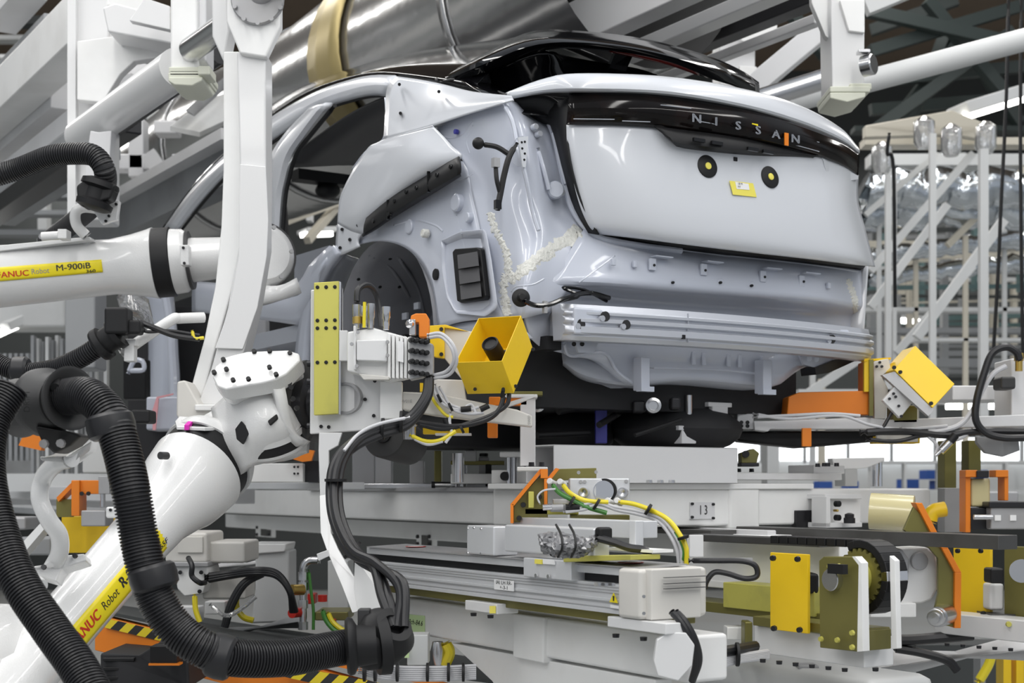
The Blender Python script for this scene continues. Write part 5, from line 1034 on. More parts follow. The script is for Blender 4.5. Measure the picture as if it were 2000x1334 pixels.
MB().boxU(1825, 2060, 1218, 1262, 4.7, .12).build('rail', 'white2', t, bev=.004); bolts(t, [P(1850+i*31, 1256+i*2.5, 4.85) for i in range(5)], -W, .009, .01)
one(MB().tube(px3([(1700, 1300, 5.2), (2050, 1258, 5.3)]), .07, 20), 'round_pipe', 'wgrey', 'fat pale pipe running across the lower right corner', 'pipe')
one(MB().boxF(1735, 1790, 1290, 1400, 5.2, .3), 'machine_column', 'bgwhite', 'white support leg below the fat pale pipe', 'leg', bev=.005)
one(MB().boxF(1935, 2010, 1200, 1216, 5.0, .2), 'dark_rail', 'rail', 'dark rail between yellow plate and right edge of the picture', 'rail')
# orange bracket on the pallet with valve
t = root('stop_bracket', P(1040, 1020, 4.55), 'olive pentagonal bracket with orange slanted edges in front of the pallet', 'bracket')
MB().prism(px3([(1003, 985, 4.5), (1058, 925, 4.5), (1070, 925, 4.5), (1070, 1020, 4.5), (1003, 1020, 4.5)]), Y*.02).build('web_plate', 'olive', t, bev=.002)
for (a, b), (c_, e) in (((997, 985), (1055, 916)), ((1064, 940), (1086, 914))): MB().prism(px3([(a, b, 4.47), (c_, e, 4.47), (c_+7, e+2, 4.47), (a+7, b+3, 4.47)]), Y*.09).build('orange_edge', 'orange', t, bev=.001)
MB().boxF(997, 1003, 985, 1022, 4.47, .09).build('orange_edge', 'orange', t); MB().boxF(1056, 1070, 916, 934, 4.46, .03).build('orange_edge', 'orange', t); MB().boxF(1063, 1069, 935, 985, 4.46, .06).build('orange_edge', 'orange', t)
MB().boxF(1032, 1043, 960, 992, 4.46, .04).build('spacer', 'yolive', t, bev=.002)
bolts(t, [P(1022, 986, 4.49), P(1014, 1012, 4.49), P(1053, 970, 4.49)], -Y, .009, .008, 'steelb')
t = root('gripper_valve', P(1160, 1000, 4.5), 'grey metal gripper block with machined round face and air hoses', 'valve block')
MB().prism(px3([(1085, 916, 4.6), (1165, 914, 4.6), (1165, 935, 4.6), (1075, 940, 4.6)]), Y*.02).build('olive_plate', 'olive', t, bev=.002)
MB().boxF(1112, 1230, 934, 984, 4.5, .08).build('body', 'alu', t, bev=.005)
MB().boxF(1080, 1230, 975, 985, 4.52, .08).build('lower_plate', 'alu', t, bev=.003)
MB().lathe(P(1181, 958, 4.5), V3((-.25, -1, 0)), [(-.02, .038), (.002, .038)], 36).build('dark_ring', 'black', t)
MB().lathe(P(1179, 959, 4.495), V3((-.25, -1, 0)), [(-.02, .033), (.004, .033), (.004, .030), (.001, .030), (.001, .0)], 36).build('round_face', 'chrome', t)
for a in (1142, 1218): MB().lathe(P(a, 962, 4.5), V3((-.3, -1, 0)), [(0, .016), (.02, .016), (.02, .012), (.016, 0)], 24).build('plug', 'steel', t)
bolts(t, [P(a, b, 4.5) for a, b in ((1134, 941), (1142, 941), (1223, 940), (1130, 923), (1164, 922))], -Y, .006, .005, 'grey')
for a, b in ((1077, 942), (1097, 943), (1190, 980), (1208, 980)): MB().lathe(P(a, b, 4.47), V3((-.5, -1, .3)), [(-.02, .010), (.015, .010), (.017, .008)], 16).build('push_fitting', 'nylon', t)
MB().boxF(1025, 1130, 993, 1005, 4.5, .08).build('olive_bar', 'yolive', t, bev=.002); MB().boxF(1115, 1230, 1006, 1018, 4.45, .1).build('olive_bar', 'olive', t, bev=.002)
MB().boxF(1075, 1130, 985, 1000, 4.44, .05).build('terminal', 'grey', t, bev=.003)
for a, c_, m in ((1078, 1100, 'grey'), (1105, 1132, 'black'), (1060, 1078, 'steel')): MB().cyl(P(a, 991, 4.42), P(c_, 990, 4.42), .010).build('connector', m, t)
def hose1(label, pts, r, m): one(MB().tube(smooth_pts([P(a, b, 4.42-.0012*max(0, a-1230)) for a, b in pts], 8), r, 10), 'air_hose', m, label, 'hose')
hose1('long yellow air hose curving down to the actuator end', [(1208, 980), (1240, 985), (1275, 998), (1305, 1015), (1325, 1040), (1340, 1070), (1341, 1102)], .0075, 'yhose')
hose1('short yellow air hose between two white fittings on the gripper block', [(1098, 945), (1112, 962), (1135, 975), (1160, 980), (1188, 981)], .0075, 'yhose')
hose1('short green air hose behind the yellow one on the gripper block', [(1078, 945), (1092, 962), (1115, 975), (1145, 990), (1185, 1002)], .0075, 'green')
hose1('upper grey cable running with the long yellow hose', [(1130, 990), (1165, 980), (1200, 990), (1245, 998), (1290, 1012), (1315, 1040), (1330, 1070), (1332, 1102)], .006, 'ghose')
hose1('lower grey cable running with the long yellow hose', [(1100, 1000), (1140, 995), (1170, 985), (1205, 996), (1245, 1004), (1285, 1018), (1308, 1045), (1322, 1075), (1326, 1102)], .006, 'ghose')
hose1('green air hose end beside the yellow hose at the tag', [(1318, 1040), (1330, 1060), (1336, 1080), (1330, 1102)], .005, 'green')
one(MB().tube(smooth_pts(px3([(1055, 985, 4.4), (1050, 970, 4.4), (1062, 958, 4.4), (1085, 955, 4.4)]), 6), .003, 8), 'thin_cable', 'ghose', 'thin white signal cable curled at the orange edged bracket', 'cable')
for i, (a, b) in enumerate(((1266, 995), (1335, 1050), (1165, 985), (1116, 980))): one(MB().lathe(P(a, b, 4.4-.0012*max(0, a-1230)), V3((.8, 0, -.5)) if i != 1 else V3((.3, 0, -1)), [(-.004, .019), (.004, .019)], 14), 'cable_tie', 'black', ('black cable tie round the hoses right of the gripper block', 'black cable tie round the hoses near the white tag', 'black cable tie below the round machined face', 'black cable tie on the short green hose')[i], 'cable tie')
# ================================================================ LINEAR ACTUATOR
t = root('linear_actuator', P(1050, 1190, 3.9), 'long silver linear actuator with beige end cover in the foreground', 'actuator')
yK = 3.75
def yq(px): return yK*2038/(px+780)
def U2(xl, xr, yt, yb, y=yK, th=.12): return MB().boxU(xl, xr, yt, yb, yq(xr)+(y-yK), th)
U2(706, 1258, 1146, 1206, yK, .15).build('base_extrusion', 'alu', t, bev=.003)
for yy in (1152, 1158, 1164, 1184, 1194): U2(706, 1254, yy, yy+1.6, yK-.003, .006).build('groove_line', 'grey', t)
U2(706, 1254, 1176, 1182, yK-.006, .02).build('slot_lip', 'alu', t, bev=.001); U2(706, 1254, 1198, 1206, yK-.006, .02).build('slot_lip', 'alu', t, bev=.001)
U2(716, 1250, 1112, 1128, yK-.0, .012).build('cover_strip', 'alu', t, bev=.002)
U2(716, 1250, 1128, 1148, yK+.04, .08).build('inner_channel', 'lead', t)
a, b = runU(1022, 1128, yq(1022)+.02, 775); MB().tube(resample([b, a], 240), [.006 if i % 2 else .0045 for i in range(240)], 8).build('ball_screw', 'steel', t)
a, b = runU(1250, 1112, yK, 716); MB().prism([b, a, a+V*.16+W*.006, b+V*.16+W*.006], W*.004).build('top_cover', 'grey', t)
for x_ in (812, 1250-18):
    p = hit(x_, HY, P(1250, 1112, yK)+V*.08, V); p.z = P(1250, 1112, yK).z+.0095
    MB().lathe(p, W, [(0, .036), (.001, .036)], 30).build('warning_disc', 'tred', t); MB().lathe(p, W, [(.001, .028), (.0016, .028)], 30).build('warning_disc_inner', 'paper', t)
U2(1255, 1272, 1112, 1212, yK-.01, .17).build('end_face', 'beige', t, bev=.004)
a = P(1262, 1114, yK-.01)
ec = MB().boxV(1250, 1382, 1112, 1212, 3.72, .10).build('end_cover', 'beige', t, bev=.012)
for yy in (1128, 1140, 1150): MB().boxV(1300, 1380, yy, yy+1.2, 3.715, .01).build('cover_groove', 'dgrey', ec)
text(ec, 'IAI', hit(1325, 1163, P(1250, 1112, 3.718), U), V, W, .035, 'nylon', sx=1.2)
bolts(ec, [P(1257, 1165, 3.7), P(1257, 1198, 3.7)], -U, .005, .003, 'steel')
U2(1022, 1115, 1096, 1135, yK-.04, .12).build('carriage', 'alu', t, bev=.003)
bolts(t, [P(1048, 1124, yq(1048)-.05), P(1072, 1126, yq(1072)-.05)], -V, .007, .004, 'steel')
MB().boxU(1044, 1058, 1093, 1102, yq(1058)-.052, .004).build('warning_sticker', 'stickert', t); MB().boxU(1060, 1082, 1094, 1103, yq(1082)-.052, .004).build('printed_slip', 'paper', t)
MB().prism([P(1100, 1086, yq(1100)-.05), P(1232, 1084, yq(1232)-.03), P(1232, 1094, yq(1232)-.03), P(1100, 1098, yq(1100)-.05)], V*.1).build('olive_carrier', 'yolive', t, bev=.002)
q0 = P(1254, 1160, yK-.008)
def onA(a, b, k=0): return hit(a, b, q0-V*k, V)
lb2 = MB().prism([onA(965, 1131), onA(1003, 1135), onA(1003, 1155), onA(965, 1151)], V*.002).build('white_label', 'paper', t)
text(lb2, 'IAI LH RR-', onA(984, 1138.5, .001), -U, W, .0165, 'tblack', sx=1.25)
text(lb2, '+-3-1', onA(984, 1148, .001), -U, W, .0155, 'tblack', sx=1.4)
wt = MB().prism([onA(1190, 1176), onA(1198, 1158), onA(1206, 1178)], V*.002).build('warning_triangle', 'sticker', t)
MB().prism([onA(1196.5, 1164, .001), onA(1199.5, 1164, .001), onA(1199, 1174, .001), onA(1197, 1174, .001)], V*.001).build('warning_mark', 'tblack', wt)
MB().prism([onA(1192, 1181), onA(1232, 1187), onA(1232, 1193), onA(1192, 1187)], V*.002).build('rating_label', 'paper', t)
for k in range(3): MB().boxU(1160+k*14, 1168+k*14, 1139, 1145, yK-.01, .01).build('clip', 'steel', t)
t = root('servo_motor', P(1050, 1085, 3.9), 'silver servo motor box with grey wrapped connector on the actuator carriage', 'motor')
yM = 3.72; DM = .22
MB().boxU(985, 1160, 1032, 1090, yq(1160)-.03, .055).build('body', 'alu', t, bev=.006)
MB().boxU(911, 964, 1028, 1086, yq(964)-.045, .09).build('end_block', 'alu', t, bev=.006)
bolts(t, [P(a, b, yq(964)+.0) for a, b in ((914, 1032), (914, 1080), (940, 1033), (940, 1081), (926, 1031))], -V, .004, .003, 'steel')
MB().boxU(1160, 1172, 1030, 1060, yq(1172)-.03, .045).build('end_cap', 'black', t, bev=.008)
DW = .23
mb = MB(); mb.loft([px3([(1052, 1045, 3.69+DW), (1095, 1042, 3.67+DW), (1140, 1052, 3.67+DW), (1172, 1044, 3.69+DW)]), px3([(1055, 1062, 3.66+DW), (1095, 1070, 3.63+DW), (1140, 1068, 3.64+DW), (1168, 1058, 3.67+DW)]), px3([(1062, 1080, 3.69+DW), (1095, 1087, 3.67+DW), (1135, 1086, 3.68+DW), (1160, 1070, 3.7+DW)])], 30, 9)
random.seed(3); mb.v = [v+V3((random.uniform(-1, 1)*.004, random.uniform(-1, 1)*.007, random.uniform(-1, 1)*.004)) for v in mb.v]
mb.build('plastic_wrap', 'wrap', t, sol=.008, ang=25)
for a in (1090, 1116): MB().tube(smooth_pts(px3([(a-4, 1025, 3.69+DW), (a+6, 1045, 3.62+DW), (a+8, 1070, 3.59+DW), (a, 1088, 3.65+DW)]), 6), .0035, 8).build('cable_tie', 'black', t)
MB().tube(smooth_pts(px3([(1165, 1050, 3.9), (1200, 1060, 3.88), (1230, 1070, 3.86), (1260, 1075, 3.85), (1268, 1090, 3.84)]), 6), .011, 8).build('motor_cable', 'rubber', t)
MB().boxU(1000, 1241, 1018, 1052, 4.0, .08).build('side_rail', 'alu', t, bev=.003); MB().boxU(1228, 1241, 1017, 1078, 3.98, .03).build('rail_end', 'alu', t, bev=.003)
MB().boxU(1190, 1275, 1074, 1080, 3.8, .07).build('shelf', 'white', t)
# actuator support beams
t = root('actuator_support_beam', P(1000, 1300, 4.0), 'thick white welded box beam under the linear actuator', 'beam')
MB().boxU(790, 1345, 1242, 1336, 3.78, .14).build('main_box', 'white', t, bev=.012)
MB().prism([hit(a, b, P(1345, 1244, 3.76), V) for a, b in ((1001, 1197), (1062, 1205), (1060, 1296), (1001, 1284))], V*.17).build('sleeve', 'white', t, bev=.006)
MB().prism(px3([(1283, 1250, 3.66), (1305, 1235, 3.66), (1340, 1236, 3.66), (1357, 1260, 3.66), (1352, 1300, 3.66), (1325, 1330, 3.66), (1285, 1320, 3.66), (1277, 1290, 3.66)]), Y*.03).build('end_plate', 'white2', t, bev=.003)
MB().boxU(706, 1262, 1205, 1224, 3.77, .17).build('olive_base', 'olive', t, bev=.003)
for a, c_, b, e in ((908, 970, 1180, 1200), (1186, 1300, 1218, 1240)): MB().boxU(a, c_, b, e, yq(c_)-.03, .08).build('foot_pad', 'white2', t, bev=.003)
bolts(t, [P(a, b, yq(a)+.0) for a, b in ((925, 1197), (958, 1201), (1203, 1238), (1257, 1244))], -W, .010, .010)
MB().boxF(956, 968, 1184, 1198, yq(968)-.035, .01).build('paint_patch', 'stickert', t)
MB().prism([hit(a, b, P(1345, 1336, 3.80), V) for a, b in ((880, 1256), (1010, 1280), (1280, 1328), (1280, 1400), (1000, 1390), (960, 1330))], V*.06).build('gusset', 'white', t, bev=.004)
nq = P(1345, 1244, 3.775)
nt_ = one(MB().prism([hit(a, b, nq, V) for a, b in ((790, 1199), (829, 1203), (829, 1237), (790, 1233))], V*.002), 'paper_note', 'lgreen', 'pale green handwritten note stuck on the white box beam', 'note')
text(nt_, '8ch-84.6', hit(811, 1216, nq-V*.001, V), -U, W, .026, 'tblack', sx=1.15, shear=.3)
MB
t = root('end_cable', P(1350, 1260, 3.7), 'black cables dropping from the beige actuator cover and bunching below', 'cable')
for k in range(2): MB().tube(smooth_pts(px3([(1312+k*8, 1195, 3.70), (1330+k*8, 1215, 3.68), (1350+k*7, 1250, 3.68), (1360+k*5, 1290, 3.72), (1352, 1330, 3.76)]), 6), .010, 10).build('cable', 'rubber', t)
MB().tube(smooth_pts(px3([(1350, 1300, 4.0), (1390, 1278, 4.05), (1430, 1270, 4.1), (1475, 1262, 4.2)]), 6), .016, 10).build('cable', 'rubber', t)
for k in range(5): MB().tube(smooth_pts(px3([(1345, 1318+k*6, 4.0), (1380, 1296+k*5, 4.03), (1430, 1283+k*3, 4.1), (1500, 1272+k*3, 4.2)]), 6), .007, 8).build('grey_cable', 'ghose', t)
for a, b in ((1440, 1278), (1380, 1300)): MB().lathe(P(a, b, 4.1), X, [(-.004, .035), (.004, .035)], 14).build('cable_tie', 'black', t)
one(MB().boxU(1100, 1700, 1330, 1400, 4.3, .3), 'lower_pipe', 'bgwhite', 'white round-edged duct along the bottom centre of the frame', 'duct', bev=.04)
# ================================================================ RIGHT TOOL (orange shroud, yellow hood)
t = root('orange_shroud', P(1620, 830, 5.6), 'orange L-shaped sheet metal shroud right of the car tail', 'shroud')
MB().prism(px3([(1537, 810, 5.5), (1540, 775, 5.5), (1562, 766, 5.5), (1690, 763, 5.5), (1690, 705, 5.5), (1706, 705, 5.5), (1706, 810, 5.5), (1565, 812, 5.5)]), Y*.12).build('shroud_panel', 'orange', t, bev=.004)
MB().boxF(1688, 1697, 700, 765, 5.48, .02).build('yellow_edge', 'yellow', t); MB().boxF(1698, 1706, 702, 812, 5.47, .02).build('yellow_edge', 'olive', t)
MB().boxF(1567, 1585, 836, 872, 5.45, .02).build('lower_tab', 'orange', t, bev=.002)
MB().prism(px3([(1688, 702, 5.47), (1740, 698, 5.55), (1740, 702, 5.55), (1688, 706, 5.47)]), Y*.05).build('yellow_top', 'yellow', t)
t = root('camera_hood', P(1790, 740, 5.4), 'closed yellow sheet metal camera hood tilted at the right', 'camera hood')
fa, fb_, fc, fd = P(1788, 675, 5.45), P(1865, 750, 5.35), P(1822, 797, 5.3), P(1746, 722, 5.4); dp = P(1722, 729, 5.55)-fd
MB().hexa([fd, fc, fc+dp*.9, fd+dp, fa, fb_, fb_+dp*.9, fa+dp]).build('box', 'yellow', t, bev=.003)
MB().prism([fd+V3((.0, -.01, -.008)), fc+V3((0, -.01, -.008)), fc+V3((-.02, -.01, -.03)), fd+V3((-.045, 0, -.02))], Y*.03).build('underside', 'grey', t)
bolts(t, [P(1746, 718, 5.38), P(1758, 727, 5.37), P(1818, 788, 5.29)], -Y, .008, .008)
t = root('camera_mount', P(1745, 800, 5.5), 'white drilled mounting plates holding the tilted yellow hood', 'bracket')
MB().prism(px3([(1706, 706, 5.5), (1735, 700, 5.5), (1740, 720, 5.5), (1722, 735, 5.5), (1735, 760, 5.5), (1730, 818, 5.5), (1708, 818, 5.5)]), Y*.03).build('slotted_plate', 'beige', t, bev=.003)
MB().prism(px3([(1724, 782, 5.38), (1752, 750, 5.38), (1787, 780, 5.38), (1758, 817, 5.38)]), Y*.03).build('angle_plate', 'white2', t, bev=.003)
bolts(t, [P(a, b, 5.37) for a, b in ((1745, 769), (1737, 779), (1755, 793), (1749, 775), (1760, 813))]+[P(a, b, 5.49) for a, b in ((1712, 716), (1722, 716), (1718, 708))], -Y, .006, .006)
MB().boxF(1745, 1792, 792, 826, 5.5, .1).build('olive_block', 'olive', t, bev=.003)
t = root('crossbeam_tool', P(1700, 850, 5.6), 'long white horizontal tool arm with hoses at the right side', 'tool')
MB().prism(px3([(1472, 822, 5.5), (1500, 822, 5.5), (1690, 815, 5.5), (1735, 820, 5.5), (2040, 808, 5.5), (2040, 832, 5.5), (1730, 838, 5.5), (1505, 838, 5.5), (1500, 843, 5.5), (1474, 840, 5.5)]), Y*.08).build('arm', 'wgrey', t, bev=.004)
MB().boxF(1440, 1472, 808, 838, 5.52, .1).build('end_block', 'wgrey', t, bev=.004); bolts(t, [P(a, b, 5.51) for a, b in ((1448, 825), (1460, 825), (1448, 832), (1460, 832))], -Y, .008, .005, 'black')
MB().prism(px3([(1440, 842, 5.6), (1680, 840, 5.6), (1720, 845, 5.6), (1860, 838, 5.6), (1860, 850, 5.6), (1720, 862, 5.6), (1650, 868, 5.6), (1560, 875, 5.6), (1440, 862, 5.6)]), Y*.12).build('dark_underside', 'black', t, bev=.02)
MB().boxF(1711, 1797, 852, 866, 5.55, .1).build('yellow_lower', 'yellow', t, bev=.002); MB().boxF(1713, 1793, 850, 863, 5.53, .02).build('white_lower', 'beige', t)
MB().boxF(1860, 2040, 753, 782, 5.9, .2).build('rear_arm', 'wgrey', t, bev=.006)
MB().prism(px3([(1908, 852, 5.7), (1990, 860, 5.7), (1992, 880, 5.7), (1960, 892, 5.7), (1925, 885, 5.7), (1908, 865, 5.7)]), Y*.03).build('flange_plate', 'bggrey', t, bev=.004)
MB().boxF(1975, 2040, 700, 850, 5.6, .2).build('end_body', 'wgrey', t, bev=.006); MB().boxF(1955, 1985, 735, 760, 5.5, .1).build('port', 'dgrey', t, bev=.01); MB().lathe(P(1990, 715, 5.55), W, [(-.02, .014), (.02, .014), (.02, .018), (.05, .018)], 16).build('hose_fitting', 'brass', t)
for pts, r, m in (([(1470, 815), (1530, 812), (1620, 808), (1680, 812)], .006, 'ghose'), ([(1470, 808), (1540, 818), (1640, 812), (1700, 830), (1760, 838), (1850, 832)], .006, 'ghose'), ([(1680, 845), (1760, 842), (1850, 850), (1900, 843), (2020, 843)], .014, 'rubber'), ([(1690, 858), (1750, 862), (1800, 850)], .008, 'rubber'),
                  ([(1770, 755), (1760, 780), (1745, 800), (1725, 835)], .007, 'rubber'), ([(1760, 838), (1810, 845), (1870, 832), (1900, 800), (1920, 760), (1940, 730), (1965, 715)], .010, 'ghose'), ([(1900, 838), (1875, 855), (1850, 862), (1835, 880)], .010, 'ghose'),
                  ([(1875, 850), (1855, 870), (1840, 885)], .007, 'yhose'), ([(1810, 850), (1830, 870), (1826, 888)], .006, 'ghose')):
    MB().tube(smooth_pts([P(a, b, 5.42) for a, b in pts], 6), r, 8).build('cable', m, t)
MB().cyl(P(1862, 856, 5.4), P(1838, 880, 5.4), .014).build('air_nozzle', 'steel', t); MB().cyl(P(1838, 880, 5.4), P(1827, 890, 5.4), .007).build('nozzle_tip', 'steel', t)
MB().cyl(P(1866, 850, 5.39), P(1856, 862, 5.39), .016).build('nozzle_collar', 'black', t)
one(MB().tube(smooth_pts(px3([(1992, 705, 5.4), (1985, 688, 5.4), (1965, 678, 5.4), (1938, 690, 5.4), (1922, 730, 5.4), (1908, 780, 5.4), (1906, 820, 5.4), (1925, 845, 5.4), (1960, 855, 5.4), (2010, 855, 5.4)]), 8), .014, 10), 'arched_hose', 'rubber', 'black hose arching high at the right edge of the picture', 'hose')
# guide unit with orange fork at right
t = root('orange_fork_unit', P(1940, 1040, 5.6), 'orange fork stop with grey cylinder at the right edge', 'stop unit')
MB().boxF(1886, 1896, 920, 1040, 5.5, .08).build('fork_arm', 'orange', t, bev=.003); MB().boxF(1886, 1910, 918, 932, 5.48, .08).build('fork_top', 'orange', t, bev=.003); MB().boxF(1945, 1970, 918, 932, 5.48, .08).build('fork_top', 'orange', t, bev=.003); MB().boxF(1962, 1970, 930, 978, 5.49, .08).build('fork_arm', 'orange', t, bev=.003)
MB().boxF(1908, 1932, 919, 933, 5.47, .08).build('centre_block', 'steelb', t, bev=.003); MB().boxF(1896, 1935, 934, 990, 5.52, .06).build('urethane_pad', 'urethane', t, bev=.01)
MB().boxF(1935, 2010, 990, 1034, 5.45, .15).build('air_cylinder', 'grey', t, bev=.006); MB().boxF(1932, 2010, 980, 992, 5.44, .16).build('cylinder_cap', 'steelb', t, bev=.004)
MB().boxF(1896, 1935, 992, 1035, 5.5, .1).build('mount', 'steelb', t, bev=.004); MB().cyl(P(1902, 1010, 5.44), P(1938, 1010, 5.44), .01).build('rod', 'steel', t)
for a in (1943, 1973): MB().boxF(a, a+12, 1006, 1017, 5.445, .01).build('printed_slip', 'paper', t)
for k, (a, b) in enumerate(((1845, 1868), (1892, 1916))): one(MB().boxF(a, b, 860, 955 if k == 0 else 925, 5.9, .1), 'dark_post', 'olive', ('wide dark olive post left of the orange fork', 'dark olive post directly above the orange fork')[k], 'post', bev=.003)
one(MB().boxF(1845, 1880, 953, 1040, 5.85, .1), 'grey_plate', 'grey', 'grey steel upright plate left of the orange fork', 'plate', bev=.003)
one(MB().tube(smooth_pts(px3([(1815, 1020, 5.6), (1822, 1000, 5.6), (1846, 994, 5.6)]), 6), .03, 12), 'yellow_pipe', 'yellow', 'short yellow bent pipe behind the pallet end', 'pipe')
ORD = ['first', 'second', 'third', 'fourth', 'fifth', 'sixth', 'seventh', 'eighth', 'ninth', 'tenth', 'eleventh', 'twelfth', 'thirteenth', 'fourteenth', 'fifteenth', 'sixteenth', 'seventeenth', 'eighteenth', 'nineteenth', 'twentieth', 'twenty-first', 'twenty-second', 'twenty-third', 'twenty-fourth', 'twenty-fifth', 'twenty-sixth', 'twenty-seventh', 'twenty-eighth']
CN = dict(bggrey='grey', bgteal='teal', bgdark='dark', bgcream='cream', bgwhite='white')
# ================================================================ LEFT / LOWER-LEFT MACHINERY
t = root('orange_platform', P(400, 1250, 5.2), 'orange steel platform edge with yellow and black hazard stripes, lower left', 'platform')
MB().prism(px3([(185, 1200, 5.0), (560, 1290, 4.9), (760, 1345, 4.85), (760, 1420, 4.85), (185, 1270, 5.0)]), Y*.06).build('side_plate', 'orange', t, bev=.003)
MB().prism(px3([(205, 1208, 4.98), (330, 1236, 4.96), (330, 1256, 4.96), (205, 1226, 4.98)]), Y*.01).build('hazard_band', 'hazard', t)
MB().prism(px3([(555, 1300, 4.85), (680, 1322, 4.83), (790, 1345, 4.8), (790, 1375, 4.8), (555, 1322, 4.85)]), Y*.01).build('hazard_band', 'hazard', t)
MB().prism(px3([(185, 1196, 5.0), (760, 1310, 4.85), (1000, 1340, 4.85), (1000, 1300, 6.0), (185, 1180, 6.2)]), W*.012).build('deck', 'bgdark', t)
MB().prism(px3([(590, 1288, 4.9), (790, 1330, 4.8), (880, 1345, 4.8), (880, 1338, 4.8), (790, 1318, 4.8), (590, 1278, 4.9)]), Y*.04).build('top_lip', 'orange', t)
t = root('black_drum_box', P(300, 1330, 4.7), 'black ribbed cover box below the orange platform edge', 'cover')
MB().prism(px3([(195, 1275, 4.7), (270, 1280, 4.7), (310, 1255, 4.6), (365, 1258, 4.6), (370, 1345, 4.6), (195, 1345, 4.7)]), Y*.3).build('cover', 'lead', t, bev=.01)
for k in range(3): MB().boxF(200, 262, 1285+k*18, 1292+k*18, 4.68, .03).build('rib', 'black', t, bev=.003)
MB().boxF(292, 345, 1262, 1300, 4.5, .08).build('latch', 'black', t, bev=.004); MB().boxF(290, 350, 1296, 1300, 4.49, .05).build('orange_strip', 'orange', t)
# beige actuator behind robot
t = root('beige_actuator', P(390, 1160, 5.3), 'beige actuator end cover behind the near robot arm', 'actuator')
MB().boxF(322, 405, 1040, 1100, 5.2, .3).build('cover', 'beige', t, bev=.012); MB().boxF(405, 478, 1058, 1100, 5.25, .3).build('body', 'beige', t, bev=.01); MB().boxF(346, 396, 1048, 1080, 5.19, .01).build('recess', 'beige', t, bev=.003)
MB().boxF(328, 406, 1098, 1107, 5.18, .35).build('base_plate', 'grey', t, bev=.003)
MB().prism(px3([(340, 1106, 5.2), (405, 1106, 5.2), (408, 1120, 5.2), (396, 1160, 5.2), (360, 1165, 5.2), (346, 1150, 5.2)]), Y*.2).build('arm_end', 'white', t, bev=.006)
MB().boxF(395, 480, 1120, 1170, 5.3, .2).build('arm_box', 'beige', t, bev=.008)
bolts(t, [P(352, 1118, 5.19), P(390, 1155, 5.19), P(393, 1118, 5.19)], -Y, .008)
MB().tube(smooth_pts(px3([(368, 1090, 5.15), (375, 1105, 5.1), (375, 1125, 5.1), (390, 1138, 5.1), (400, 1138, 5.15)]), 6), .010, 8).build('cable', 'rubber', t)
t = root('cable_loop', P(500, 1150, 5.3), 'arched bundle of black cables behind the long hose', 'cable')
for k in range(3): MB().tube(smooth_pts(px3([(400, 1125+k*5, 5.2), (450, 1118+k*4, 5.2), (500, 1112+k*4, 5.15), (540, 1118+k*4, 5.15), (565, 1150+k*3, 5.15), (578-k*4, 1195, 5.2)]), 6), .010, 8).build('cable', 'rubber', t)
for k in range(2): MB().tube(smooth_pts(px3([(520-k*8, 1118, 5.2), (480-k*6, 1140, 5.2), (455-k*5, 1180, 5.2), (440-k*3, 1225, 5.2)]), 6), .012, 8).build('cable', 'rubber', t)
t = root('yellow_hose_coil', P(480, 1200, 5.5), 'yellow curled air hose behind the black cable arch', 'hose')
MB().tube(smooth_pts(px3([(462, 1160, 5.5), (462, 1185, 5.5), (475, 1205, 5.5), (495, 1212, 5.5)]), 6), .012, 8).build('hose', 'yhose', t)
t = root('pipe_riser', P(600, 1230, 5.3), 'galvanised pipe riser with elbow and green hose behind the cable tray', 'pipe')
MB().tube(smooth_pts(px3([(625, 1094, 5.3), (605, 1095, 5.3), (594, 1105, 5.3), (592, 1130, 5.3), (592, 1230, 5.3)]), 5), .014, 12).build('pipe', 'steel', t)
for b in (1125, 1145, 1180, 1222): MB().lathe(P(592, b, 5.3), W, [(-.015, .019), (.015, .019)], 8).build('union', 'steel', t)
MB().cyl(P(592, 1152, 5.28), P(570, 1152, 5.25), .02).build('valve', 'brass', t); MB().cyl(P(570, 1198, 5.25), P(585, 1196, 5.3), .018).build('red_cap', 'red', t); MB().cyl(P(630, 1175, 5.4), P(630, 1162, 5.4), .018).build('red_cap', 'red', t)
MB().tube(smooth_pts(px3([(603, 1112, 5.3), (607, 1150, 5.3), (612, 1190, 5.3), (612, 1230, 5.3)]), 5), .006, 8).build('green_tube', 'green', t)
t = root('leg_column', P(530, 1200, 5.8), 'white machine column with flared foot behind the cable arch', 'column')
MB().prism(px3([(498, 1080, 5.8), (565, 1075, 5.8), (565, 1160, 5.8), (575, 1215, 5.8), (490, 1218, 5.8), (498, 1150, 5.8)]), Y*.2).build('column', 'bgwhite', t, bev=.01)
MB().prism(px3([(485, 1062, 5.78), (560, 1062, 5.78), (556, 1078, 5.78), (500, 1082, 5.78)]), Y*.25).build('capital', 'white', t, bev=.006)
one(MB().tube(px3([(400, 1110, 6.0), (560, 1095, 6.0)]), .05, 20), 'round_pipe', 'wgrey', 'pale round pipe behind the beige actuator', 'pipe')
one(MB().tube(px3([(420, 1240, 5.4), (590, 1212, 5.4)]), .03, 16), 'round_pipe', 'bggrey', 'grey pipe lying on the orange deck', 'pipe')
one(MB().boxF(640, 680, 1095, 1195, 5.6, .2), 'leg_column', 'bgwhite', 'plain white column right of the pipe riser', 'column', bev=.004)
one(MB().boxF(615, 680, 1195, 1212, 5.3, .2), 'olive_tray', 'olive', 'olive tray strip at the foot of the plain white column', 'tray', bev=.004)
t = root('junction_box', P(815, 1270, 4.6), 'small white junction box with green label behind the lower connector', 'box')
MB().boxF(795, 836, 1240, 1300, 4.6, .1).build('box', 'bgwhite', t, bev=.004); MB().boxF(790, 799, 1265, 1285, 4.58, .01).build('green_label', 'lgreen', t)
t = root('grey_cable_run', P(780, 1320, 4.5), 'run of pale grey cables tied together along the bottom', 'cable')
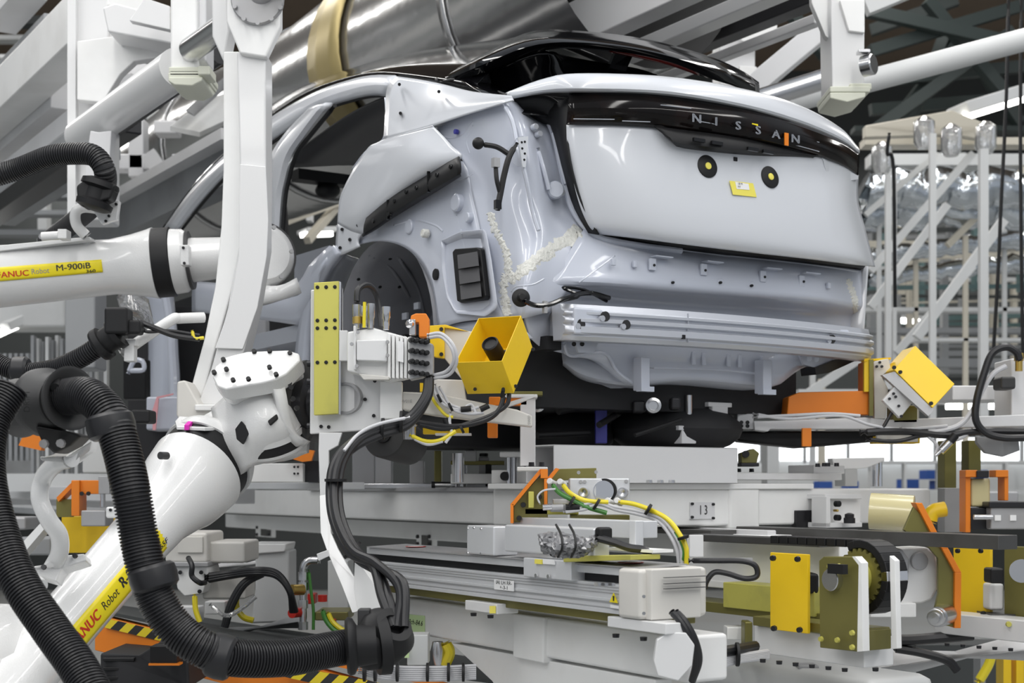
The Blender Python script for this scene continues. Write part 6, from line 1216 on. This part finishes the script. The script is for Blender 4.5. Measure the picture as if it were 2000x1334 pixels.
for k in range(7): MB().tube(smooth_pts(px3([(700, 1290+k*4, 4.5), (760, 1302+k*4, 4.5), (850, 1304+k*4, 4.5), (930, 1300+k*4, 4.5)]), 6), .006, 6).build('cable', 'ghose', t)
for a in (712, 733, 776, 835, 876, 905): MB().lathe(P(a, 1313, 4.47), X, [(-.004, .03), (.004, .03)], 12).build('cable_tie', 'black', t)
one(MB().lathe(P(855, 1270, 4.9), W, [(-.05, .02), (0, .025), (.03, .018)], 16), 'air_valve', 'steel', 'small steel air valve in the dark gap under the box beam', 'valve')
one(MB().tube(smooth_pts(px3([(870, 1255, 4.9), (878, 1275, 4.9), (868, 1300, 4.9)]), 6), .02, 10), 'yellow_hose', 'yhose', 'short yellow hose beside the steel air valve under the beam', 'hose')
# orange stop and ochre plate at far left
t = root('stop_bracket', P(160, 1010, 5.8), 'orange stop block with ochre plate behind the S-bent tube', 'bracket')
MB().boxF(139, 196, 938, 965, 5.7, .1).build('top_block', 'orange', t, bev=.003); MB().boxF(139, 155, 938, 1008, 5.68, .1).build('upright', 'orange', t, bev=.003)
MB().prism(px3([(110, 972, 5.72), (140, 942, 5.72), (143, 950, 5.72), (114, 980, 5.72)]), Y*.08).build('slanted_edge', 'orange', t)
MB().boxF(110, 140, 975, 1010, 5.75, .03).build('web', 'olive', t); MB().boxF(120, 225, 1008, 1080, 5.9, .05).build('ochre_plate', 'yellow', t, bev=.003)
MB().boxF(158, 206, 997, 1028, 5.6, .12).build('sensor_box', 'grey', t, bev=.005); MB().boxF(192, 214, 930, 965, 5.6, .06).build('probe', 'grey', t, bev=.003); MB().cyl(P(201, 965, 5.62), P(201, 990, 5.62), .01).build('probe_tip', 'steel', t)
bolts(t, [P(160, 964, 5.69), P(173, 964, 5.69)], -Y, .009)
one(MB().prism(px3([(36, 870, 6.2), (50, 840, 6.2), (85, 850, 6.2), (80, 880, 6.2)]), Y*.05), 'orange_flag', 'orange', 'orange plate peeking out below the big hose clamp', 'plate')
one(MB().boxU(-40, 380, 950, 985, 6.6, .3), 'far_beam', 'wgrey', 'pale beam running behind the S-bent tube at left', 'beam', bev=.006)
one(MB().boxU(-40, 240, 1000, 1016, 6.4, .3), 'far_beam', 'bggrey', 'lower grey beam below the pale beam at left', 'beam', bev=.006)
one(MB().prism(px3([(20, 1085, 5.6), (90, 1010, 5.6), (96, 1022, 5.6), (34, 1095, 5.6)]), Y*.1), 'diagonal_brace', 'white', 'short white diagonal brace below the S-bent tube', 'brace')
one(MB().boxF(24, 100, 1050, 1085, 6.0, .2), 'machine_cover', 'bggrey', 'grey machine cover at the left below the beams', 'cover', bev=.01)
one(MB().boxF(-20, 50, 1010, 1035, 6.1, .2), 'valve_row', 'grey', 'row of grey valves at the left edge', 'valve', bev=.01)
one(MB().boxF(160, 235, 850, 925, 6.3, .2), 'white_cabinet', 'bgwhite', 'small white cabinet behind the long hose', 'cabinet', bev=.01)
t = root('stop_bracket', P(590, 900, 5.5), 'white box with orange and black corner behind the wrist', 'bracket')
MB().boxF(470, 592, 905, 942, 5.6, .2).build('box', 'white', t, bev=.004); MB().prism(px3([(565, 895, 5.55), (590, 877, 5.55), (614, 880, 5.55), (608, 900, 5.55), (590, 902, 5.55)]), Y*.03).build('orange_corner', 'orange', t); MB().boxF(592, 622, 900, 942, 5.65, .1).build('dark_side', 'steelb', t)
bolts(t, [P(575, 912, 5.59), P(582, 912, 5.59), P(575, 925, 5.59), P(582, 925, 5.59)], -Y, .005, .004)
one(MB().boxU(425, 625, 942, 956, 5.7, .2), 'steel_strip', 'alu', 'brushed steel strip on the pallet below the wrist', 'strip', bev=.003)
# dark interior machine behind wrist, chassis items seen left of tool
t = root('front_body_machinery', P(450, 760, 7.3), 'dark machinery and grey brackets seen through the front door opening', 'machinery')
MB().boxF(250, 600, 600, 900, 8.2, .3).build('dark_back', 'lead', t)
MB().boxF(490, 520, 622, 720, 6.9, .1).build('grey_bracket', 'wgrey', t, bev=.01); MB().boxF(240, 285, 700, 780, 7.2, .1).build('dark_bracket', 'black', t, bev=.01)
MB().boxF(255, 292, 800, 826, 4.9, .1).build('black_clip', 'black', t, bev=.008)
hx = MB(); hx.tube(smooth_pts(px3([(250, 730, 6.8), (262, 705, 6.8), (278, 706, 6.8), (280, 722, 6.8), (255, 724, 6.8)]), 5), .012, 8); hx.build('latch_loop', 'inner', t)
MB().boxF(285, 350, 775, 840, 6.6, .2).build('floor_step', 'inner', t, bev=.01); MB().prism(px3([(298, 800, 6.55), (306, 775, 6.55), (338, 768, 6.55), (338, 771, 6.55), (310, 778, 6.55), (304, 840, 6.55), (298, 840, 6.55)]), Y*.01).build('pink_line', 'pinkline', t)
one(MB().loft([px3([(228, 580, 6.2), (250, 560, 6.15), (290, 585, 6.2)]), px3([(240, 610, 6.1), (265, 605, 6.1), (300, 630, 6.15)]), px3([(285, 640, 6.2), (292, 650, 6.2), (305, 655, 6.2)])], 14, 4), 'clear_film', 'film', 'crumpled clear protective film above the black gland', 'film', sol=.003)
# ================================================================ OVERHEAD LEFT FRAMES
def ubeam(name, label, px, py, y, px2, w_, h_, m='wgrey', cat='beam', g=None):
    a, b = runU(px, py, y, px2); return one(MB().beam(a, b, w_, h_), name, m, label, cat, g, bev=.008)
t = root('gate_column', P(172, 900, 6.8), 'white square steel column standing at the left behind the robots', 'column')
MB().boxF(131, 212, -80, 430, 6.8, .2).build('column', 'white2', t, bev=.012)
MB().boxF(126, 186, 560, 720, 6.8, .2).build('lower_column', 'bggrey', t, bev=.012)
MB().boxF(131, 148, -80, 430, 6.76, .04).build('edge_strip', 'white2', t, bev=.003)
MB().prism(px3([(150, 80, 6.7), (300, 60, 6.7), (325, 110, 6.7), (262, 120, 6.7), (235, 145, 6.7), (200, 200, 6.7), (150, 195, 6.7)]), Y*.06).build('gusset', 'white', t, bev=.006)
MB().prism(px3([(200, 14, 6.5), (225, 5, 6.5), (335, 35, 6.5), (335, 85, 6.5), (210, 62, 6.5)]), Y*.2).build('cross_block', 'white2', t, bev=.01)
MB().prism(px3([(252, 40, 6.3), (282, -5, 6.3), (332, 12, 6.3), (332, 58, 6.3)]), Y*.05).build('shelf_plate', 'white2', t, bev=.004)
a, b = P(146, 270, 6.4), P(345, 125, 7.3)
one(MB().cyl(P(158, 268, 6.8), P(348, 132, 5.75), .08, n=28), 'round_rail', 'white2', 'thick white round rail rising from the gate column to the hanger cap', 'rail')
one(MB().cyl(P(215, 262, 7.1), P(430, 108, 5.85), .035, n=20), 'dark_rail', 'steelb', 'dark rail just below the thick white round rail', 'rail')
ubeam('sloping_beam', 'broad white sloping beam crossing the top left corner', -60, 262, 9.8, 250, .2, .26, 'white')
ubeam('sloping_beam', 'narrow dark steel beam on the left below the arched hose', -60, 452, 10, 250, .14, .11, 'steelb')
ubeam('sloping_beam', 'grey sloping beam directly below the black hose arch at left', -60, 402, 10.5, 250, .14, .12, 'wgrey')
t = root('sloping_beam', P(300, 390, 8), 'wide dark grey sloping girder left of the car roof', 'beam')
a, b = runU(130, 492, 10.6, 470); MB().beam(a, b, .15, .22).build('web', 'bggrey', t); a, b = runU(130, 452, 10.4, 470); MB().beam(a, b, .22, .06).build('flange', 'wgrey', t)
one(MB().prism(px3([(165, 345, 6.3), (176, 255, 6.3), (192, 258, 6.3), (218, 255, 6.3), (212, 340, 6.3), (180, 360, 6.3), (150, 395, 6.3)]), Y*.08), 'post_block', 'wgrey', 'cream edged white block below the round rail', 'block', bev=.004)
t = root('sign_lamp', P(390, 240, 8.5), 'pale flat ceiling lamp panel behind the hanger cap', 'lamp')
MB().prism(px3([(332, 256, 8.0), (400, 205, 9.0), (440, 190, 9.4), (440, 245, 9.0), (390, 268, 8.2)]), W*.03).build('panel', 'bgwhite', t, bev=.003)
MB().prism(px3([(362, 215, 8.0), (438, 150, 9.4), (440, 165, 9.4), (375, 222, 8.0)]), Y*.06).build('edge', 'bggrey', t)
for i, (px, py, y, px2, w_, h_, m) in enumerate(((0, 175, 9.5, 120, .2, .15, 'bggrey'), (0, 40, 9.0, 60, .2, .15, 'wgrey'), (0, 300, 10, 140, .25, .2, 'wgrey'), (0, 410, 9.5, 200, .2, .2, 'bggrey'), (1030, 100, 7.4, 1500, .12, .22, 'wgrey'), (1200, 118, 7.2, 1560, .10, .07, 'white2'), (1000, 40, 10.5, 1250, .2, .3, 'bggrey'), (1230, 140, 7.7, 1620, .1, .08, 'steelb'), (1260, 168, 7.9, 1600, .06, .05, 'wgrey'), (1180, 30, 8, 1500, .1, .06, 'white2'))):
    ubeam('overhead_beam', ('grey overhead beam at far left below the broad sloping beam', 'pale overhead beam in the top left corner', 'pale overhead beam behind the black hose arch', 'grey overhead beam above the upper left robot', 'grey overhead rail at the upper edge of the shiny duct', 'pale overhead rail above the spoiler', 'white overhead rail right of the shiny duct', 'dark overhead channel above the spoiler tip', 'thin grey overhead rail under the dark channel', 'upper white overhead rail at the top edge right of the duct')[i], px, py, y, px2, w_, h_, m)
# left background frame pieces
t = root('overhead_frame', P(280, 330, 9.5), 'grey bolted overhead frame between column and car roof', 'frame')
for a, b, c_, e in ((215, 300, 300, 330), (250, 230, 280, 345), (335, 300, 362, 370), (300, 235, 345, 260), (220, 390, 330, 402)): MB().boxF(a, c_, b, e, 9.5, .15).build('plate', 'wgrey', t, bev=.01)
MB().beam(P(290, 300, 9.4), P(335, 365, 9.4), .06, .1).build('brace', 'wgrey', t); MB().prism(px3([(210, 190, 8.8), (260, 120, 8.8), (310, 130, 8.8), (280, 210, 8.8), (230, 225, 8.8)]), Y*.05).build('bolted_plate', 'wgrey', t)
bolts(t, [P(a, b, 8.79) for a, b in ((215, 170), (233, 172), (258, 150), (275, 145), (248, 160))], -Y, .015, .02)
# shiny duct
t = root('ventilation_duct', P(800, 60, 8.5), 'large polished metal ventilation duct above the black roof', 'duct')
a, b = runU(1260, -110, 6.6, 300); ax = (b-a)
def dp(s, g, r): return a+ax*s+(V*math.cos(g)+W*math.sin(g))*(r+.015*math.sin(s*17+g)+.012*math.sin(g*3+s*9))
MB().grid([[dp(i/44, 2*PI*j/40, .58) for j in range(41)] for i in range(45)]).build('duct_shell', 'hood', t, ang=180)
MB().grid([[dp(.285+.02*i, 2*PI*j/40, .605) for j in range(41)] for i in range(4)]).build('ochre_band', 'hoodband', t, sol=.01, ang=180)
for s0 in (.13, .5, .72): MB().grid([[dp(s0+.008*i, 2*PI*j/40, .592) for j in range(41)] for i in range(2)]).build('seam_ring', 'hood', t, sol=.01, ang=180)
# ================================================================ RIGHT BACKGROUND
# steel channel (perforated) and pipe from the right hanger to the car
one(MB().beam(P(1462, 178, 8.0), P(1640, 30, 8.0), .16, .12), 'perforated_channel', 'wgrey', 'slotted white channel rising behind the right hanger', 'channel', bev=.01)
one(MB().cyl(P(1480, 195, 7.5), P(1625, 150, 7.6), .055), 'steel_tube', 'steel', 'polished steel tube just under the right hanger head', 'tube')
one(MB().cyl(P(1520, 205, 8.2), P(2060, 62, 8.2), .065), 'long_pipe', 'bgwhite', 'long white pipe sloping up to the right edge', 'pipe')
one(MB().beam(P(1690, 15, 9), P(1800, -30, 9), .08, .1), 'thin_brace', 'bgwhite', 'thin white brace at the top right of the hanger', 'brace')
one(MB().beam(P(1250, 95, 9.8), P(1600, -10, 9.8), .08, .1), 'thin_brace', 'bgcream', 'thin cream brace crossing behind the spoiler', 'brace')
# posts
for i, (a, w_, y, t0, b0, m) in enumerate(((1718, 8, 13, 265, 700, 'bgwhite'), (1736, 11, 11, 320, 700, 'bgwhite'), (1748, 7, 12, 330, 700, 'bgwhite'), (1823, 12, 10.5, 260, 700, 'bgwhite'), (1923, 16, 10, 290, 700, 'bgwhite'), (1887, 9, 13, 460, 750, 'bgcream'), (1790, 8, 14, 480, 700, 'bgcream'), (1963, 8, 14, 300, 750, 'bgwhite'), (1606, 12, 14, 740, 800, 'bgcream'), (1588, 10, 13, 720, 800, 'bgwhite'))):
    one(MB().boxF(a-w_/2, a+w_/2, t0, b0+140, y, w_/F*y), 'steel_post', m, ('leftmost thin white post right of the tailgate', 'second white post in the pair right of the tailgate', 'thin post directly right of the white post pair', 'white post in the middle of the right background', 'thick white post toward the right edge', 'cream post behind the tilted yellow hood', 'thin cream post between the middle white posts', 'distant white post at the far right', 'cream stub post under the bumper end', 'white stub post left of the cream stub')[i], 'post')
for i, (a, b, c_, e, y, w_, m) in enumerate(((1700, 600, 1850, 400, 11.5, .06, 'bgwhite'), (1700, 530, 1900, 300, 12, .06, 'bgwhite'), (1790, 660, 1960, 430, 11, .07, 'bgwhite'), (1690, 420, 1830, 300, 12.5, .05, 'bgwhite'), (1750, 690, 1900, 520, 12, .06, 'bgwhite'), (1560, 780, 1680, 700, 12, .07, 'bgwhite'), (1850, 480, 2000, 330, 13, .06, 'bgcream'))):
    one(MB().beam(P(a, b, y), P(c_, e, y), w_, w_), 'diagonal_brace', m, ('white diagonal brace ending at the middle post', 'long white diagonal brace from the tailgate upwards', 'white diagonal brace behind the thick post', 'upper short diagonal brace near the light bar', 'low white diagonal brace above the yellow hood', 'low diagonal brace under the bumper end', 'faint cream diagonal brace at far right')[i], 'brace')
for i, (b, y, h_, m, x0) in enumerate(((268, 12, 14, 'bgcream', 1690), (300, 13, 22, 'bgwhite', 1700), (470, 14, 14, 'bgcream', 1690), (520, 15, 10, 'bgwhite', 1690), (600, 14, 8, 'bgwhite', 1690), (640, 15, 10, 'bggrey', 1690), (660, 13, 6, 'bgwhite', 1790), (700, 15, 16, 'bggrey', 1690), (760, 11, 14, 'bgwhite', 1560), (245, 14, 10, 'truss', 1670))):
    one(MB().boxF(x0, 2150, b, b+h_, y, .2), 'horizontal_rail', m, 'horizontal %s rail in the right background, %s' % (('cream', 'white', 'cream', 'white', 'white', 'grey', 'thin white', 'grey', 'white', 'dark green')[i], ('level with the light bar', 'just above the post tops', 'level with the tailgate bottom', 'level with the clip brackets', 'level with the bumper beam top', 'level with the bumper beam foot', 'right of the middle post', 'above the yellow hood', 'behind the orange shroud', 'topmost')[i]), 'rail')
t = root('foil_duct', P(1850, 420, 12.5), 'foil wrapped pipe run sagging across the right background', 'duct')
for k, (b, r) in enumerate(((370, .17), (410, .15))): MB().tube([P(1680+i*12, b+8*math.sin(i*.8)+random.uniform(-4, 4), 12.8+k*.3) for i in range(34)], [r*random.uniform(.85, 1.12) for i in range(34)], 14).build('foil_pipe', 'foil', t, ang=80)
t = root('foil_duct', P(1850, 560, 14), 'lower foil wrapped pipe run behind the posts on the right', 'duct')
for k, (b, r) in enumerate(((500, .09), (545, .08))): MB().tube([P(1690+i*12, b-(i*1.3)+random.uniform(-4, 4), 14+k*.3) for i in range(34)], [r*random.uniform(.85, 1.12) for i in range(34)], 12).build('foil_pipe', 'foil', t, ang=80)
random.seed(5)
for i in range(28):
    b = 345+i*15+random.uniform(-5, 5); y = 15+random.uniform(0, 5); x0 = 1690+random.choice((0, 0, 60, 140)); mm = random.choice(('bggrey', 'bgteal', 'bgdark', 'bgcream', 'bgwhite', 'bggrey'))
    o = sl = random.uniform(-14, 10); hh = random.uniform(.02, .06); one(MB().beam(P(x0, b+4, y), P(2200, b+4+sl, y), hh*1.3, hh), 'far_pipe', mm, 'distant %s pipe, %s from the top of the crowded pipe rack at the right' % (CN[mm], ORD[i]), 'pipe', 'distant pipe rack right')
for i in range(18):
    mm = random.choice(('bggrey', 'bgcream', 'bgteal')); a = 1692+i*20+random.uniform(0, 12); y = 15.5+random.uniform(0, 4); b = random.uniform(300, 560)
    one(MB().boxF(a, a+random.uniform(4, 12), b, b+random.uniform(100, 250), y, .12), 'far_upright', mm, 'distant %s upright, %s from the left behind the right hand posts' % (CN[mm], ORD[i]), 'post', 'distant uprights right')
for i, (a, b, w_) in enumerate(((1722, 300, 6), (1858, 265, 6), (1925, 260, 7), (1805, 250, 5))): one(MB().lathe(P(a, b+40, 10.8), W, [(0, .05), (.05, .08), (.2, .08), (.24, .03)], 12), 'cable_gland_bag', 'film', ('plastic wrapped joint on the post pair', 'plastic wrapped joint right of the middle post', 'plastic wrapped joint on the thick right post', 'plastic wrapped joint left of the middle post')[i], 'wrap')
# cables hanging
for i, pts in enumerate(([(1970, 0), (1965, 200), (1955, 400), (1950, 520), (1940, 690)], [(1995, 0), (1993, 250), (1995, 500), (1998, 700)], [(1737, 260), (1733, 300), (1745, 330), (1748, 600)])): one(MB().tube(smooth_pts([P(a, b, 8.6) for a, b in pts], 6), .011, 6), 'hanging_cable', 'black', ('black hanging cable near the right edge', 'black hanging cable at the extreme right edge', 'black cable running down the white post pair')[i], 'cable')
# dark trusses in the ceiling
tr = [(1690, 20, 2000, 90), (1700, 100, 2000, 10), (1810, 0, 1960, 180), (1980, 60, 1700, 260), (1700, 160, 2000, 130), (1740, 250, 1900, 40), (1850, 60, 1760, 280), (1880, 80, 1990, 240), (1520, 120, 1640, 0), (1540, 20, 1620, 120), (1700, 215, 2000, 190), (1870, 0, 1700, 60)]
for i, (a, b, c_, e) in enumerate(tr): one(MB().beam(P(a, b, 13+i*.12), P(c_, e, 13.2+i*.12), .09, .11), 'roof_truss_member', 'truss', 'dark green roof truss member, %s from the camera under the brown roof deck' % ORD[i], 'truss', 'roof truss members upper right')
# ceiling lamps
def lamp(label, a, b, c_, e, y, hh=.10):
    t = root('ceiling_lamp', P(a, b, y), label, 'lamp')
    MB().beam(P(a, b, y), P(c_, e, y+.2), .3, hh).build('housing', 'bgwhite', t, bev=.01); MB().beam(P(a, b, y)-W*(hh/2+.03)-Y*.08, P(c_, e, y+.2)-W*(hh/2+.03)-Y*.08, .05, .05).build('tube_lamp', 'tube', t)
lamp('bright twin fluorescent ceiling lamp near the right edge', 1870, 218, 2010, 175, 12)
lamp('distant fluorescent lamp right of the bumper beam end', 1722, 618, 1790, 622, 17, .04)
lamp('distant fluorescent lamp behind the right tool arm', 1845, 785, 1960, 785, 14, .04)
lamp('distant fluorescent lamp seen through the rear door opening', 590, 452, 650, 450, 16, .05)
lamp('distant fluorescent lamp at the far left above the shelves', 0, 640, 55, 615, 12, .08)
t = root('cable_rack', P(1850, 300, 11), 'cream lamp housing rail under the bright ceiling lamp', 'rail')
MB().prism(px3([(1690, 245, 11.5), (1860, 215, 11.8), (1935, 245, 11.8), (1935, 275, 11.8), (1860, 262, 11.8), (1690, 268, 11.5)]), Y*.1).build('housing', 'bgcream', t, bev=.01)
# bright far windows and workshop beyond, lower right
for i, (a, b, c_, e) in enumerate(((1450, 852, 1600, 925), (1530, 862, 1850, 900), (1600, 868, 1700, 940), (1840, 880, 2060, 960), (1700, 925, 1860, 960))):
    pass
t = root('far_workshop_wall', P(1750, 960, 24), 'bright far workshop wall with window band at lower right', 'wall'); 
MB().boxF(1380, 2250, 855, 900, 24, .1).build('window_band', 'window', t); MB().boxF(1380, 2250, 900, 1000, 24.2, .1).build('lower_wall', 'bgwhite', t); MB().boxF(-300, 500, 850, 1000, 24.2, .1).build('lower_wall', 'bggrey', t)
for i in range(9): MB().boxF(1400+i*85, 1405+i*85, 850, 905, 23.8, .1).build('mullion', 'bggrey', t)
for i, (a, b, w_) in enumerate(((1810, 918, 36), (1765, 936, 30), (1830, 938, 14), (1905, 918, 24), (1600, 940, 26), (1655, 940, 22))): one(MB().boxF(a, a+w_, b, b+(18 if i < 4 else 14), 16, .3), 'storage_crate', 'bluebox', ('blue crate above the pallet end', 'blue crate left of the others beyond the pallet', 'small blue crate beside the dark olive post', 'blue crate between the dark olive posts', 'blue crate behind the white stepped block', 'blue crate right of the white column')[i], 'crate')
for i in range(5): one(MB().boxF(1700+i*66, 1705+i*66, 905, 965, 15, .1), 'rack_upright', 'bgwhite', 'thin white rack upright, %s from the left in the bright workshop beyond' % ORD[i], 'rack', 'rack uprights beyond the pallet')
one(MB().boxF(1690, 2100, 900, 905, 15, .5), 'rack_shelf', 'bgwhite', 'upper white rack shelf beyond the pallet', 'rack'); one(MB().boxF(1690, 2100, 957, 965, 14.5, .5), 'rack_shelf', 'bgwhite', 'lower white rack shelf beyond the pallet', 'rack')
one(MB().boxF(1498, 1522, 850, 950, 9, .2), 'square_column', 'bgwhite', 'white square column behind the clamp unit', 'column', bev=.005)
one(MB().boxF(1700, 1760, 575, 700, 16, .2), 'wall_cabinet', 'bggrey', 'grey panel behind the bumper beam end', 'panel')
one(MB().boxF(1880, 1990, 960, 1030, 7.5, .4), 'grey_cabinet', 'grey', 'grey cabinet behind the orange fork', 'cabinet', bev=.01)
one(MB().boxF(1790, 2100, 1260, 1500, 7.5, .3), 'lower_machine', 'bgdark', 'dark machine base in the lower right corner', 'machine')
for i, (a, b, c_, e, m) in enumerate(((1960, 1272, 1975, 1340, 'yellow'), (1985, 1272, 2000, 1340, 'yellow'), (1915, 1280, 1925, 1340, 'bggrey'))): one(MB().boxF(a, c_, b, e, 6.5, .1), 'corner_post', m, ('left of two yellow posts in the lower right corner', 'right of two yellow posts in the lower right corner', 'grey post beside the yellow posts, lower right')[i], 'post')
one(MB().tube(smooth_pts(px3([(1910, 1334, 6), (1930, 1300, 6), (1938, 1275, 6)]), 6), .02, 10), 'yellow_hose', 'yhose', 'yellow hose in the lower right corner', 'hose')
one(MB().boxF(-60, 127, 575, 640, 12, .4), 'far_machine', 'bgwhite', 'pale machine housing far behind the lower left hose', 'machine', bev=.03)
# left background: racks of pale tubes, shelves
for i in range(16): one(MB().boxF(60+i*9.5, 66+i*9.5, 655+((i*7) % 5)*3, 930, 9.5+.05*(i % 3), .06), 'rack_tube', 'bgwhite' if i % 2 else 'bggrey', 'upright pale tube, %s from the left in the rack behind the large hose clamp' % ORD[i], 'tube', 'upright tubes behind the clamp')
for i in range(6): one(MB().boxF(-5+i*11, 1+i*11, 690, 900, 9.8, .06), 'rack_tube', 'bggrey', 'grey upright tube, %s from the left at the extreme left edge' % ORD[i], 'tube', 'grey tubes at the left edge')
one(MB().boxF(-40, 300, 925, 960, 9.0, .3), 'rack_rail', 'bgwhite', 'pale base rail under the rack of upright tubes', 'rail')
for i in range(14):
    b = 30+i*38; mm = random.choice(('bggrey', 'bgteal', 'bgdark', 'bgwhite', 'bggrey'))
    one(MB().boxF(-60, random.choice((450, 520, 350)), b, b+random.uniform(5, 16), 13+random.uniform(0, 4), .2), 'far_pipe', mm, 'distant %s overhead pipe, %s from the top behind the left column' % (CN[mm], ORD[i]), 'pipe', 'distant pipes left')
for i in range(12):
    mm = random.choice(('bggrey', 'bgteal', 'bgwhite')); a = i*54+random.uniform(0, 30); b = random.uniform(150, 420)
    one(MB().boxF(a, a+random.uniform(6, 20), b, b+random.uniform(80, 220), 13.5+random.uniform(0, 3), .15), 'far_upright', mm, 'distant %s upright, %s from the left behind column and door opening' % (CN[mm], ORD[i]), 'post', 'distant uprights left')
for i, (a, b, c_, e) in enumerate(((560, 400, 690, 365), (540, 440, 700, 380), (600, 470, 660, 400))): one(MB().beam(P(a, b, 12), P(c_, e, 12.5), .06, .06), 'interior_brace', 'bgcream', ('upper cream brace seen through the door opening', 'middle cream brace seen through the door opening', 'steep cream brace seen through the door opening')[i], 'brace')
# small fittings on the orange deck and below the beams
for i, (a, b, c_, e, y, m, nm, lab_) in enumerate(((445, 1150, 458, 1170, 5.6, 'red', 'red_cap', 'red cap left of the cable arch'), (600, 1160, 615, 1180, 5.7, 'red', 'red_cap', 'red cap right of the galvanised riser'), (640, 1212, 652, 1222, 5.2, 'red', 'red_cap', 'red cap at the olive tray'), (655, 1225, 685, 1250, 5.2, 'grey', 'solenoid', 'grey solenoid box below the olive tray'), (400, 1175, 440, 1200, 5.6, 'white', 'valve_box', 'white valve box behind the hose sleeve'), (345, 1185, 390, 1215, 5.6, 'nylon', 'valve_box', 'pale valve box between robot arm and hose'),
    (1560, 1300, 1600, 1318, 4.6, 'grey', 'clamp_block', 'grey clamp block below the sprocket rail'), (1600, 1308, 1640, 1330, 4.6, 'steel', 'clamp_block', 'shiny clamp block below the sprocket rail'), (1420, 1225, 1455, 1250, 4.7, 'white', 'white_box', 'white box below the olive beam'), (1455, 1215, 1470, 1265, 4.6, 'olive', 'olive_stay', 'short olive stay below the olive beam'))):
    one(MB().boxF(a, c_, b, e, y, .08), nm, m, lab_, nm.split('_')[-1], bev=.004)
for i, (pts, r, m, lab_) in enumerate((([(630, 1190), (636, 1210), (650, 1228), (668, 1240)], .009, 'green', 'green hose behind the cable tray end'), ([(640, 1195), (650, 1215), (672, 1232), (690, 1238)], .009, 'yhose', 'yellow hose behind the cable tray end'), ([(380, 1160), (382, 1190), (390, 1215)], .010, 'yhose', 'thin yellow hose behind the hose sleeve'), ([(410, 1180), (440, 1202), (470, 1190), (500, 1165)], .008, 'film', 'clear air tube below the cable arch'),
    ([(1700, 1240), (1760, 1250), (1840, 1245), (1900, 1240)], .02, 'rubber', 'black cable run behind the cam roller'), ([(1740, 1265), (1800, 1275), (1850, 1290), (1870, 1310)], .016, 'rubber', 'black cable dropping below the lower rail'))):
    one(MB().tube(smooth_pts([P(a, b, 5.1) for a, b in pts], 6), r, 8), 'small_hose', m, lab_, 'hose')
# ================================================================ HALL SHELL
struct(MB().ob((-20, 26, 0), X*45, Y*.3, W*13), 'wall_back', 'bgdark')
struct(MB().ob((-16, 6, 0), X*.3, Y*20, W*13), 'wall_left', 'wallm')
struct(MB().ob((16, 10, 0), X*.3, Y*16, W*13), 'wall_right', 'wallm')
struct(MB().ob((-20, 10, 9.5), X*45, Y*17, W*.3), 'ceiling', 'roofm')
struct(MB().ob((-20, -6, -.1), X*45, Y*33, W*.1), 'floor', 'floorm')
